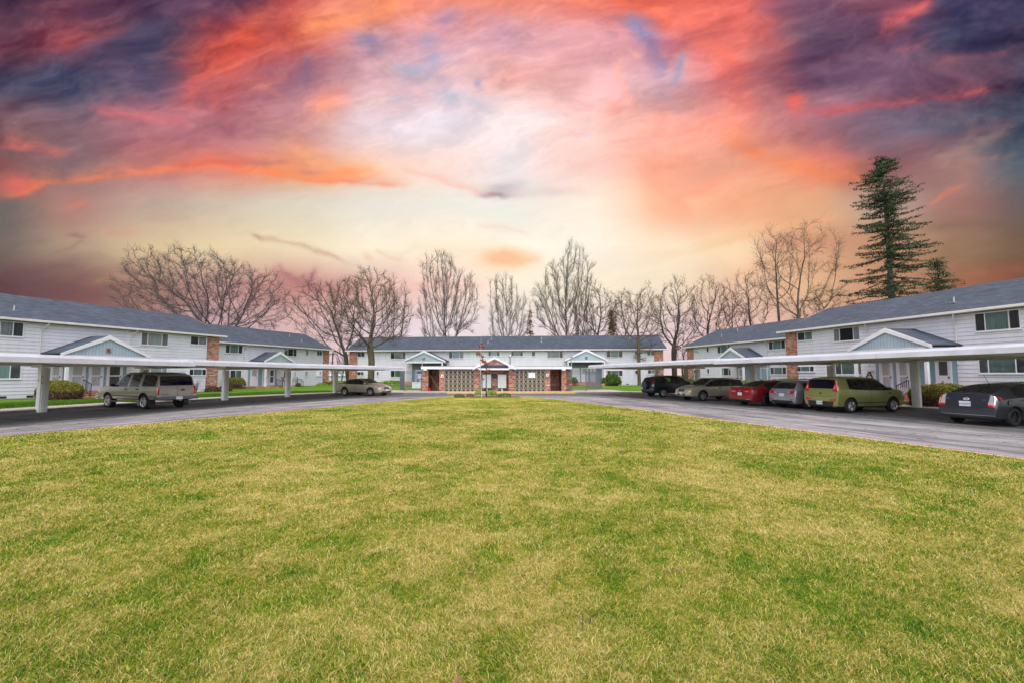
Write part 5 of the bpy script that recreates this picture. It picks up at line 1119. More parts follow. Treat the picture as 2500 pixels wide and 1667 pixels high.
A_ = Car('parked_saloon', 'dark red saloon with black wheels backed between the gold estate and silver hatchback', 'car', 'red', st, -1.38, 1.45, 1.60, .335, loc, a, glass='privacy', rear_glass='privacy', rim='blackrim', spokes=7, belt=.95)
A_.both('tail_lamp', M['redlamp'], [(-2.6,.40,.74),(-2.6,.86,.76),(-2.6,.90,.90),(-2.6,.42,.86)], (.85,-.45,0), off=.014); A_.both('lamp_strip', M['clearlamp'], [(-2.6,.50,.78),(-2.6,.70,.79),(-2.6,.70,.83),(-2.6,.50,.82)], (.85,-.45,0), off=.02, n=5, m=2); A_.plate(-2.4, .66, -1, '', w=.3); A_.badge((-4,0,.84),(1,0,0),.045,.04,M['chrome']); A_.patch('bumper_trim', M['blackplastic'], [(-2.6,-.7,.27),(-2.6,.7,.27),(-2.6,.7,.36),(-2.6,-.7,.36)], (1,0,0), n=16); A_.patch('chrome_lip', M['chrome'], [(-2.6,-.7,.365),(-2.6,-.45,.365),(-2.6,-.45,.395),(-2.6,-.7,.395)], (1,0,0), n=5, m=2)
A_.both('window_trim', M['chrome'], [(-1.6,1.2,1.0),(1.0,1.2,.945),(1.0,1.2,.96),(-1.6,1.2,1.015)], (0,-1,0), n=24, m=2, off=.01); A_.handle(-.02, .82, PAINTS['red']); A_.handle(-1.05, .84, PAINTS['red']); A_.mirror(.95, .93, PAINTS['red'], .88); A_.both('crease_line', M['chrome'], [(-.9,1.2,.36),(.9,1.2,.36),(.9,1.2,.375),(-.9,1.2,.375)], (0,-1,0), n=16, m=2, off=.01)
m = MB(); m.add([(-.95,-.03,1.40),(-.95,.03,1.40),(-.72,0,1.45),(-.95,0,1.475)], [(0,1,2),(0,2,3),(1,3,2),(0,3,1)]); m.build('roof_fin', PAINTS['red'], A_.root)
# --- silver hatchback
loc, a = place(1971, 23.4, 15.5, -1.37, -.76)
st = [(-2.20,.32,.50,.55,.57,.74,.66,'b','b'),(-2.17,.25,.72,.78,.80,.82,.73,'b','b'),(-2.09,.2,.90,.98,1.01,.85,.74,'b','G'),(-1.80,.2,.97,1.27,1.33,.865,.66,'b','b'),(-1.62,.2,.98,1.31,1.39,.87,.65,'r','b'),(-1.2,.2,.96,1.345,1.44,.87,.64,'p','b'),(-1.12,.2,.96,1.35,1.445,.87,.64,'gE','b'),(-.2,.2,.93,1.37,1.465,.87,.64,'pE','b'),(-.12,.2,.93,1.37,1.465,.87,.64,'gD','b'),(.42,.2,.92,1.34,1.43,.87,.64,'gD','g'),(1.10,.2,.92,.98,1.02,.865,.73,'bD','b'),(1.2,.2,.92,.97,1.01,.865,.74,'b','b'),(1.75,.2,.85,.89,.92,.84,.70,'b','b'),(2.1,.2,.70,.74,.77,.78,.62,'b','b'),(2.2,.28,.5,.54,.56,.66,.52,'b','b')]
I_ = Car('hatchback_car', 'silver grey hatchback with red tail lamps between the red saloon and green hatchback', 'car', 'silver', st, -1.37, 1.27, 1.51, .325, loc, a, spokes=5, belt=.95, glass='privacy', rear_glass='carglass')
I_.both('tail_lamp', M['redlamp'], [(-2.4,.50,.74),(-2.4,.86,.76),(-2.3,.90,.96),(-2.3,.62,.90)], (.8,-.55,0), off=.014); I_.both('lamp_insert', M['clearlamp'], [(-2.4,.48,.76),(-2.4,.62,.78),(-2.4,.66,.86),(-2.4,.60,.86)], (.8,-.55,0), off=.02, n=4, m=3); I_.plate(-2.2, .70, -1, ''); I_.badge((-4,0,.84),(1,0,0),.05,.03,M['chrome']); I_.patch('rear_bumper_pad', M['blackplastic'], [(-2.4,-.7,.30),(-2.4,.7,.30),(-2.4,.62,.42),(-2.4,-.62,.42)], (1,0,0), n=16); I_.both('reflector', M['redlamp'], [(-2.4,.52,.45),(-2.4,.70,.45),(-2.4,.70,.49),(-2.4,.52,.49)], (1,0,0), n=4, m=2)
MB().box(-2.16, -2.10, -.30, .30, .785, .80).build('tailgate_trim', M['chrome'], I_.root) if False else I_.patch('tailgate_trim', M['chrome'], [(-2.4,-.27,.80),(-2.4,.27,.80),(-2.4,.27,.815),(-2.4,-.27,.815)], (1,0,0), m=2); I_.mirror(.9, .95, PAINTS['silver'], .85); I_.handle(-.0, .83, PAINTS['silver']); I_.handle(-1.0, .86, PAINTS['silver']); I_.both('headlamp', M['clearlamp'], [(2.3,.45,.66),(2.3,.75,.70),(2.3,.75,.82),(2.3,.47,.76)], (-.8,-.45,-.1))
# --- olive green boxy hatchback
loc, a = place(2074, 21.0, 14.7, -1.33, -.785)
st = [(-2.10,.30,.50,.55,.56,.78,.70,'b','b'),(-2.08,.26,.80,.84,.86,.87,.80,'b','b'),(-2.05,.24,1.02,1.07,1.09,.88,.79,'b','G'),(-1.95,.22,1.08,1.49,1.54,.885,.73,'b','b'),(-1.82,.22,1.08,1.55,1.61,.89,.72,'b','b'),(-1.40,.22,1.07,1.56,1.65,.89,.72,'g','b'),(-1.1,.22,1.05,1.56,1.66,.89,.72,'gE','b'),(-.30,.22,1.03,1.54,1.66,.89,.72,'pE','b'),(-.21,.22,1.03,1.54,1.66,.89,.72,'gD','b'),(.46,.22,1.02,1.51,1.62,.89,.72,'gD','g'),(1.08,.22,1.03,1.11,1.15,.885,.78,'bD','b'),(1.18,.22,1.03,1.10,1.14,.885,.79,'b','b'),(1.70,.22,1.01,1.06,1.09,.875,.78,'b','b'),(1.93,.24,.93,.99,1.02,.84,.74,'b','b'),(2.03,.28,.74,.80,.83,.78,.70,'b','b'),(2.06,.32,.56,.60,.62,.74,.66,'b','b')]
K_ = Car('hatchback_car', 'olive green boxy hatchback with tall red tail lamps beside the carport post', 'car', 'green', st, -1.33, 1.22, 1.57, .325, loc, a, spokes=5, belt=1.02, glass='carglass', rear_glass='privacy', wd=.22)
K_.both('tail_lamp', M['redlamp'], [(-2.2,.68,.98),(-2.2,.90,.96),(-2.0,.86,1.36),(-2.0,.70,1.40)], (.82,-.5,0), off=.016); K_.both('lamp_insert', M['clearlamp'], [(-2.2,.74,1.08),(-2.2,.80,1.07),(-2.1,.79,1.24),(-2.1,.74,1.24)], (.82,-.5,0), off=.022, n=3, m=4)
K_.both('reflector', M['redlamp'], [(-2.3,.56,.56),(-2.3,.84,.56),(-2.3,.84,.66),(-2.3,.56,.62)], (.9,-.3,0), off=.014, n=6, m=3); K_.patch('rear_bumper_pad', M['blackplastic'], [(-2.3,-.60,.28),(-2.3,.60,.28),(-2.3,.66,.52),(-2.3,-.66,.52)], (1,0,0), off=.02, n=20); K_.plate(-2.2, .44, -1, 'AKR2504', y=.02, o=.045); K_.badge((-4,0,.88),(1,0,0),.06,.035,M['blackplastic'])
K_.both('side_moulding', M['blackplastic'], [(-.95,1.2,.44),(.85,1.2,.44),(.85,1.2,.475),(-.95,1.2,.475)], (0,-1,0), n=20, m=2, off=.016); K_.handle(-.02, .88, PAINTS['green'], .17, .05); K_.handle(-.98, .90, PAINTS['green'], .17, .05); K_.mirror(.85, 1.02, M['blackplastic'], .86); K_.both('headlamp', M['clearlamp'], [(2.2,.44,.72),(2.2,.78,.76),(2.1,.80,.92),(2.1,.46,.88)], (-.8,-.45,-.1)); K_.both('wing_vent', M['blackplastic'], [(.92,1.2,.86),(1.12,1.2,.86),(1.12,1.2,.91),(.95,1.2,.91)], (0,-1,0), n=5, m=2, off=.01)
K_.patch('tailgate_seam', M['blackplastic'], [(-2.3,-.66,.735),(-2.3,.66,.735),(-2.3,.66,.745),(-2.3,-.66,.745)], (1,0,0), off=.006, n=24, m=2)
# --- slate hatchback at the right edge
loc, a = place(2468, 15.5, 14.5, -1.37, -.76)
st = [(-2.24,.32,.50,.56,.57,.72,.62,'b','b'),(-2.21,.24,.66,.72,.74,.82,.74,'b','b'),(-2.13,.21,.86,.94,.97,.85,.76,'b','b'),(-2.08,.2,.90,1.03,1.07,.86,.74,'b','b'),(-1.96,.2,.94,1.08,1.13,.87,.70,'b','G'),(-1.50,.2,.97,1.22,1.28,.875,.65,'b','G'),(-1.22,.2,.97,1.28,1.355,.88,.63,'r','G'),(-.92,.2,.96,1.33,1.42,.88,.62,'gE','b'),(-.22,.2,.94,1.375,1.485,.88,.61,'pE','b'),(-.14,.2,.94,1.375,1.485,.88,.61,'gD','b'),(.38,.2,.92,1.33,1.45,.88,.62,'gD','g'),(1.25,.2,.92,.98,1.02,.87,.74,'bD','b'),(1.33,.2,.91,.96,1.0,.87,.74,'b','b'),(1.75,.2,.84,.88,.92,.85,.70,'b','b'),(2.1,.2,.68,.72,.75,.77,.60,'b','b'),(2.22,.26,.52,.56,.58,.62,.5,'b','b')]
P_ = Car('hatchback_car', 'dark slate sloping hatchback with clear and red tail lamps, cut by the right edge', 'car', 'slate', st, -1.37, 1.33, 1.52, .315, loc, a, rim='blackrim', spokes=8, belt=.95, glass='carglass', rear_glass='carglass')
P_.both('tail_lamp', M['clearlamp'], [(-2.3,.66,.72),(-2.3,.86,.70),(-2.2,.86,1.0),(-2.2,.70,1.06)], (.85,-.45,0), off=.016); P_.both('lamp_band', M['redlamp'], [(-2.3,.66,.66),(-2.3,.87,.66),(-2.3,.87,.73),(-2.3,.66,.73)], (.85,-.45,0), off=.018, n=6, m=2); P_.both('lamp_stripe', M['redlamp'], [(-2.3,.79,.74),(-2.3,.815,.74),(-2.2,.80,1.0),(-2.2,.775,1.02)], (.85,-.45,0), off=.024, n=2, m=6); P_.both('side_lamp', M['redlamp'], [(-2.1,1.0,.88),(-2.0,1.0,.90),(-2.02,1.0,.98),(-2.1,1.0,1.0)], (.4,-.9,0), off=.012, n=3, m=3)
P_.plate(-2.2, .74, -1, 'AVJ3602', w=.33, h=.17, y=.02); b = P_.badge((-4,.0,.90),(1,0,0),.085,.042,M['signwhite']); P_.badge((-4.0,0,.90),(1,0,0),.06,.026,M['navy']); P_.textile('ABS', 0, -.50, .885, .05, M['chrome']); P_.textile('HYBRID', 0, .56, .90, .035, M['zinc'])
P_.patch('bumper_line', PAINTS['silver'], [(-2.4,-.80,.36),(-2.4,.80,.36),(-2.4,.80,.372),(-2.4,-.80,.372)], (1,0,0), off=.01, n=24, m=2); P_.patch('tailgate_line', M['blackplastic'], [(-2.4,-.72,.625),(-2.4,.72,.625),(-2.4,.72,.64),(-2.4,-.72,.64)], (1,0,0), off=.006, n=24, m=2); P_.patch('spoiler_lip', M['chrome'], [(-2.2,-.68,1.075),(-2.2,.68,1.075),(-2.2,.68,1.088),(-2.2,-.68,1.088)], (1,0,0), off=.02, n=24, m=2)
P_.mirror(1.0, .95, PAINTS['slate'], .86); P_.handle(-.02, .84, PAINTS['slate']); P_.handle(-.98, .88, PAINTS['slate']); MB().tube([(-.95,-.0,1.40),(-1.02,0,1.46),(-1.22,0,1.72)], [.02,.008,.005], 6).build('aerial', M['blackplastic'], P_.root)
m = MB(); m.lathe([(.0001,0),(.085,0),(.09,-.006)], 24, 'y', (-1.62,-.893,.80)); m.build('fuel_flap', PAINTS['slate'], P_.root)
# ------------------------------------------------------------------ brick mailbox shelter
YS = 43.8; KS = FP / YS
def sx(px): return (px - 1250) / KS
def sz(py): return EYE + (913 - py) / KS
sh = empty('mailbox_shelter', (0, YS, .142)); props(sh, 'low brick and breeze block mailbox shelter with a small gabled middle', 'shelter')
Z0 = -.02; ZT = 2.11
def bx(x0, x1, y0, y1, z0, z1, nm, mat, par=None, **k): return MB().box(x0, x1, y0, y1, z0, z1).build(nm, mat, par or sh, **k)
bx(sx(1031.5), sx(1045.5), 0, .55, Z0, ZT, 'brick_pier', M['brick']); bx(sx(1073), sx(1085), 0, .35, Z0, ZT, 'brick_pier', M['brick'])
bx(sx(1159), sx(1171.5), 0, .5, Z0, ZT, 'brick_pier', M['brick']); bx(sx(1242), sx(1257), 0, .5, Z0, ZT, 'brick_pier', M['brick'])
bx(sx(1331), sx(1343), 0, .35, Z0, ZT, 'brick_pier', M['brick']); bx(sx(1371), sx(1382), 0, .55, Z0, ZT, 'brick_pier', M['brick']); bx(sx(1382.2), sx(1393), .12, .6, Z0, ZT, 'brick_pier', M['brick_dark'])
bx(sx(1032), sx(1392), 2.9, 3.15, Z0, ZT, 'back_wall', M['brick']); bx(sx(1171.7), sx(1241.8), .62, .85, Z0, ZT, 'alcove_wall', M['brick'])
bx(sx(1045.6), sx(1072.9), 2.2, 2.4, Z0, ZT, 'inner_wall', M['brick']); bx(sx(1343.2), sx(1370.8), 2.2, 2.4, Z0, ZT, 'inner_wall', M['brick'])
bx(sx(1031.8), sx(1033), .56, 2.88, Z0, ZT, 'end_wall', M['brick']); bx(sx(1391), sx(1392.5), .62, 2.88, Z0, ZT, 'end_wall', M['brick'])
def breeze(x0, x1):
    m = MB(); cw, ch = .42, .205; nx = max(1, round((x1 - x0) / cw)); cw = (x1 - x0) / nx; nz = round((ZT - Z0) / ch); ch = (ZT - Z0) / nz
    for i in range(nx + 1):
        x = x0 + i * cw; m.box(max(x0, x - .045), min(x1, x + .045), .02, .16, Z0, ZT - .001)
    for j in range(nz + 1):
        z = Z0 + j * ch
        for i in range(nx): m.box(x0 + i * cw + .0455, x0 + (i + 1) * cw - .0455, .035, .15, max(Z0, z - .026), min(ZT - .002, z + .026))
    for i in range(nx):
        for j in range(nz):
            cx, cz = x0 + (i + .5) * cw, Z0 + (j + .5) * ch
            if j % 2: m.prism([(cx - .15, cz), (cx - .07, cz - .034), (cx + .07, cz - .034), (cx + .15, cz), (cx + .07, cz + .034), (cx - .07, cz + .034)], .03, .15)
            else:
                for s in (-1, 1): m.prism([(cx + s * .155, cz - .075), (cx + s * .155, cz + .075), (cx + s * .06, cz)], .03, .15) if True else 0
    o = m.build('breeze_block_screen', M['blockface'], sh); return o
breeze(sx(1085.2), sx(1158.8)); breeze(sx(1257.2), sx(1330.8))
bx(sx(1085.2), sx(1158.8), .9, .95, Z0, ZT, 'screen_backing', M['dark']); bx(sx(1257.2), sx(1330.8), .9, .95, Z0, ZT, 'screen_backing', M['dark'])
bx(sx(1029.5), sx(1157.5), -.28, 3.3, ZT + .001, ZT + .26, 'flat_roof', M['trim']); bx(sx(1258.5), sx(1395), -.28, 3.3, ZT + .001, ZT + .26, 'flat_roof', M['trim'])
bx(sx(1028.8), sx(1157.3), -.30, 3.32, ZT + .262, ZT + .285, 'roof_edge', M['grey']); bx(sx(1258.7), sx(1395.7), -.30, 3.32, ZT + .262, ZT + .285, 'roof_edge', M['grey'])
gx, gz, ge = sx(1208), sz(873) - .142, sz(902) - .142
for s in (-1, 1):
    xe = sx(1155) if s < 0 else sx(1260)
    m = MB(); m.add([(xe, -.42, ge + .10), (gx, -.42, gz), (gx, 3.3, gz), (xe, 3.3, ge + .10), (xe, -.42, ge + .18), (gx, -.42, gz + .08), (gx, 3.3, gz + .08), (xe, 3.3, ge + .18)], [(0,3,2,1),(4,5,6,7),(0,1,5,4),(2,3,7,6),(3,0,4,7)]); m.build('gable_roof', M['shingle'], sh)
    m = MB(); m.add([(xe, -.47, ge + .19), (gx, -.47, gz + .09), (gx, -.47, gz - .13), (xe, -.47, ge - .03), (xe, -.422, ge + .19), (gx, -.422, gz + .09), (gx, -.422, gz - .13), (xe, -.422, ge - .03)], [(0,1,2,3),(4,7,6,5),(0,4,5,1),(3,2,6,7),(0,3,7,4)]); m.build('bargeboard', M['trim'], sh)
m = MB(); zt_ = sz(891) - .142; m.add([(sx(1178), -.38, zt_), (sx(1239), -.38, zt_), (gx, -.38, gz - .10), (sx(1178), .4, zt_), (sx(1239), .4, zt_), (gx, .4, gz - .10)], [(0,1,2),(3,5,4),(0,3,4,1)]); m.build('brick_gable', M['brick'], sh)
bx(sx(1172), sx(1241), -.36, .3, sz(898.3) - .142, zt_ - .002, 'blue_header', M['shingle']); bx(sx(1170.5), sx(1242.5), -.52, -.37, sz(902.6) - .142, sz(898.4) - .142, 'header_beam', M['trim'])
for nm_, xa_ in (('left', 1178), ('right', 1215.5)):
    x0 = sx(xa_); x1 = sx(xa_ + 20.5); t = empty('mailbox_cluster', ((x0 + x1) / 2, YS + .12, .142)); props(t, f'pale grey green bank of mailboxes on a pedestal, {nm_} of the black wreath', 'mailboxes', 'mailbox banks in the brick alcove')
    hw_ = (x1 - x0) / 2; zt2, zb2 = sz(913.5) - .142, sz(946) - .142
    MB().box(-hw_, hw_, 0, .4, zb2, zt2).build('cabinet', M['mail'], t, bevel=.01); MB().box(-.07, .07, .12, .28, 0, zb2).build('pedestal', M['mail'], t)
    m = MB(); nx_, nz_ = 4, 5
    for i in range(nx_):
        for j in range(nz_):
            wx = 2 * hw_ / nx_; wz = (zt2 - zb2 - .06) / nz_; m.box(-hw_ + i * wx + .012, -hw_ + (i + 1) * wx - .012, -.008, -.001, zb2 + .03 + j * wz + .012, zb2 + .03 + (j + 1) * wz - .012)
    m.build('mailbox_doors', M['mail'], t)
t = MB().lathe([(.17, -.03), (.20, -.05), (.23, -.03), (.20, 0), (.17, -.03)], 24, 'y').build('wreath', M['black'], loc=(sx(1207), YS + .6, sz(917))); props(t, 'round black wreath hanging on the brick wall between the mailboxes', 'wreath')
MB().lathe([(.0001, -.03), (.17, -.02)], 20, 'y').build('wreath_centre', M['navy'], t)
def sign(px0, px1, py0, py1, nm, label, red=0.0, y=-.03):
    o = MB().box(sx(px0), sx(px1), YS + y - .012, YS + y, sz(py1), sz(py0)).build(nm, M['signwhite']); props(o, label, 'sign')
    if red: MB().box(sx(px0), sx(px1), YS + y - .015, YS + y - .0125, sz(py1), sz(py1) + (sz(py0) - sz(py1)) * red).build('red_band', M['signred'], o)
    return o
s_ = sign(1077, 1083.5, 913, 923.5, 'notice_sign', 'small white notice with a red foot on the left brick pier', .28)
m = MB(); m.add([(sx(1080.2) - .07, YS - .05, sz(919)), (sx(1080.2) + .07, YS - .05, sz(919)), (sx(1080.2), YS - .05, sz(915))], [(0,1,2)]); m.build('symbol', M['black'], s_)
s_ = sign(1333, 1339.5, 911.5, 918, 'notice_sign', 'small white notice with red border on the right brick pier'); MB().box(sx(1335), sx(1337.5), YS - .05, YS - .0425, sz(916), sz(914)).build('symbol', M['black'], s_)
MB().box(sx(1332.6), sx(1339.9), YS - .029, YS - .0285, sz(918.4), sz(911.1)).build('red_border', M['signred'], s_)
sign(1290, 1306.5, 908.5, 921.5, 'notice_board', 'blank white board fixed to the right breeze block screen')
o = MB().bar((sx(1047), YS + .9, sz(914)), (sx(1072), YS + .4, .2), .07, .03).build('leaning_plank', M['wood']); props(o, 'pale wooden plank leaning across the left opening of the shelter', 'plank')
o = MB().lathe([(.0001, 0), (.12, 0), (.15, .3), (.14, .3), (.11, .02)], 16).build('bucket', M['red'], loc=(sx(1047.5), YS + .35, .142)); props(o, 'red bucket on the ground inside the left opening of the shelter', 'bucket')
for px, nm_ in ((1040, 'left'), (1375, 'right')):
    m = MB(); m.box(-.18, .18, -.1, .05, -.02, .2); o = m.build('wall_lamp', M['cream'], loc=(sx(px), YS - .31, 2.13), bevel=.03); props(o, f'cream security lamp on the {nm_} end of the shelter roof edge', 'lamp'); MB().box(-.12, .12, -.115, -.101, .0, .12).build('lens', M['signwhite'], o)
m = MB(); m.tube([(0, 0, 0), (.0, 0, 1.0)], .085, 12); m.lathe([(.16, .93), (.17, 1.0), (.06, 1.16), (.0001, 1.18)], 14); m.bar((-.14, 0, 0), (-.1, 0, .35), .03); o = m.build('chimney_flue', M['zinc'], loc=(sx(1245.5), YS + 1.9, 2.55)); props(o, 'galvanised chimney flue with a round cap on the shelter roof', 'flue')
def flood(px, Y, top, label, face):
    z = D(px, top, Y).z; x = D(px, top, Y).x; t = empty('floodlight_pole', (x, Y, .14)); props(t, label, 'floodlight')
    MB().tube([(0, 0, 0), (0, 0, z - .25)], .045, 8).build('pole', M['zinc'], t); MB().box(-.26, .14, -.12, .12, z - .24, z - .13).build('lamp_head', M['grey'], t, bevel=.03)
flood(1031, 47.4, 873, 'floodlight on a tall pole behind the left end of the shelter', 1); flood(1395, 44.9, 869, 'floodlight on a tall pole beside the right end of the shelter', 1)
# ------------------------------------------------------------------ railings and slatted screens beside the shelter
def fence(pts, label, z=.142, h=1.88, slat=(), group=None):
    t = empty('metal_fence', (*pts[0], z)); props(t, label, 'fence', group); o0 = Vector((*pts[0], 0))
    for i in range(len(pts) - 1):
        a, b = Vector((*pts[i], 0)) - o0, Vector((*pts[i+1], 0)) - o0; L = (b - a).length; d = (b - a).normalized()
        MB().bar(a + Vector((0,0,0)), a + Vector((0,0,h + .05)), .07).build('post', M['fence'], t)
        m = MB(); m.bar(a + Vector((0,0,h)), b + Vector((0,0,h)), .04); m.bar(a + Vector((0,0,h - .2)), b + Vector((0,0,h - .2)), .03); m.bar(a + Vector((0,0,.12)), b + Vector((0,0,.12)), .03); m.build('rails', M['fence'], t)
        m = MB(); n = max(2, int(L / (.115 if i not in slat else .10)))
        for k in range(1, n): q = a + d * (L * k / n); m.bar(q + Vector((0,0,.1)), q + Vector((0,0,h + .02)), .026 if i not in slat else .092, .014)
        m.build('pickets', M['fence'], t)
    b = Vector((*pts[-1], 0)) - o0; MB().bar(b, b + Vector((0,0,h + .05)), .07).build('post', M['fence'], t)
def fp(px, Y): v = D(px, 940, Y); return (v.x, v.y)
fence([fp(977, 48.5), fp(987, 44.2), fp(1029, 44.0)], 'grey metal fence with a slatted return left of the brick shelter', slat=(0,))
fence([fp(1396, 44.0), fp(1430, 44.2), fp(1468, 50.5)], 'grey metal fence turning away right of the brick shelter')
v = D(1024, 916, 43.85); t = MB().box(v.x - .26, v.x + .26, v.y - .02, v.y, v.z - .36, v.z + .36).build('rules_sign', M['navy']); props(t, 'dark rules sign hanging on the left fence by the shelter', 'sign')
m = MB()
for k in range(7): m.box(v.x - .2 + .02 * (k % 3), v.x + .2 - .03 * (k % 2), v.y - .024, v.y - .021, v.z - .30 + k * .055, v.z - .275 + k * .055)
m.box(v.x - .24, v.x + .24, v.y - .024, v.y - .021, v.z + .12, v.z + .16); m.build('sign_lines', M['signwhite'], t)
v = D(1017, 930, 52); t = empty('storage_chest', (v.x, 52, .16)); props(t, 'white storage chest on the paving behind the left fence', 'chest'); MB().box(-.5, .5, 0, .5, 0, .62).build('box', M['door'], t, bevel=.02); MB().box(-.53, .53, -.03, .53, .623, .70).build('lid', M['door'], t, bevel=.02)
# ------------------------------------------------------------------ lamp post at the tip of the lawn
LP = G(1187, 967.5, .04); t = empty('lamp_post', LP); props(t, 'short black lamp post with a glass lantern at the far tip of the lawn', 'lamp post')
zt3 = EYE + (913 - 884) * LP.y / FP; MB().tube([(0,0,0),(0,0,.25),(0,0,.3),(0,0,zt3 - .5)], [.07,.06,.04,.035], 10).build('pole', M['black'], t)
m = MB(); zl = zt3 - .5
for k in range(6):
    a = PI * k / 3; m.bar((.06 * math.cos(a), .06 * math.sin(a), zl), (.13 * math.cos(a), .13 * math.sin(a), zl + .3), .016)
m.lathe([(.16, zl + .30), (.17, zl + .32), (.05, zl + .42), (.02, zl + .5), (.0001, zl + .5)], 6); m.lathe([(.0001, zl - .02), (.07, zl - .02), (.07, zl + .01), (.0001, zl + .01)], 6); m.build('lantern_frame', M['black'], t); MB().lathe([(.055, zl + .01), (.12, zl + .29)], 6).build('lantern_glass', M['glass'], t)
# ------------------------------------------------------------------ low white garage, utility pole and wires beyond the left gap
t = empty('garage', (-52, 112, 0)); props(t, 'low white garage with a grey roof seen in the gap beyond the far left block', 'garage'); MB().box(-14, 18, 0, 8, -.1, 1.9).build('wall', M['hut'], t)
m = MB(); m.add([(-14.6, -.5, 1.35), (18.6, -.5, 1.35), (18.6, 4, 2.35), (-14.6, 4, 2.35), (18.6, 8.5, 1.35), (-14.6, 8.5, 1.35)], [(0,1,2,3),(3,2,4,5)]); m.build('roof', M['rooflow'], t); MB().box(7.2, 9.2, -.03, -.001, .1, 1.3).build('door', M['door'], t)
t = empty('utility_pole', D(811, 905, 104).xy.to_3d()); props(t, 'thin wooden utility pole in the gap between the left block and the end block', 'utility pole'); MB().tube([(0,0,0),(0,0,6.8)], [.16,.11], 8).build('pole', M['bark'], t); MB().bar((-.9,0,6.3),(.9,0,6.3), .1).build('crossarm', M['bark'], t)
m = MB(); a = Vector((0,0,6.5)); b = Vector((12,-30,6.2)); pts = [a.lerp(b, k/12) - Vector((0,0,.5*math.sin(PI*k/12))) for k in range(13)]; m.tube(pts, .012, 4); m.build('wire', M['black'], t)
# ------------------------------------------------------------------ things on the porches and verges
def at_block(b, x, y, z=0): return b.O + b.u * x - b.n * y + Vector((0, 0, z))
def patio_chair(pos, rz, label):
    t = empty('patio_chair', pos, rz); props(t, label, 'chair', 'dark metal patio chairs on the far left porch')
    MB().box(-.25, .25, -.25, .25, .40, .43).build('seat', M['black'], t); m = MB()
    m.bar((-.24,.24,.43),(-.26,.38,1.0),.03); m.bar((.24,.24,.43),(.26,.38,1.0),.03); m.bar((-.26,.38,.98),(.26,.38,.98),.03)
    for k in range(-2, 3): m.bar((k*.09,.25,.43),(k*.1,.38,.98),.015)
    m.build('backrest', M['black'], t)
    for s in (-1, 1):
        for q in (-1, 1): MB().bar((s*.23, q*.22, 0), (s*.23, q*.22, .40), .028).build('leg', M['black'], t)
        m = MB(); m.bar((s*.27,-.22,.62),(s*.27,.3,.62),.03); m.bar((s*.27,-.22,.43),(s*.27,-.22,.62),.02); m.build('armrest', M['black'], t)
p = at_block(LF, 8.35, -1.2, .42); patio_chair(p, LF.a + R(20), 'dark patio chair on the far left porch, nearer the blue wall'); p = at_block(LF, 9.2, -1.7, .42); patio_chair(p, LF.a - R(60), 'dark patio chair turned sideways at the right end of the far left porch')
xx, zz = LF.W(735, 930, -2.5); t = empty('garden_light', at_block(LF, xx, -2.5, .15)); props(t, 'small solar garden light on a stake in the left verge', 'garden light'); MB().tube([(0,0,0),(0,0,1.0)], .015, 6).build('stake', M['black'], t); MB().box(-.16,.16,-.12,.12,1.0,1.05).build('lamp_head', M['grey'], t)
v = G(806, 940, .14); t = empty('wheelbarrow', (v.x, v.y, .14), R(20)); props(t, 'red wheelbarrow tipped up behind the last post of the left carport', 'wheelbarrow')
m = MB(); m.add([(-.6,-.3,.15),(.5,-.3,.75),(.5,.3,.75),(-.6,.3,.15),(-.45,-.2,0),(.45,-.2,.5),(.45,.2,.5),(-.45,.2,0)], [(0,1,2,3),(4,7,6,5),(0,4,5,1),(1,5,6,2),(2,6,7,3),(3,7,4,0)]); m.build('tray', M['red'], t); MB().lathe([(.1,-.05),(.19,-.04),(.2,0),(.19,.04),(.1,.05)], 18, 'y', (.62,0,.2)).build('wheel', M['tyre'], t)
m = MB(); m.bar((-.9,-.28,.1),(.62,-.2,.25),.04); m.bar((-.9,.28,.1),(.62,.2,.25),.04); m.build('handles', M['wood'], t)
# small folding table and a plank by the near right doors, ornament on the wall
xx, zz = RN.W(2281, 918, -1.6); t = empty('side_table', at_block(RN, xx, -1.6, .56)); props(t, 'small dark table with crossed legs on the near right porch', 'table'); MB().box(-.3,.3,-.22,.22,.62,.66).build('tabletop', M['grey'], t)
for s in (-1, 1): MB().bar((s*.25,-.18,0),(-s*.25,.18,.62),.03).build('leg', M['black'], t)
xx, zz = RN.W(2299, 920, -1.7); o = MB().bar((0,0,0),(.16,.1,.95),.09,.05).build('firewood_stick', M['wood'], loc=at_block(RN, xx, -1.7, .45)); props(o, 'brown stick of wood propped up by the near right door', 'stick')
xx, zz = RN.W(2126, 917, -.06); t = empty('metal_ornament', at_block(RN, xx, -.06, zz), RN.a); props(t, 'black metal ornament fixed to the clapboard above the green car', 'ornament')
m = MB(); m.bar((-.32,-.03,-.1),(-.05,-.03,.3),.045); m.bar((-.05,-.03,.3),(.16,-.03,-.18),.05); m.bar((-.2,-.03,.28),(.26,-.03,.3),.045); m.bar((-.18,-.03,.06),(.1,-.03,.06),.035); m.lathe([(.07,-.045),(.12,-.05),(.12,-.02),(.07,-.02)], 14, 'y', (.42,0,-.36)); m.build('scrollwork', M['black'], t)
for b, xs_ in ((LN, (11.4, 3.3)),):
    pass
M['browndry'] = plain('dry_brown_leaf', (.22, .12, .06), .8, var=.3, scale=20)
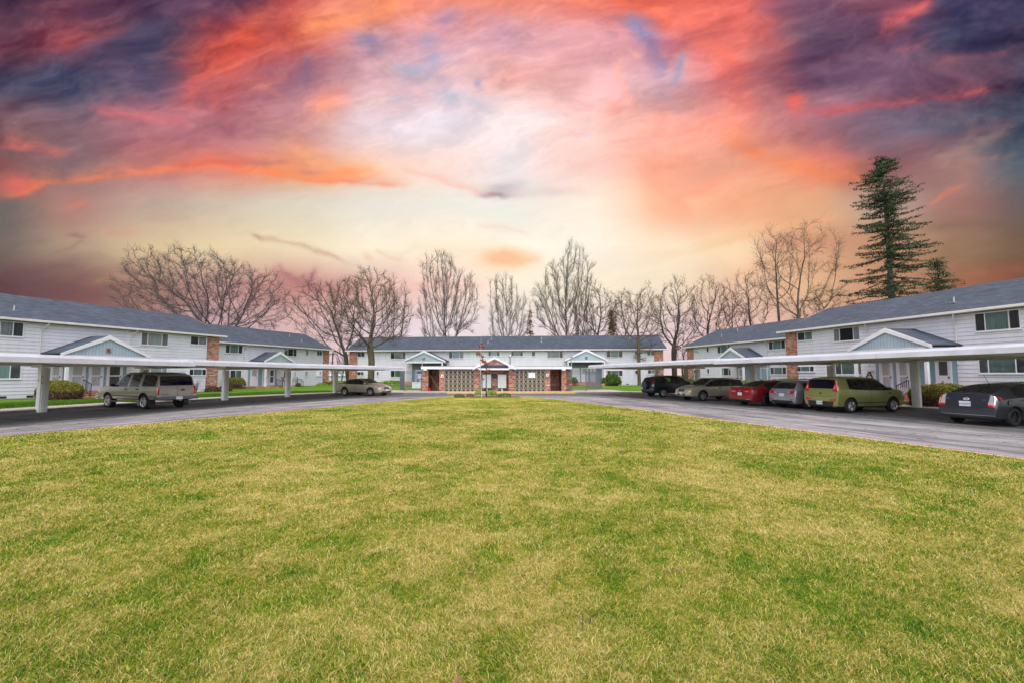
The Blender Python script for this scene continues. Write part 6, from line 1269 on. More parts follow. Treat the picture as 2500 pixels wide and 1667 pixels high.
# ------------------------------------------------------------------ vegetation
def leafcloud(name, mat, P, sizes, rg, parent=None, flat=.0, elong=1.0, rnd=None):
    """small leaf faces at points P (n,3)"""
    n = len(P); a = rg.random((n, 3)) * 2 * np.pi; u = np.stack([np.cos(a[:,0]) * np.cos(a[:,1] * (1 - flat)), np.sin(a[:,0]) * np.cos(a[:,1] * (1 - flat)), np.sin(a[:,1]) * (1 - flat)], 1)
    b = rg.normal(size=(n, 3)); b[:, 2] *= (1 - flat * .8); v = np.cross(u, b); v /= np.linalg.norm(v, axis=1)[:, None] + 1e-6
    s = np.asarray(sizes)[:, None]; u = u * s * elong; v = v * s * .5
    V = np.stack([P - u, P + v * .9, P + u, P - v * .9], 1).reshape(-1, 3); F_ = np.arange(4 * n).reshape(n, 4)
    r = np.repeat(rg.random(n) if rnd is None else rnd, 4)
    return fastmesh(name, V, F_, mat, parent, attr={'rnd': r})
def tubes(name, segs, mat, parent):
    """segs: list of (points list, radii list); one numpy mesh"""
    VV, FF = [], []; base = 0
    by = {}
    for pts, rad in segs:
        ns = 7 if rad[0] > .12 else (5 if rad[0] > .045 else 3)
        by.setdefault((len(pts), ns), []).append((pts, rad))
    for (k, ns), L_ in by.items():
        P = np.array([p for p, r in L_]); Rr = np.array([r for p, r in L_]); m = len(L_)
        T = np.gradient(P, axis=1); T /= np.linalg.norm(T, axis=2)[..., None] + 1e-9
        ref = np.where(np.abs(T[..., 2:3]) < .9, np.array([0, 0, 1.0]), np.array([1.0, 0, 0])); X = np.cross(T, ref); X /= np.linalg.norm(X, axis=2)[..., None] + 1e-9; Yv = np.cross(T, X)
        an = np.arange(ns) * 2 * np.pi / ns
        V = P[:, :, None] + Rr[:, :, None, None] * (np.cos(an)[None, None, :, None] * X[:, :, None] + np.sin(an)[None, None, :, None] * Yv[:, :, None])
        idx = np.arange(m * k * ns).reshape(m, k, ns); a = idx[:, :-1]; b = idx[:, 1:]
        F_ = np.stack([a, np.roll(a, -1, 2), np.roll(b, -1, 2), b], -1).reshape(-1, 4) + base
        VV.append(V.reshape(-1, 3)); FF.append(F_); base += m * k * ns
    return fastmesh(name, np.concatenate(VV), np.concatenate(FF), mat, parent, smooth=True)
def grow(rng, p, d, L, r, lv, cfg, out):
    k = cfg['steps'][lv]; pts = [p]; rad = [r]; cur = p; dd = d; wig = cfg['wig'][lv]; tr = cfg['trop'][lv]
    dirs = [d]; rt = cfg.get('tip', .25)
    for i in range(k):
        dd = (dd[0] + rng.gauss(0, wig), dd[1] + rng.gauss(0, wig), dd[2] + rng.gauss(0, wig * .7) + tr)
        q = math.sqrt(dd[0]**2 + dd[1]**2 + dd[2]**2); dd = (dd[0]/q, dd[1]/q, dd[2]/q)
        cur = (cur[0] + dd[0] * L / k, cur[1] + dd[1] * L / k, cur[2] + dd[2] * L / k); pts.append(cur); rad.append(r * (1 - (1 - rt) * (i + 1) / k)); dirs.append(dd)
    out[lv].append((pts, rad))
    if lv + 1 >= len(cfg['n']): return
    nch = cfg['n'][lv + 1]; nch = max(1, int(round(nch * rng.uniform(.75, 1.25)))); s0 = cfg['start'][lv + 1]; az = rng.uniform(0, 6.28)
    for j in range(nch):
        t = s0 + (1 - s0) * (j + rng.random()) / nch; t = min(t, .99); f = t * k; i = int(f); fr = f - i; A, B_ = pts[i], pts[i+1]
        q = (A[0] + (B_[0]-A[0])*fr, A[1] + (B_[1]-A[1])*fr, A[2] + (B_[2]-A[2])*fr); dv = dirs[min(i+1, k)]
        ang = math.radians(rng.gauss(cfg['ang'][lv + 1], cfg['ang'][lv + 1] * .25) if not (lv == 0 and cfg.get('amax')) else cfg['amax'] * ((j + rng.random()) / nch) ** .62); az += (2.4 if nch > 4 else 2.1) + rng.uniform(-.5, .5)
        u = Vector(dv).cross(Vector((0, 0, 1)) if abs(dv[2]) < .95 else Vector((1, 0, 0))).normalized(); v = Vector(dv).cross(u)
        nd = Vector(dv) * math.cos(ang) + (u * math.cos(az) + v * math.sin(az)) * math.sin(ang)
        LL = L * cfg['len'][lv + 1] * (rng.uniform(.7, 1.2) * (1.15 - .55 * t) if lv else (rng.uniform(.85, 1.08) * (1.08 - .38 * j / nch) if cfg.get('amax') else rng.uniform(.7, 1.2))); rr = max(cfg['rmin'], (rad[i] + (rad[i+1]-rad[i])*fr) * cfg['rr'][lv + 1])
        grow(rng, q, tuple(nd), LL, rr, lv + 1, cfg, out)
CF = {
 'fan': dict(n=[1, 13, 10, 8, 6], start=[0, .15, .2, .18, .15], ang=[0, 40, 30, 36, 40], len=[1, 6.0, .42, .46, .5], rr=[1, .42, .5, .5, .55], steps=[2, 10, 6, 4, 2], wig=[.02, .05, .08, .13, .18], trop=[0, .045, .03, .03, .02], rmin=.013, trunk=.12, tip=.25, amax=66),
 'vase':  dict(n=[1, 15, 11, 8, 4], start=[0, .12, .12, .15, .2], ang=[0, 26, 17, 22, 26], len=[1, 3.4, .38, .42, .5], rr=[1, .40, .40, .5, .6], steps=[3, 7, 5, 3, 2], wig=[.03, .05, .06, .08, .1], trop=[0, .05, .07, .06, .03], rmin=.011, trunk=.20, tip=.22, amax=30),
 'round': dict(n=[1, 8, 9, 8, 6], start=[0, .35, .22, .18, .15], ang=[0, 46, 38, 40, 42], len=[1, 1.9, .55, .48, .5], rr=[1, .62, .5, .5, .55], steps=[4, 8, 6, 4, 2], wig=[.04, .10, .13, .16, .2], trop=[0, .03, .02, .03, .02], rmin=.014, trunk=.30, tip=.32),
 'crooked': dict(n=[1, 6, 7, 7, 6], start=[0, .4, .25, .18, .15], ang=[0, 34, 42, 45, 45], len=[1, .95, .55, .48, .5], rr=[1, .66, .5, .5, .55], steps=[5, 7, 5, 4, 2], wig=[.06, .14, .18, .2, .22], trop=[.02, .05, .03, .02, .02], rmin=.014, trunk=.5, tip=.4),
 'open':  dict(n=[1, 6, 5, 5, 4], start=[0, .3, .35, .3, .2], ang=[0, 30, 34, 40, 42], len=[1, 1.6, .55, .5, .5], rr=[1, .62, .5, .45, .55], steps=[4, 9, 6, 4, 2], wig=[.04, .10, .15, .18, .2], trop=[.0, .05, .05, .03, .02], rmin=.013, trunk=.36, tip=.35),
 'bushy': dict(n=[1, 12, 9, 7, 5], start=[0, .1, .2, .2, .2], ang=[0, 40, 36, 40, 42], len=[1, 2.6, .5, .5, .5], rr=[1, .5, .5, .5, .6], steps=[2, 6, 5, 3, 2], wig=[.03, .12, .15, .18, .2], trop=[0, .04, .03, .02, .0], rmin=.012, trunk=.22, tip=.3)}
def bare_tree(label, px, Y, top, hwpx, kind, seed, bark, r0, lean=(0, 0), group=None, zb=.2, name='bare_tree', dens=1.0, shift=0, tw=1.0):
    rng = random.Random(seed); cfg = dict(CF[kind]); cfg['n'] = [cfg['n'][0]] + [max(2, round(x * dens)) for x in cfg['n'][1:]]; out = [[] for _ in cfg['n']]
    Hh = D(px, top, Y).z - zb; X = D(px, 900, Y).x; half = hwpx * Y / FP
    cfg['rmin'] = cfg['rmin'] * tw
    grow(rng, (0, 0, 0), (lean[0], lean[1], 1), Hh * cfg['trunk'], r0, 0, cfg, out)
    allp = np.array([p for lv in out for pts, _ in lv for p in pts]); mz = np.percentile(allp[:, 2], 99.7); c = np.percentile(allp[:, 0], [1.5, 98.5]); mx = (c[1] - c[0]) / 2
    fz = Hh / mz; fx = half / mx; x0 = 0
    # widen or narrow gradually above the trunk so that the trunk keeps its own thickness
    fixed = [[([(p[0] * fx + shift * (p[2] * fz / Hh), p[1] * fx, p[2] * fz) for p in pts], rad) for pts, rad in lv] for lv in out]
    t = empty(name, (X, Y, zb)); props(t, label, 'tree', group)
    fixed[0][0] = (fixed[0][0][0], [fixed[0][0][1][0] * 1.25] + fixed[0][0][1][1:])
    tubes('trunk', fixed[0], bark, t); tubes('branches', fixed[1] + fixed[2], bark, t); tubes('twigs', [s for lv in fixed[3:] for s in lv], bark, t)
    return t
from mathutils.kdtree import KDTree
def crown_tree(label, base_px, Y, cpx, hwpx, top, bot, seed, bark, r0, n=900, split=.3, zb=.2, group=None, tw=1.0, flat=.75, lean=0.0, twig=3, step=None, name='bare_tree', hollow=2.0, up=.05):
    """a bare tree grown towards points spread through its crown, so that limbs fork and fill the crown's own outline"""
    rng = random.Random(seed); k = Y / FP; X = D(base_px, 900, Y).x; zt = D(cpx, top, Y).z - zb; zl = D(cpx, bot, Y).z - zb; cx = (cpx - base_px) * k; a = hwpx * k; c = (zt - zl) / 2; cz = (zt + zl) / 2
    att = []
    while len(att) < n:
        u = [rng.gauss(0, 1) for _ in range(3)]; q = math.sqrt(sum(x * x for x in u)); r = rng.random() ** (1 / (1 + hollow)); lump = 1 + .13 * math.sin(3 * math.atan2(u[0], u[2]) + seed) + .07 * math.sin(7 * math.atan2(u[0], u[2]) + 2 * seed)
        p = Vector((cx + u[0] / q * r * a * lump, u[1] / q * r * a * flat, cz + u[2] / q * r * c * lump))
        if p.z > zl * .7: att.append(p)
    S = step or max(.28, zt / 42); nodes = [Vector((0, 0, 0))]; par = [-1]; h = 0
    while h < zt * split:
        h += S; nodes.append(nodes[-1] + Vector((lean * S + rng.gauss(0, .03) * S, rng.gauss(0, .05) * S, S))); par.append(len(nodes) - 2)
    first = max(1, int(len(nodes) * .55)); alive = list(att); grown = first
    for it in range(140):
        if not alive: break
        kd = KDTree(len(nodes)); [kd.insert(nd, i) for i, nd in enumerate(nodes) if i >= first or it > 400]; kd.balance(); acc = {}; keep = []
        for p in alive:
            co_, i, dd = kd.find(p)
            if dd < S * 2.0: continue
            keep.append(p); acc.setdefault(i, []).append((p - nodes[i]).normalized())
        alive = keep; add = 0
        for i, ds_ in acc.items():
            v = sum(ds_, Vector()) / len(ds_)
            if v.length < .05: v = ds_[0]
            pd_ = (nodes[i] - nodes[par[i]]).normalized() if par[i] >= 0 else Vector((0, 0, 1))
            v = (v.normalized() + pd_ * (.55 + up * .5) + Vector((rng.gauss(0, .26) * (1 - up * .5), rng.gauss(0, .26) * (1 - up * .5), rng.gauss(0, .2) + up))).normalized(); nw = nodes[i] + v * S
            if (kd.find(nw)[2]) < S * .35: continue
            nodes.append(nw); par.append(i); add += 1
        if not add: break
    N_ = len(nodes); ch = [[] for _ in range(N_)]
    for i in range(1, N_): ch[par[i]].append(i)
    rm = .0135 * tw; rad = [0.0] * N_
    for i in range(N_ - 1, -1, -1): rad[i] = rm if not ch[i] else sum(rad[j] ** 2.25 for j in ch[i]) ** (1 / 2.25)
    r0 = r0 * .86; f = r0 / rad[0]; pw = math.log(max(f, .05) * rad[0] / rm) / math.log(max(rad[0] / rm, 1.01)); rad = [rm * (r / rm) ** pw for r in rad]
    chains = []; stack = [(0, None)]
    while stack:
        s_, p0 = stack.pop(); seq = [p0, s_] if p0 is not None else [s_]; cur = s_
        while ch[cur]:
            o_ = sorted(ch[cur], key=lambda j: -rad[j]); stack += [(j, cur) for j in o_[1:]]; cur = o_[0]; seq.append(cur)
        if len(seq) > 1: chains.append(seq)
    groups = {0: [], 1: [], 2: []}
    for q, seq in enumerate(chains):
        P = [Vector(nodes[i]) for i in seq]; Rr = [rad[i] for i in seq]
        if len(P) > 2 and q: Rr[0] = min(Rr[0], Rr[1] * 1.25)
        for _ in range(2): P = [P[0]] + [(P[i-1] + P[i] * 2 + P[i+1]) / 4 for i in range(1, len(P) - 1)] + [P[-1]]
        if q == 0: Rr[0] *= 1.35
        i = 0; L_ = 6
        while i < len(P) - 1:
            e = min(len(P), i + L_); pp = P[i:e]; rr_ = Rr[i:e]
            if len(pp) < 2: break
            g_ = 0 if q == 0 and rr_[0] > r0 * .45 else (1 if rr_[0] > rm * 2.2 else 2); groups[g_].append(([tuple(p) for p in pp], rr_)); i = e - 1
        for i in range(1, len(P)):
            if Rr[i] < rm * 3.2:
                for _ in range(twig + 1 if i == len(P) - 1 else max(0, twig - 1 + (i % 2))):
                    d_ = (P[i] - P[i-1]).normalized() + Vector((rng.gauss(0, .6), rng.gauss(0, .6), rng.gauss(.15 + up, .5))) * (1 - up * .35); d_.normalize(); Lt = S * rng.uniform(.8, 2.2); m_ = P[i] + d_ * Lt * .5 + Vector((rng.gauss(0, .08), rng.gauss(0, .08), .04)) * Lt
                    e_ = m_ + (d_ + Vector((rng.gauss(0, .35), rng.gauss(0, .35), rng.gauss(.1, .3)))).normalized() * Lt * .5; groups[2].append(([tuple(P[i]), tuple(m_), tuple(e_)], [rm * .85, rm * .7, rm * .45]))
                    for b0_ in (m_, e_):
                        for _s in range(1 if b0_ is m_ else 2):
                            d2 = (d_ + Vector((rng.gauss(0, .7), rng.gauss(0, .7), rng.gauss(.2, .5)))).normalized(); f2 = b0_ + d2 * Lt * rng.uniform(.3, .7); groups[2].append(([tuple(b0_), tuple(f2)], [rm * .5, rm * .32]))
    if len(groups[1]) < 48: groups[0] += groups[1]; groups[1] = []
    t = empty(name, (X, Y, zb)); props(t, label, 'tree', group)
    for g_, nm_ in ((0, 'trunk'), (1, 'branches'), (2, 'twigs')):
        if groups[g_]: tubes(nm_, groups[g_], bark, t)
    return t
BK = 'bare trees behind the apartment blocks'
crown_tree('very wide domed bare tree with many limbs behind the left roofs', 545, 62, 478, 203, 606, 860, 3, M['bark_grey'], .62, n=2100, split=.17, group=BK, tw=1.25, twig=4)
crown_tree('lopsided bare tree behind the left gable of the end block, limbs reaching left', 852, 74, 797, 100, 672, 868, 5, M['bark'], .42, n=800, split=.26, group=BK, tw=1.3, lean=-.12)
crown_tree('big mossy bare tree with a forked trunk directly behind the champagne saloon', 907, 55, 895, 108, 664, 862, 8, M['bark_moss'], .46, n=1100, split=.22, tw=1.15, twig=4)
crown_tree('tall fan shaped bare tree left of the lawn axis behind the end block', 1088, 92, 1086, 80, 618, 880, 41, M['bark_grey'], .40, n=2600, split=.05, group=BK, tw=1.5, up=.6, hollow=.8, step=.55, twig=4)
crown_tree('narrow upright bare tree between the big fan shaped tree and the forked one', 962, 90, 962, 44, 668, 880, 42, M['bark_grey'], .28, n=1000, split=.05, group=BK, tw=1.4, up=.6, hollow=.8, step=.5)
crown_tree('small fan shaped bare tree right above the gabled middle of the shelter', 1238, 92, 1238, 56, 672, 890, 47, M['bark_grey'], .30, n=1700, split=.05, group=BK, tw=1.4, up=.6, hollow=.8, step=.48, twig=4)
crown_tree('tallest feathery bare poplar behind the end block, right of centre', 1385, 92, 1386, 74, 604, 890, 44, M['bark_grey'], .42, n=3000, split=.05, group=BK, tw=1.6, up=.7, hollow=.7, step=.55, twig=4)
crown_tree('rounded reddish brown bare tree just right of the feathery poplar', 1455, 88, 1452, 62, 688, 850, 9, M['bark'], .32, n=1100, split=.25, group=BK, tw=1.7)
crown_tree('thin bare tree behind the brown conifer', 1528, 86, 1525, 46, 700, 840, 10, M['bark'], .25, n=300, split=.35, group=BK, tw=1.6)
crown_tree('slim mossy trunked bare tree standing before the right end of the end block', 1560, 59.2, 1562, 66, 688, 872, 12, M['bark_moss'], .27, n=420, split=.45, tw=1.2, zb=.24)
crown_tree('bare tree with twisted limbs between the end block and the far right block', 1646, 67, 1648, 74, 682, 866, 13, M['bark'], .45, n=650, split=.34, group=BK, tw=1.35)
crown_tree('dense bare tree behind the left end of the far right roof', 1735, 82, 1738, 62, 676, 845, 14, M['bark'], .4, n=600, split=.3, group=BK, tw=1.6)
crown_tree('bare tree with rising limbs behind the middle of the far right roof', 1790, 84, 1792, 46, 690, 845, 15, M['bark'], .3, n=380, split=.3, group=BK, tw=1.5)
crown_tree('small bare tree left of the two tall pale sycamores', 1842, 80, 1838, 50, 660, 835, 16, M['bark'], .33, n=420, split=.3, group=BK, tw=1.5)
crown_tree('tall bare tree with a dense twiggy head left of the pale sycamore', 1908, 72, 1902, 54, 548, 745, 17, M['bark'], .22, n=600, split=.42, group=BK, tw=1.15)
crown_tree('wide pale bare sycamore with sweeping limbs left of the tall conifer', 1958, 68, 1962, 122, 548, 800, 19, M['bark_pale'], .40, n=420, split=.16, group=BK, tw=1.2, twig=4, hollow=4)
crown_tree('low bare tree at the foot of the tall conifer', 2010, 70, 2015, 72, 705, 830, 20, M['bark'], .25, n=300, split=.2, group=BK, tw=1.3)
crown_tree('low reddish thicket in the gap behind the right end of the end block', 1668, 64, 1668, 26, 815, 905, 21, M['bark'], .14, n=260, split=.1, group=BK, tw=1.5, zb=0)
crown_tree('small bare bush like tree in the gap behind the far left block', 835, 96, 835, 32, 852, 915, 22, M['bark'], .14, n=200, split=.1, group=BK, tw=1.5, zb=0)
crown_tree('short thick trunked tree behind the dark teal car', 1674, 49.5, 1674, 16, 872, 900, 23, M['bark'], .27, n=60, split=.7, zb=.14)
def conifer(label, px, Y, top, hwpx, seed, mat, bark, r0, z_start, nwh, shape, dens=1.0, name='conifer_tree', zb=.1, leaf=.3, cat='tree'):
    rg = np.random.default_rng(seed); rng = random.Random(seed); Hh = D(px, top, Y).z - zb; X = D(px, 900, Y).x; half = hwpx * Y / FP
    t = empty(name, (X, Y, zb)); props(t, label, cat); segs = []; P = []; S_ = []
    lean = [(-.012 * Hh * (k / 8) ** 1.5, 0, Hh * .97 * k / 8) for k in range(9)]; tubes('trunk', [(lean, [r0 * (1 - .88 * k / 8) for k in range(9)])], bark, t)
    for w_ in range(nwh):
        f = z_start + (1 - z_start) * (w_ + rng.random() * .6) / nwh; z = Hh * .97 * f; L0 = half * shape(f)
        for k in range(5):
            f = z_start + (1 - z_start) * rng.random() ** .9; z = Hh * .97 * f; L0 = half * shape(f)
            a = rng.uniform(0, 6.28); L = L0 * rng.uniform(.4, 1.1) * (.78 + .44 * float(fbm(np.array([f * 11.0 + seed]), np.array([a * .9 + seed]), 7, 2)[0])); rise = (.34 * f - .16) + rng.uniform(-.14, .14)
            if rng.random() < .08: continue
            pts = []; n = 6; x0 = -.012 * Hh * f ** 1.5
            for i in range(n + 1):
                q = i / n; pts.append((x0 + math.cos(a) * L * q, math.sin(a) * L * q, z + L * (rise * q - .30 * q * q + .24 * q ** 3)))
            segs.append((pts, [max(.018, .07 * (L / half) * (1 - i / n) + .012) for i in range(n + 1)]))
            nc = int((5 + 10 * L / half) * dens)
            for c_ in range(nc):
                q = (.30 if f < .5 else .12) + .9 * (c_ + rng.random()) / nc; q = min(q, 1); i = min(int(q * n), n - 1); fr = q * n - i; A, B_ = pts[i], pts[i+1]
                cx = A[0] + (B_[0]-A[0])*fr; cy = A[1] + (B_[1]-A[1])*fr; cz = A[2] + (B_[2]-A[2])*fr; sp = leaf * (1.6 + 1.3 * rng.random()) * (.5 + .7 * math.sin(PI * min(q, .8)))
                m = rng.randint(11, 20); o_ = rg.normal(size=(m, 3)) * np.array([sp * .62, sp * .62, sp * .30]) + np.array([0, 0, -sp * .15]); P.append(o_ + np.array([cx, cy, cz])); S_.append(leaf * (.45 + .6 * rg.random(m)))
    tubes('branches', segs, bark, t); P = np.concatenate(P); S_ = np.concatenate(S_)
    leafcloud('foliage', mat, P, S_, rg, t, flat=.55, elong=1.0); return t
conifer('very tall dark green conifer with ragged tiers and a rounded tip above the right roofs', 2190, 72, 364, 78, 5, M['conifer'], M['bark_grey'], .62, .14, 76, lambda f: (.35 + .9 * min(1, f / .35)) * 1.12 * (1 - max(0, f - .42) * .95) if f < .90 else .62 - (f - .9) * 4.0, 1.0, leaf=.17)
conifer('small sparse green conifer behind the near right roof', 2308, 60, 622, 150, 6, M['conifer'], M['bark'], .2, .1, 48, lambda f: 1.08 - f, .42, leaf=.16)
conifer('thin bare topped conifer right of the small fan shaped tree', 1296, 90, 752, 24, 7, M['browntwig'], M['bark'], .16, .1, 26, lambda f: 1.1 - f, .22, leaf=.2)
conifer('brown green conifer half hidden among the bare trees right of centre', 1497, 84, 752, 25, 8, M['browntwig'], M['bark'], .2, .1, 22, lambda f: 1.15 - f, .45, leaf=.2)
def _x(): pass
def bush(name, label, pos, rx, ry, rz, mat, n, seed, leaf=.05, lower=None, group=None, core=True, z_off=.5, cat='bush', squash=1.0):
    rg = np.random.default_rng(seed); t = empty(name, pos); props(t, label, cat, group)
    d = rg.normal(size=(n, 3)); d[:, 2] = np.abs(d[:, 2]) * 1.1 - .25; d /= np.linalg.norm(d, axis=1)[:, None]; lump = 1 + .16 * (fbm(d[:, 0] * 2.3 + 9, d[:, 1] * 2.3 + d[:, 2] * 2 + seed, seed, 3) - .5) * 2
    rr = (.80 + .24 * rg.random(n) ** .6) * lump; pw = squash
    P = d * rr[:, None]; P = np.sign(P) * np.abs(P) ** pw; P = P * np.array([rx, ry, rz]) + np.array([0, 0, rz * z_off]); P[:, 2] = np.maximum(P[:, 2], .02)
    if lower is not None:
        k = P[:, 2] > rz * (.62 + .12 * rg.random(n)); leafcloud('leaves', mat, P[k], leaf * (.5 + rg.random(k.sum())), rg, t); leafcloud('bare_lower_twigs', lower, P[~k], leaf * (.5 + rg.random((~k).sum())), rg, t, elong=1.5)
    else: leafcloud('leaves', mat, P, leaf * (.5 + rg.random(n)), rg, t)
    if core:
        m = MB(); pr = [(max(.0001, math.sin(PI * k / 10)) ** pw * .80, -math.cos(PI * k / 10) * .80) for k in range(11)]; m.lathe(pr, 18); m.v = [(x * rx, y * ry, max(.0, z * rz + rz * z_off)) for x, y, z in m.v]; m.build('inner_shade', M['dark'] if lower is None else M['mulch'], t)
    return t
def bpos(px, py, z=.14): return G(px, py, z)
c = at_block(LN, 3.0, -3.0, .14); xx, _ = LN.W(148, 950, -3.0); c = at_block(LN, xx, -3.0, .13)
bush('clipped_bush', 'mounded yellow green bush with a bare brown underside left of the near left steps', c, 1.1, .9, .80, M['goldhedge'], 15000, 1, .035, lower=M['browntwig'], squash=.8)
xx, _ = LF.W(571, 935, -1.0); bush('clipped_hedge', 'boxy clipped green hedge under the far left window', at_block(LF, xx, -1.1, .05), .95, .8, .95, M['goldhedge'], 9000, 2, .04, squash=.55, lower=M['browntwig'], z_off=.45)
xx, _ = LF.W(726, 940, -2.5); bush('small_shrub', 'small round shrub beside the solar garden light', at_block(LF, xx, -2.6, .1), .34, .34, .42, M['hedge'], 1600, 3, .04)
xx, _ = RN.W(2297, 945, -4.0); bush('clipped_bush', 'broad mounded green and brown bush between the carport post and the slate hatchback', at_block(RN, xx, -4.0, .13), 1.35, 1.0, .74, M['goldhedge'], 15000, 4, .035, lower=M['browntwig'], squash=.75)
xx, _ = RN.W(2490, 925, -3.2); bush('clipped_hedge', 'long green hedge showing above the roof of the slate hatchback', at_block(RN, xx + .8, -3.2, .14), 2.6, .9, .86, M['hedge'], 14000, 5, .04, squash=.7)
xx, _ = RF.W(1900, 920, -1.6); bush('clipped_bush', 'low flat topped green bush in front of the brick pier, above the red saloon', at_block(RF, xx, -1.6, .1), 1.6, .8, .78, M['hedge'], 9000, 6, .04, squash=.7)
xx, _ = RN.W(1935, 920, -1.2); bush('clipped_bush', 'long flat green bush above the silver hatchback', at_block(RN, xx + .3, -1.3, .1), 1.7, .8, .88, M['hedge'], 9000, 7, .04, squash=.7)
xx, _ = RF.W(1825, 925, -3.2); bush('clipped_bush', 'yellowish green bush by the porch railing above the red saloon roof', at_block(RF, xx, -3.4, .1), .85, .7, .70, M['goldhedge'], 5000, 8, .04)
xx, _ = RF.W(1690, 927, -1.5); bush('clipped_bush', 'small dark green bush at the foot of the brick pier behind the gold estate', at_block(RF, xx, -1.6, .1), .75, .7, .72, M['hedge'], 5000, 9, .04)
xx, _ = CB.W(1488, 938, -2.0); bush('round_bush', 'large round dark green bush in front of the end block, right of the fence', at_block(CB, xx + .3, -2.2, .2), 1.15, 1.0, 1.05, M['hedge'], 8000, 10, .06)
xx, _ = CB.W(1471, 938, -2.0); bush('round_bush', 'smaller green bush touching the left side of the large round bush', at_block(CB, xx + .2, -2.4, .2), .6, .6, .72, M['hedge'], 3500, 11, .06)
xx, _ = CB.W(1400, 935, -3.2); t = bush('potted_plant', 'dark green plant in a red pot behind the right fence', at_block(CB, xx, -4.2, .3), .5, .5, .5, M['hedge'], 2200, 12, .06, cat='plant', z_off=1.1); MB().lathe([(.0001, 0), (.28, 0), (.36, .42), (.33, .42)], 16).build('pot', M['red'], t)
for i, (px, py, k_, lab) in enumerate([(792, 942, 'browntwig', 'dry brown shrub at the foot of the far left brick pier'), (515, 955, 'browntwig', 'dry brown shrub at the foot of the near left brick pier'), (548, 950, 'browntwig', 'dry leafless shrub just right of the near left brick pier')]):
    b = LF if i == 0 else LN; xx, _ = b.W(px, py, -.8); bush('dry_shrub', lab, at_block(b, xx, -.9, .1), .55, .45, .42, M[k_], 1500, 20 + i, .05, core=False)
xx, _ = LF.W(785, 944, -1.6); bush('green_tuft', 'bright green leafy tuft under the last window of the far left block', at_block(LF, xx, -1.7, .1), .8, .5, .34, M['brightleaf'], 1800, 24, .06, core=False, cat='plant')
for i, (px, lab) in enumerate([(965, 'row of bright green leaves along the end block wall beside the slatted fence'),]):
    xx, _ = CB.W(px, 938, -.8); bush('leafy_border', lab, at_block(CB, xx, -.9, .22), 2.6, .4, .42, M['brightleaf'], 3000, 30, .09, core=False, cat='plant')
def upright(name, label, pos, n, h, spread, seed, mat, stem=M['bark']):
    rng = random.Random(seed); t = empty(name, pos); props(t, label, 'shrub'); segs = []
    for k in range(n):
        a = rng.uniform(0, 6.28); s = rng.uniform(.1, 1) * spread; hh = h * rng.uniform(.5, 1); pts = [(math.cos(a) * s * q * q + rng.uniform(-.02, .02), math.sin(a) * s * q * q, hh * q) for q in (0, .33, .66, 1)]
        segs.append((pts, [.012, .010, .008, .005]))
        for j in range(4):
            q = pts[rng.randint(1, 2)]; segs.append(([q, (q[0] + rng.uniform(-.15, .15), q[1] + rng.uniform(-.15, .15), q[2] + rng.uniform(.1, .3))], [.007, .004]))
    tubes('stems', segs, mat, t); return t
xx, _ = LN.W(480, 950, -1.2); upright('twiggy_shrub', 'leafless twiggy shrub against the white wall right of the tan SUV', at_block(LN, xx, -1.2, .1), 14, 1.3, .5, 3, M['bark'])
# sapling at the lawn tip
SP = G(1176, 969, .04); t = empty('sapling', SP); props(t, 'thin whitewashed sapling with a few rust red leaves at the tip of the lawn', 'tree')
hz = lambda py: EYE + (913 - py) * SP.y / FP - SP.z
kx = SP.y / FP
main = [(0,0,0), (-.05,0,hz(940)), (-.09,0,hz(900)), (-.12,0,hz(870)), (-.08,0,hz(845)), (-.05,0,hz(816))]
tubes('trunk', [(main, [.042,.038,.032,.022,.012,.005])], M['bark_white'], t)
rng = random.Random(4); segs = []; LP_ = []
for (x0, y0), (x1, y1) in (((1175, 913), (1186, 904)), ((1174, 890), (1184, 886)), ((1174, 872), (1168, 862)), ((1174, 862), (1182, 872)), ((1175, 850), (1171, 840)), ((1172, 884), (1164, 877)), ((1176, 925), (1190, 915))):
    A = ((x0 - 1176) * kx, rng.uniform(-.05, .05), hz(y0)); B_ = ((x1 - 1176) * kx, rng.uniform(-.3, .3), hz(y1)); segs.append(([A, tuple((A[i] + B_[i]) / 2 for i in range(3)), B_], [.014, .01, .006]))
tubes('branches', segs, M['bark_white'], t)
rg = np.random.default_rng(8)
for x, y, r_ in ((1169,863,1.7),(1170,846,1.3),(1178.5,847,2.2),(1175.5,840,1.2),(1177,871,1.6),(1172,866,1.6),(1180,882,2.0),(1183.5,884,1.8),(1186,888,1.6),(1176,878,1.6),(1190,905,1.6),(1213,897,2.0),(1209,905,1.2),(1137,911,1.3),(1154,919,1.4),(1193,903,1.2),(1179,925,.9)):
    if x > 1200 or x < 1160: continue
    c_ = np.array([(x - 1176) * kx, rg.uniform(-.25, .25), hz(y)]); LP_.append(c_ + rg.normal(size=(int(26 * r_), 3)) * r_ * kx * np.array([1.25, .8, .85]))
P = np.concatenate(LP_); leafcloud('leaves', M['redleaf'], P, .05 * (.6 + rg.random(len(P))), rg, t)
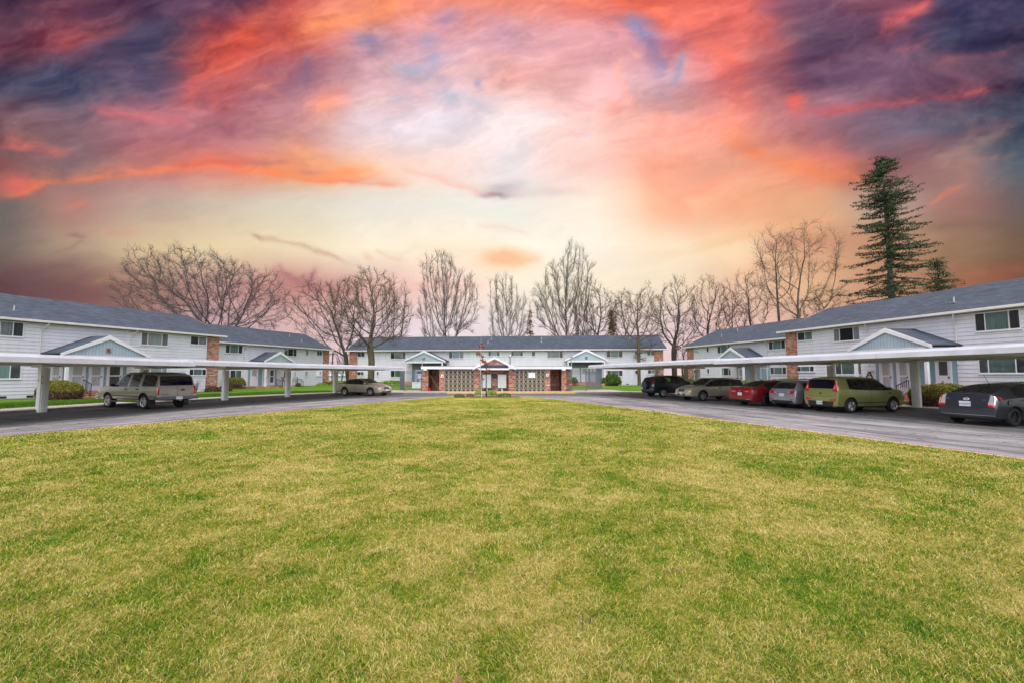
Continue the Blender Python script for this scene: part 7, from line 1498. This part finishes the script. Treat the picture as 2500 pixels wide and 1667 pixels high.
# planted bed at the lawn tip
bed = MB().add([(SP.x + .6 + 2.3 * math.cos(a) , SP.y + 1.0 + 1.0 * math.sin(a), .046) for a in np.linspace(0, 2 * PI, 28, endpoint=False)], [tuple(range(28))]).build('planting_bed', M['mulch']); props(bed, 'brown mulched planting bed at the far tip of the lawn', 'ground', kind='structure')
for i, (px, py, mt, rx, h, lab) in enumerate([(1122, 968, 'browntwig', .4, .16, 'dry mauve stemmed clump at the left end of the planting bed'), (1148, 967, 'browntwig', .3, .14, 'dry brown clump left of the sapling'), (1168, 966, 'brightleaf', .28, .34, 'bright green clump left of the sapling'), (1196, 966, 'brightleaf', .35, .30, 'bright yellow green clump right of the lamp post'), (1206, 967, 'brightleaf', .25, .26, 'small bright green clump furthest right of the lamp post'), (1232, 968, 'hedge', .5, .18, 'low dark green patch at the right end of the planting bed'), (1122, 969, 'hedge', .4, .08, 'flat dark green mat at the left end of the planting bed')]):
    bush('bed_plant', lab, G(px, py, .045), rx, .3, h, M[mt], 420 if mt == 'browntwig' else 900, 50 + i, .03, core=False, cat='plant', group='plants in the bed at the lawn tip')
# verge grass: short bright blades on the strips one sees at the kerbs, and fallen litter on the lawn
def verge_blades(seed, Q, d0, d1, n, i0, i1, label):
    rg = np.random.default_rng(seed); A = offset(Q, d0)[i0:i1]; B_ = offset(Q, d1)[i0:i1]; k = rg.random(n) * (len(A) - 1.001); i = k.astype(int); f = (k - i)[:, None]; t_ = rg.random((n, 1))
    a = A[i] * (1 - f) + A[i+1] * f; b = B_[i] * (1 - f) + B_[i+1] * f; p = a * (1 - t_) + b * t_; z = .118 + .022 * t_[:, 0]
    P = np.stack([p[:, 0], p[:, 1], z + .03], 1); h = .04 + .05 * rg.random(n); an = rg.random(n) * 6.28; w_ = .014
    u = np.stack([np.cos(an) * w_, np.sin(an) * w_, np.zeros(n)], 1); tip = np.stack([rg.normal(size=n) * .025, rg.normal(size=n) * .025, h], 1)
    V = np.stack([P - u - [0, 0, .03], P + u - [0, 0, .03], P + tip], 1).reshape(-1, 3); Ft = np.arange(3 * n).reshape(n, 3)
    o = fastmesh('verge_grass', V, None, M['verge'], ft=Ft, attr={'rnd': np.repeat(rg.random(n), 3)}); props(o, label, 'grass', kind='stuff')
iL0, iL1 = [int(np.argmin(np.abs(dO - s))) for s in (sL + 3, sL2)]; iR0, iR1 = [int(np.argmin(np.abs(dO - s))) for s in (sR, sR2 - 2)]
verge_blades(71, QO, 1.97, 6.4, 60000, iL0, iL1, 'short bright green grass on the left verge'); verge_blades(72, QO, 1.97, 6.4, 60000, iR0, iR1, 'short bright green grass on the right verge')
for i, (px, py, L_, a, lab) in enumerate([(1425, 1527, .22, 55, 'short grey brown twig lying in the front lawn'), (1518, 1103, .3, 10, 'small heap of pale twigs on the far lawn')]):
    v = G(px, py, .06); o = MB(); rng = random.Random(i)
    for k in range(4 if i else 2): o.tube([(rng.uniform(-.06, .06), rng.uniform(-.05, .05), 0), (math.cos(R(a + k * 30)) * L_ * .5, math.sin(R(a + k * 30)) * L_ * .5, .03), (math.cos(R(a + k * 30)) * L_, math.sin(R(a + k * 34)) * L_, .01)], [.004, .004, .002], 5)
    o = o.build('fallen_twig', M['bark'], loc=v - Vector((0, 0, .02))); props(o, lab, 'twig')
for i, (px, py, lab) in enumerate([(1146, 1399, 'curled dry brown leaf lying left of centre in the lawn'), (1118, 1662, 'dry tan leaf at the bottom edge of the lawn'), (1652, 1390, 'small dark dry leaf lying right of centre in the lawn')]):
    v = G(px, py, .075); m = MB(); m.add([(-.035,0,0),(-.014,.018,.01),(.02,.014,.014),(.04,0,.004),(.02,-.015,.012),(-.014,-.014,.01),(0,0,.002)], [(0,1,6),(1,2,6),(2,3,6),(3,4,6),(4,5,6),(5,0,6)]); o = m.build('dry_leaf', M['browndry'], loc=v); o.rotation_euler = (0, 0, i * 1.1); props(o, lab, 'leaf')
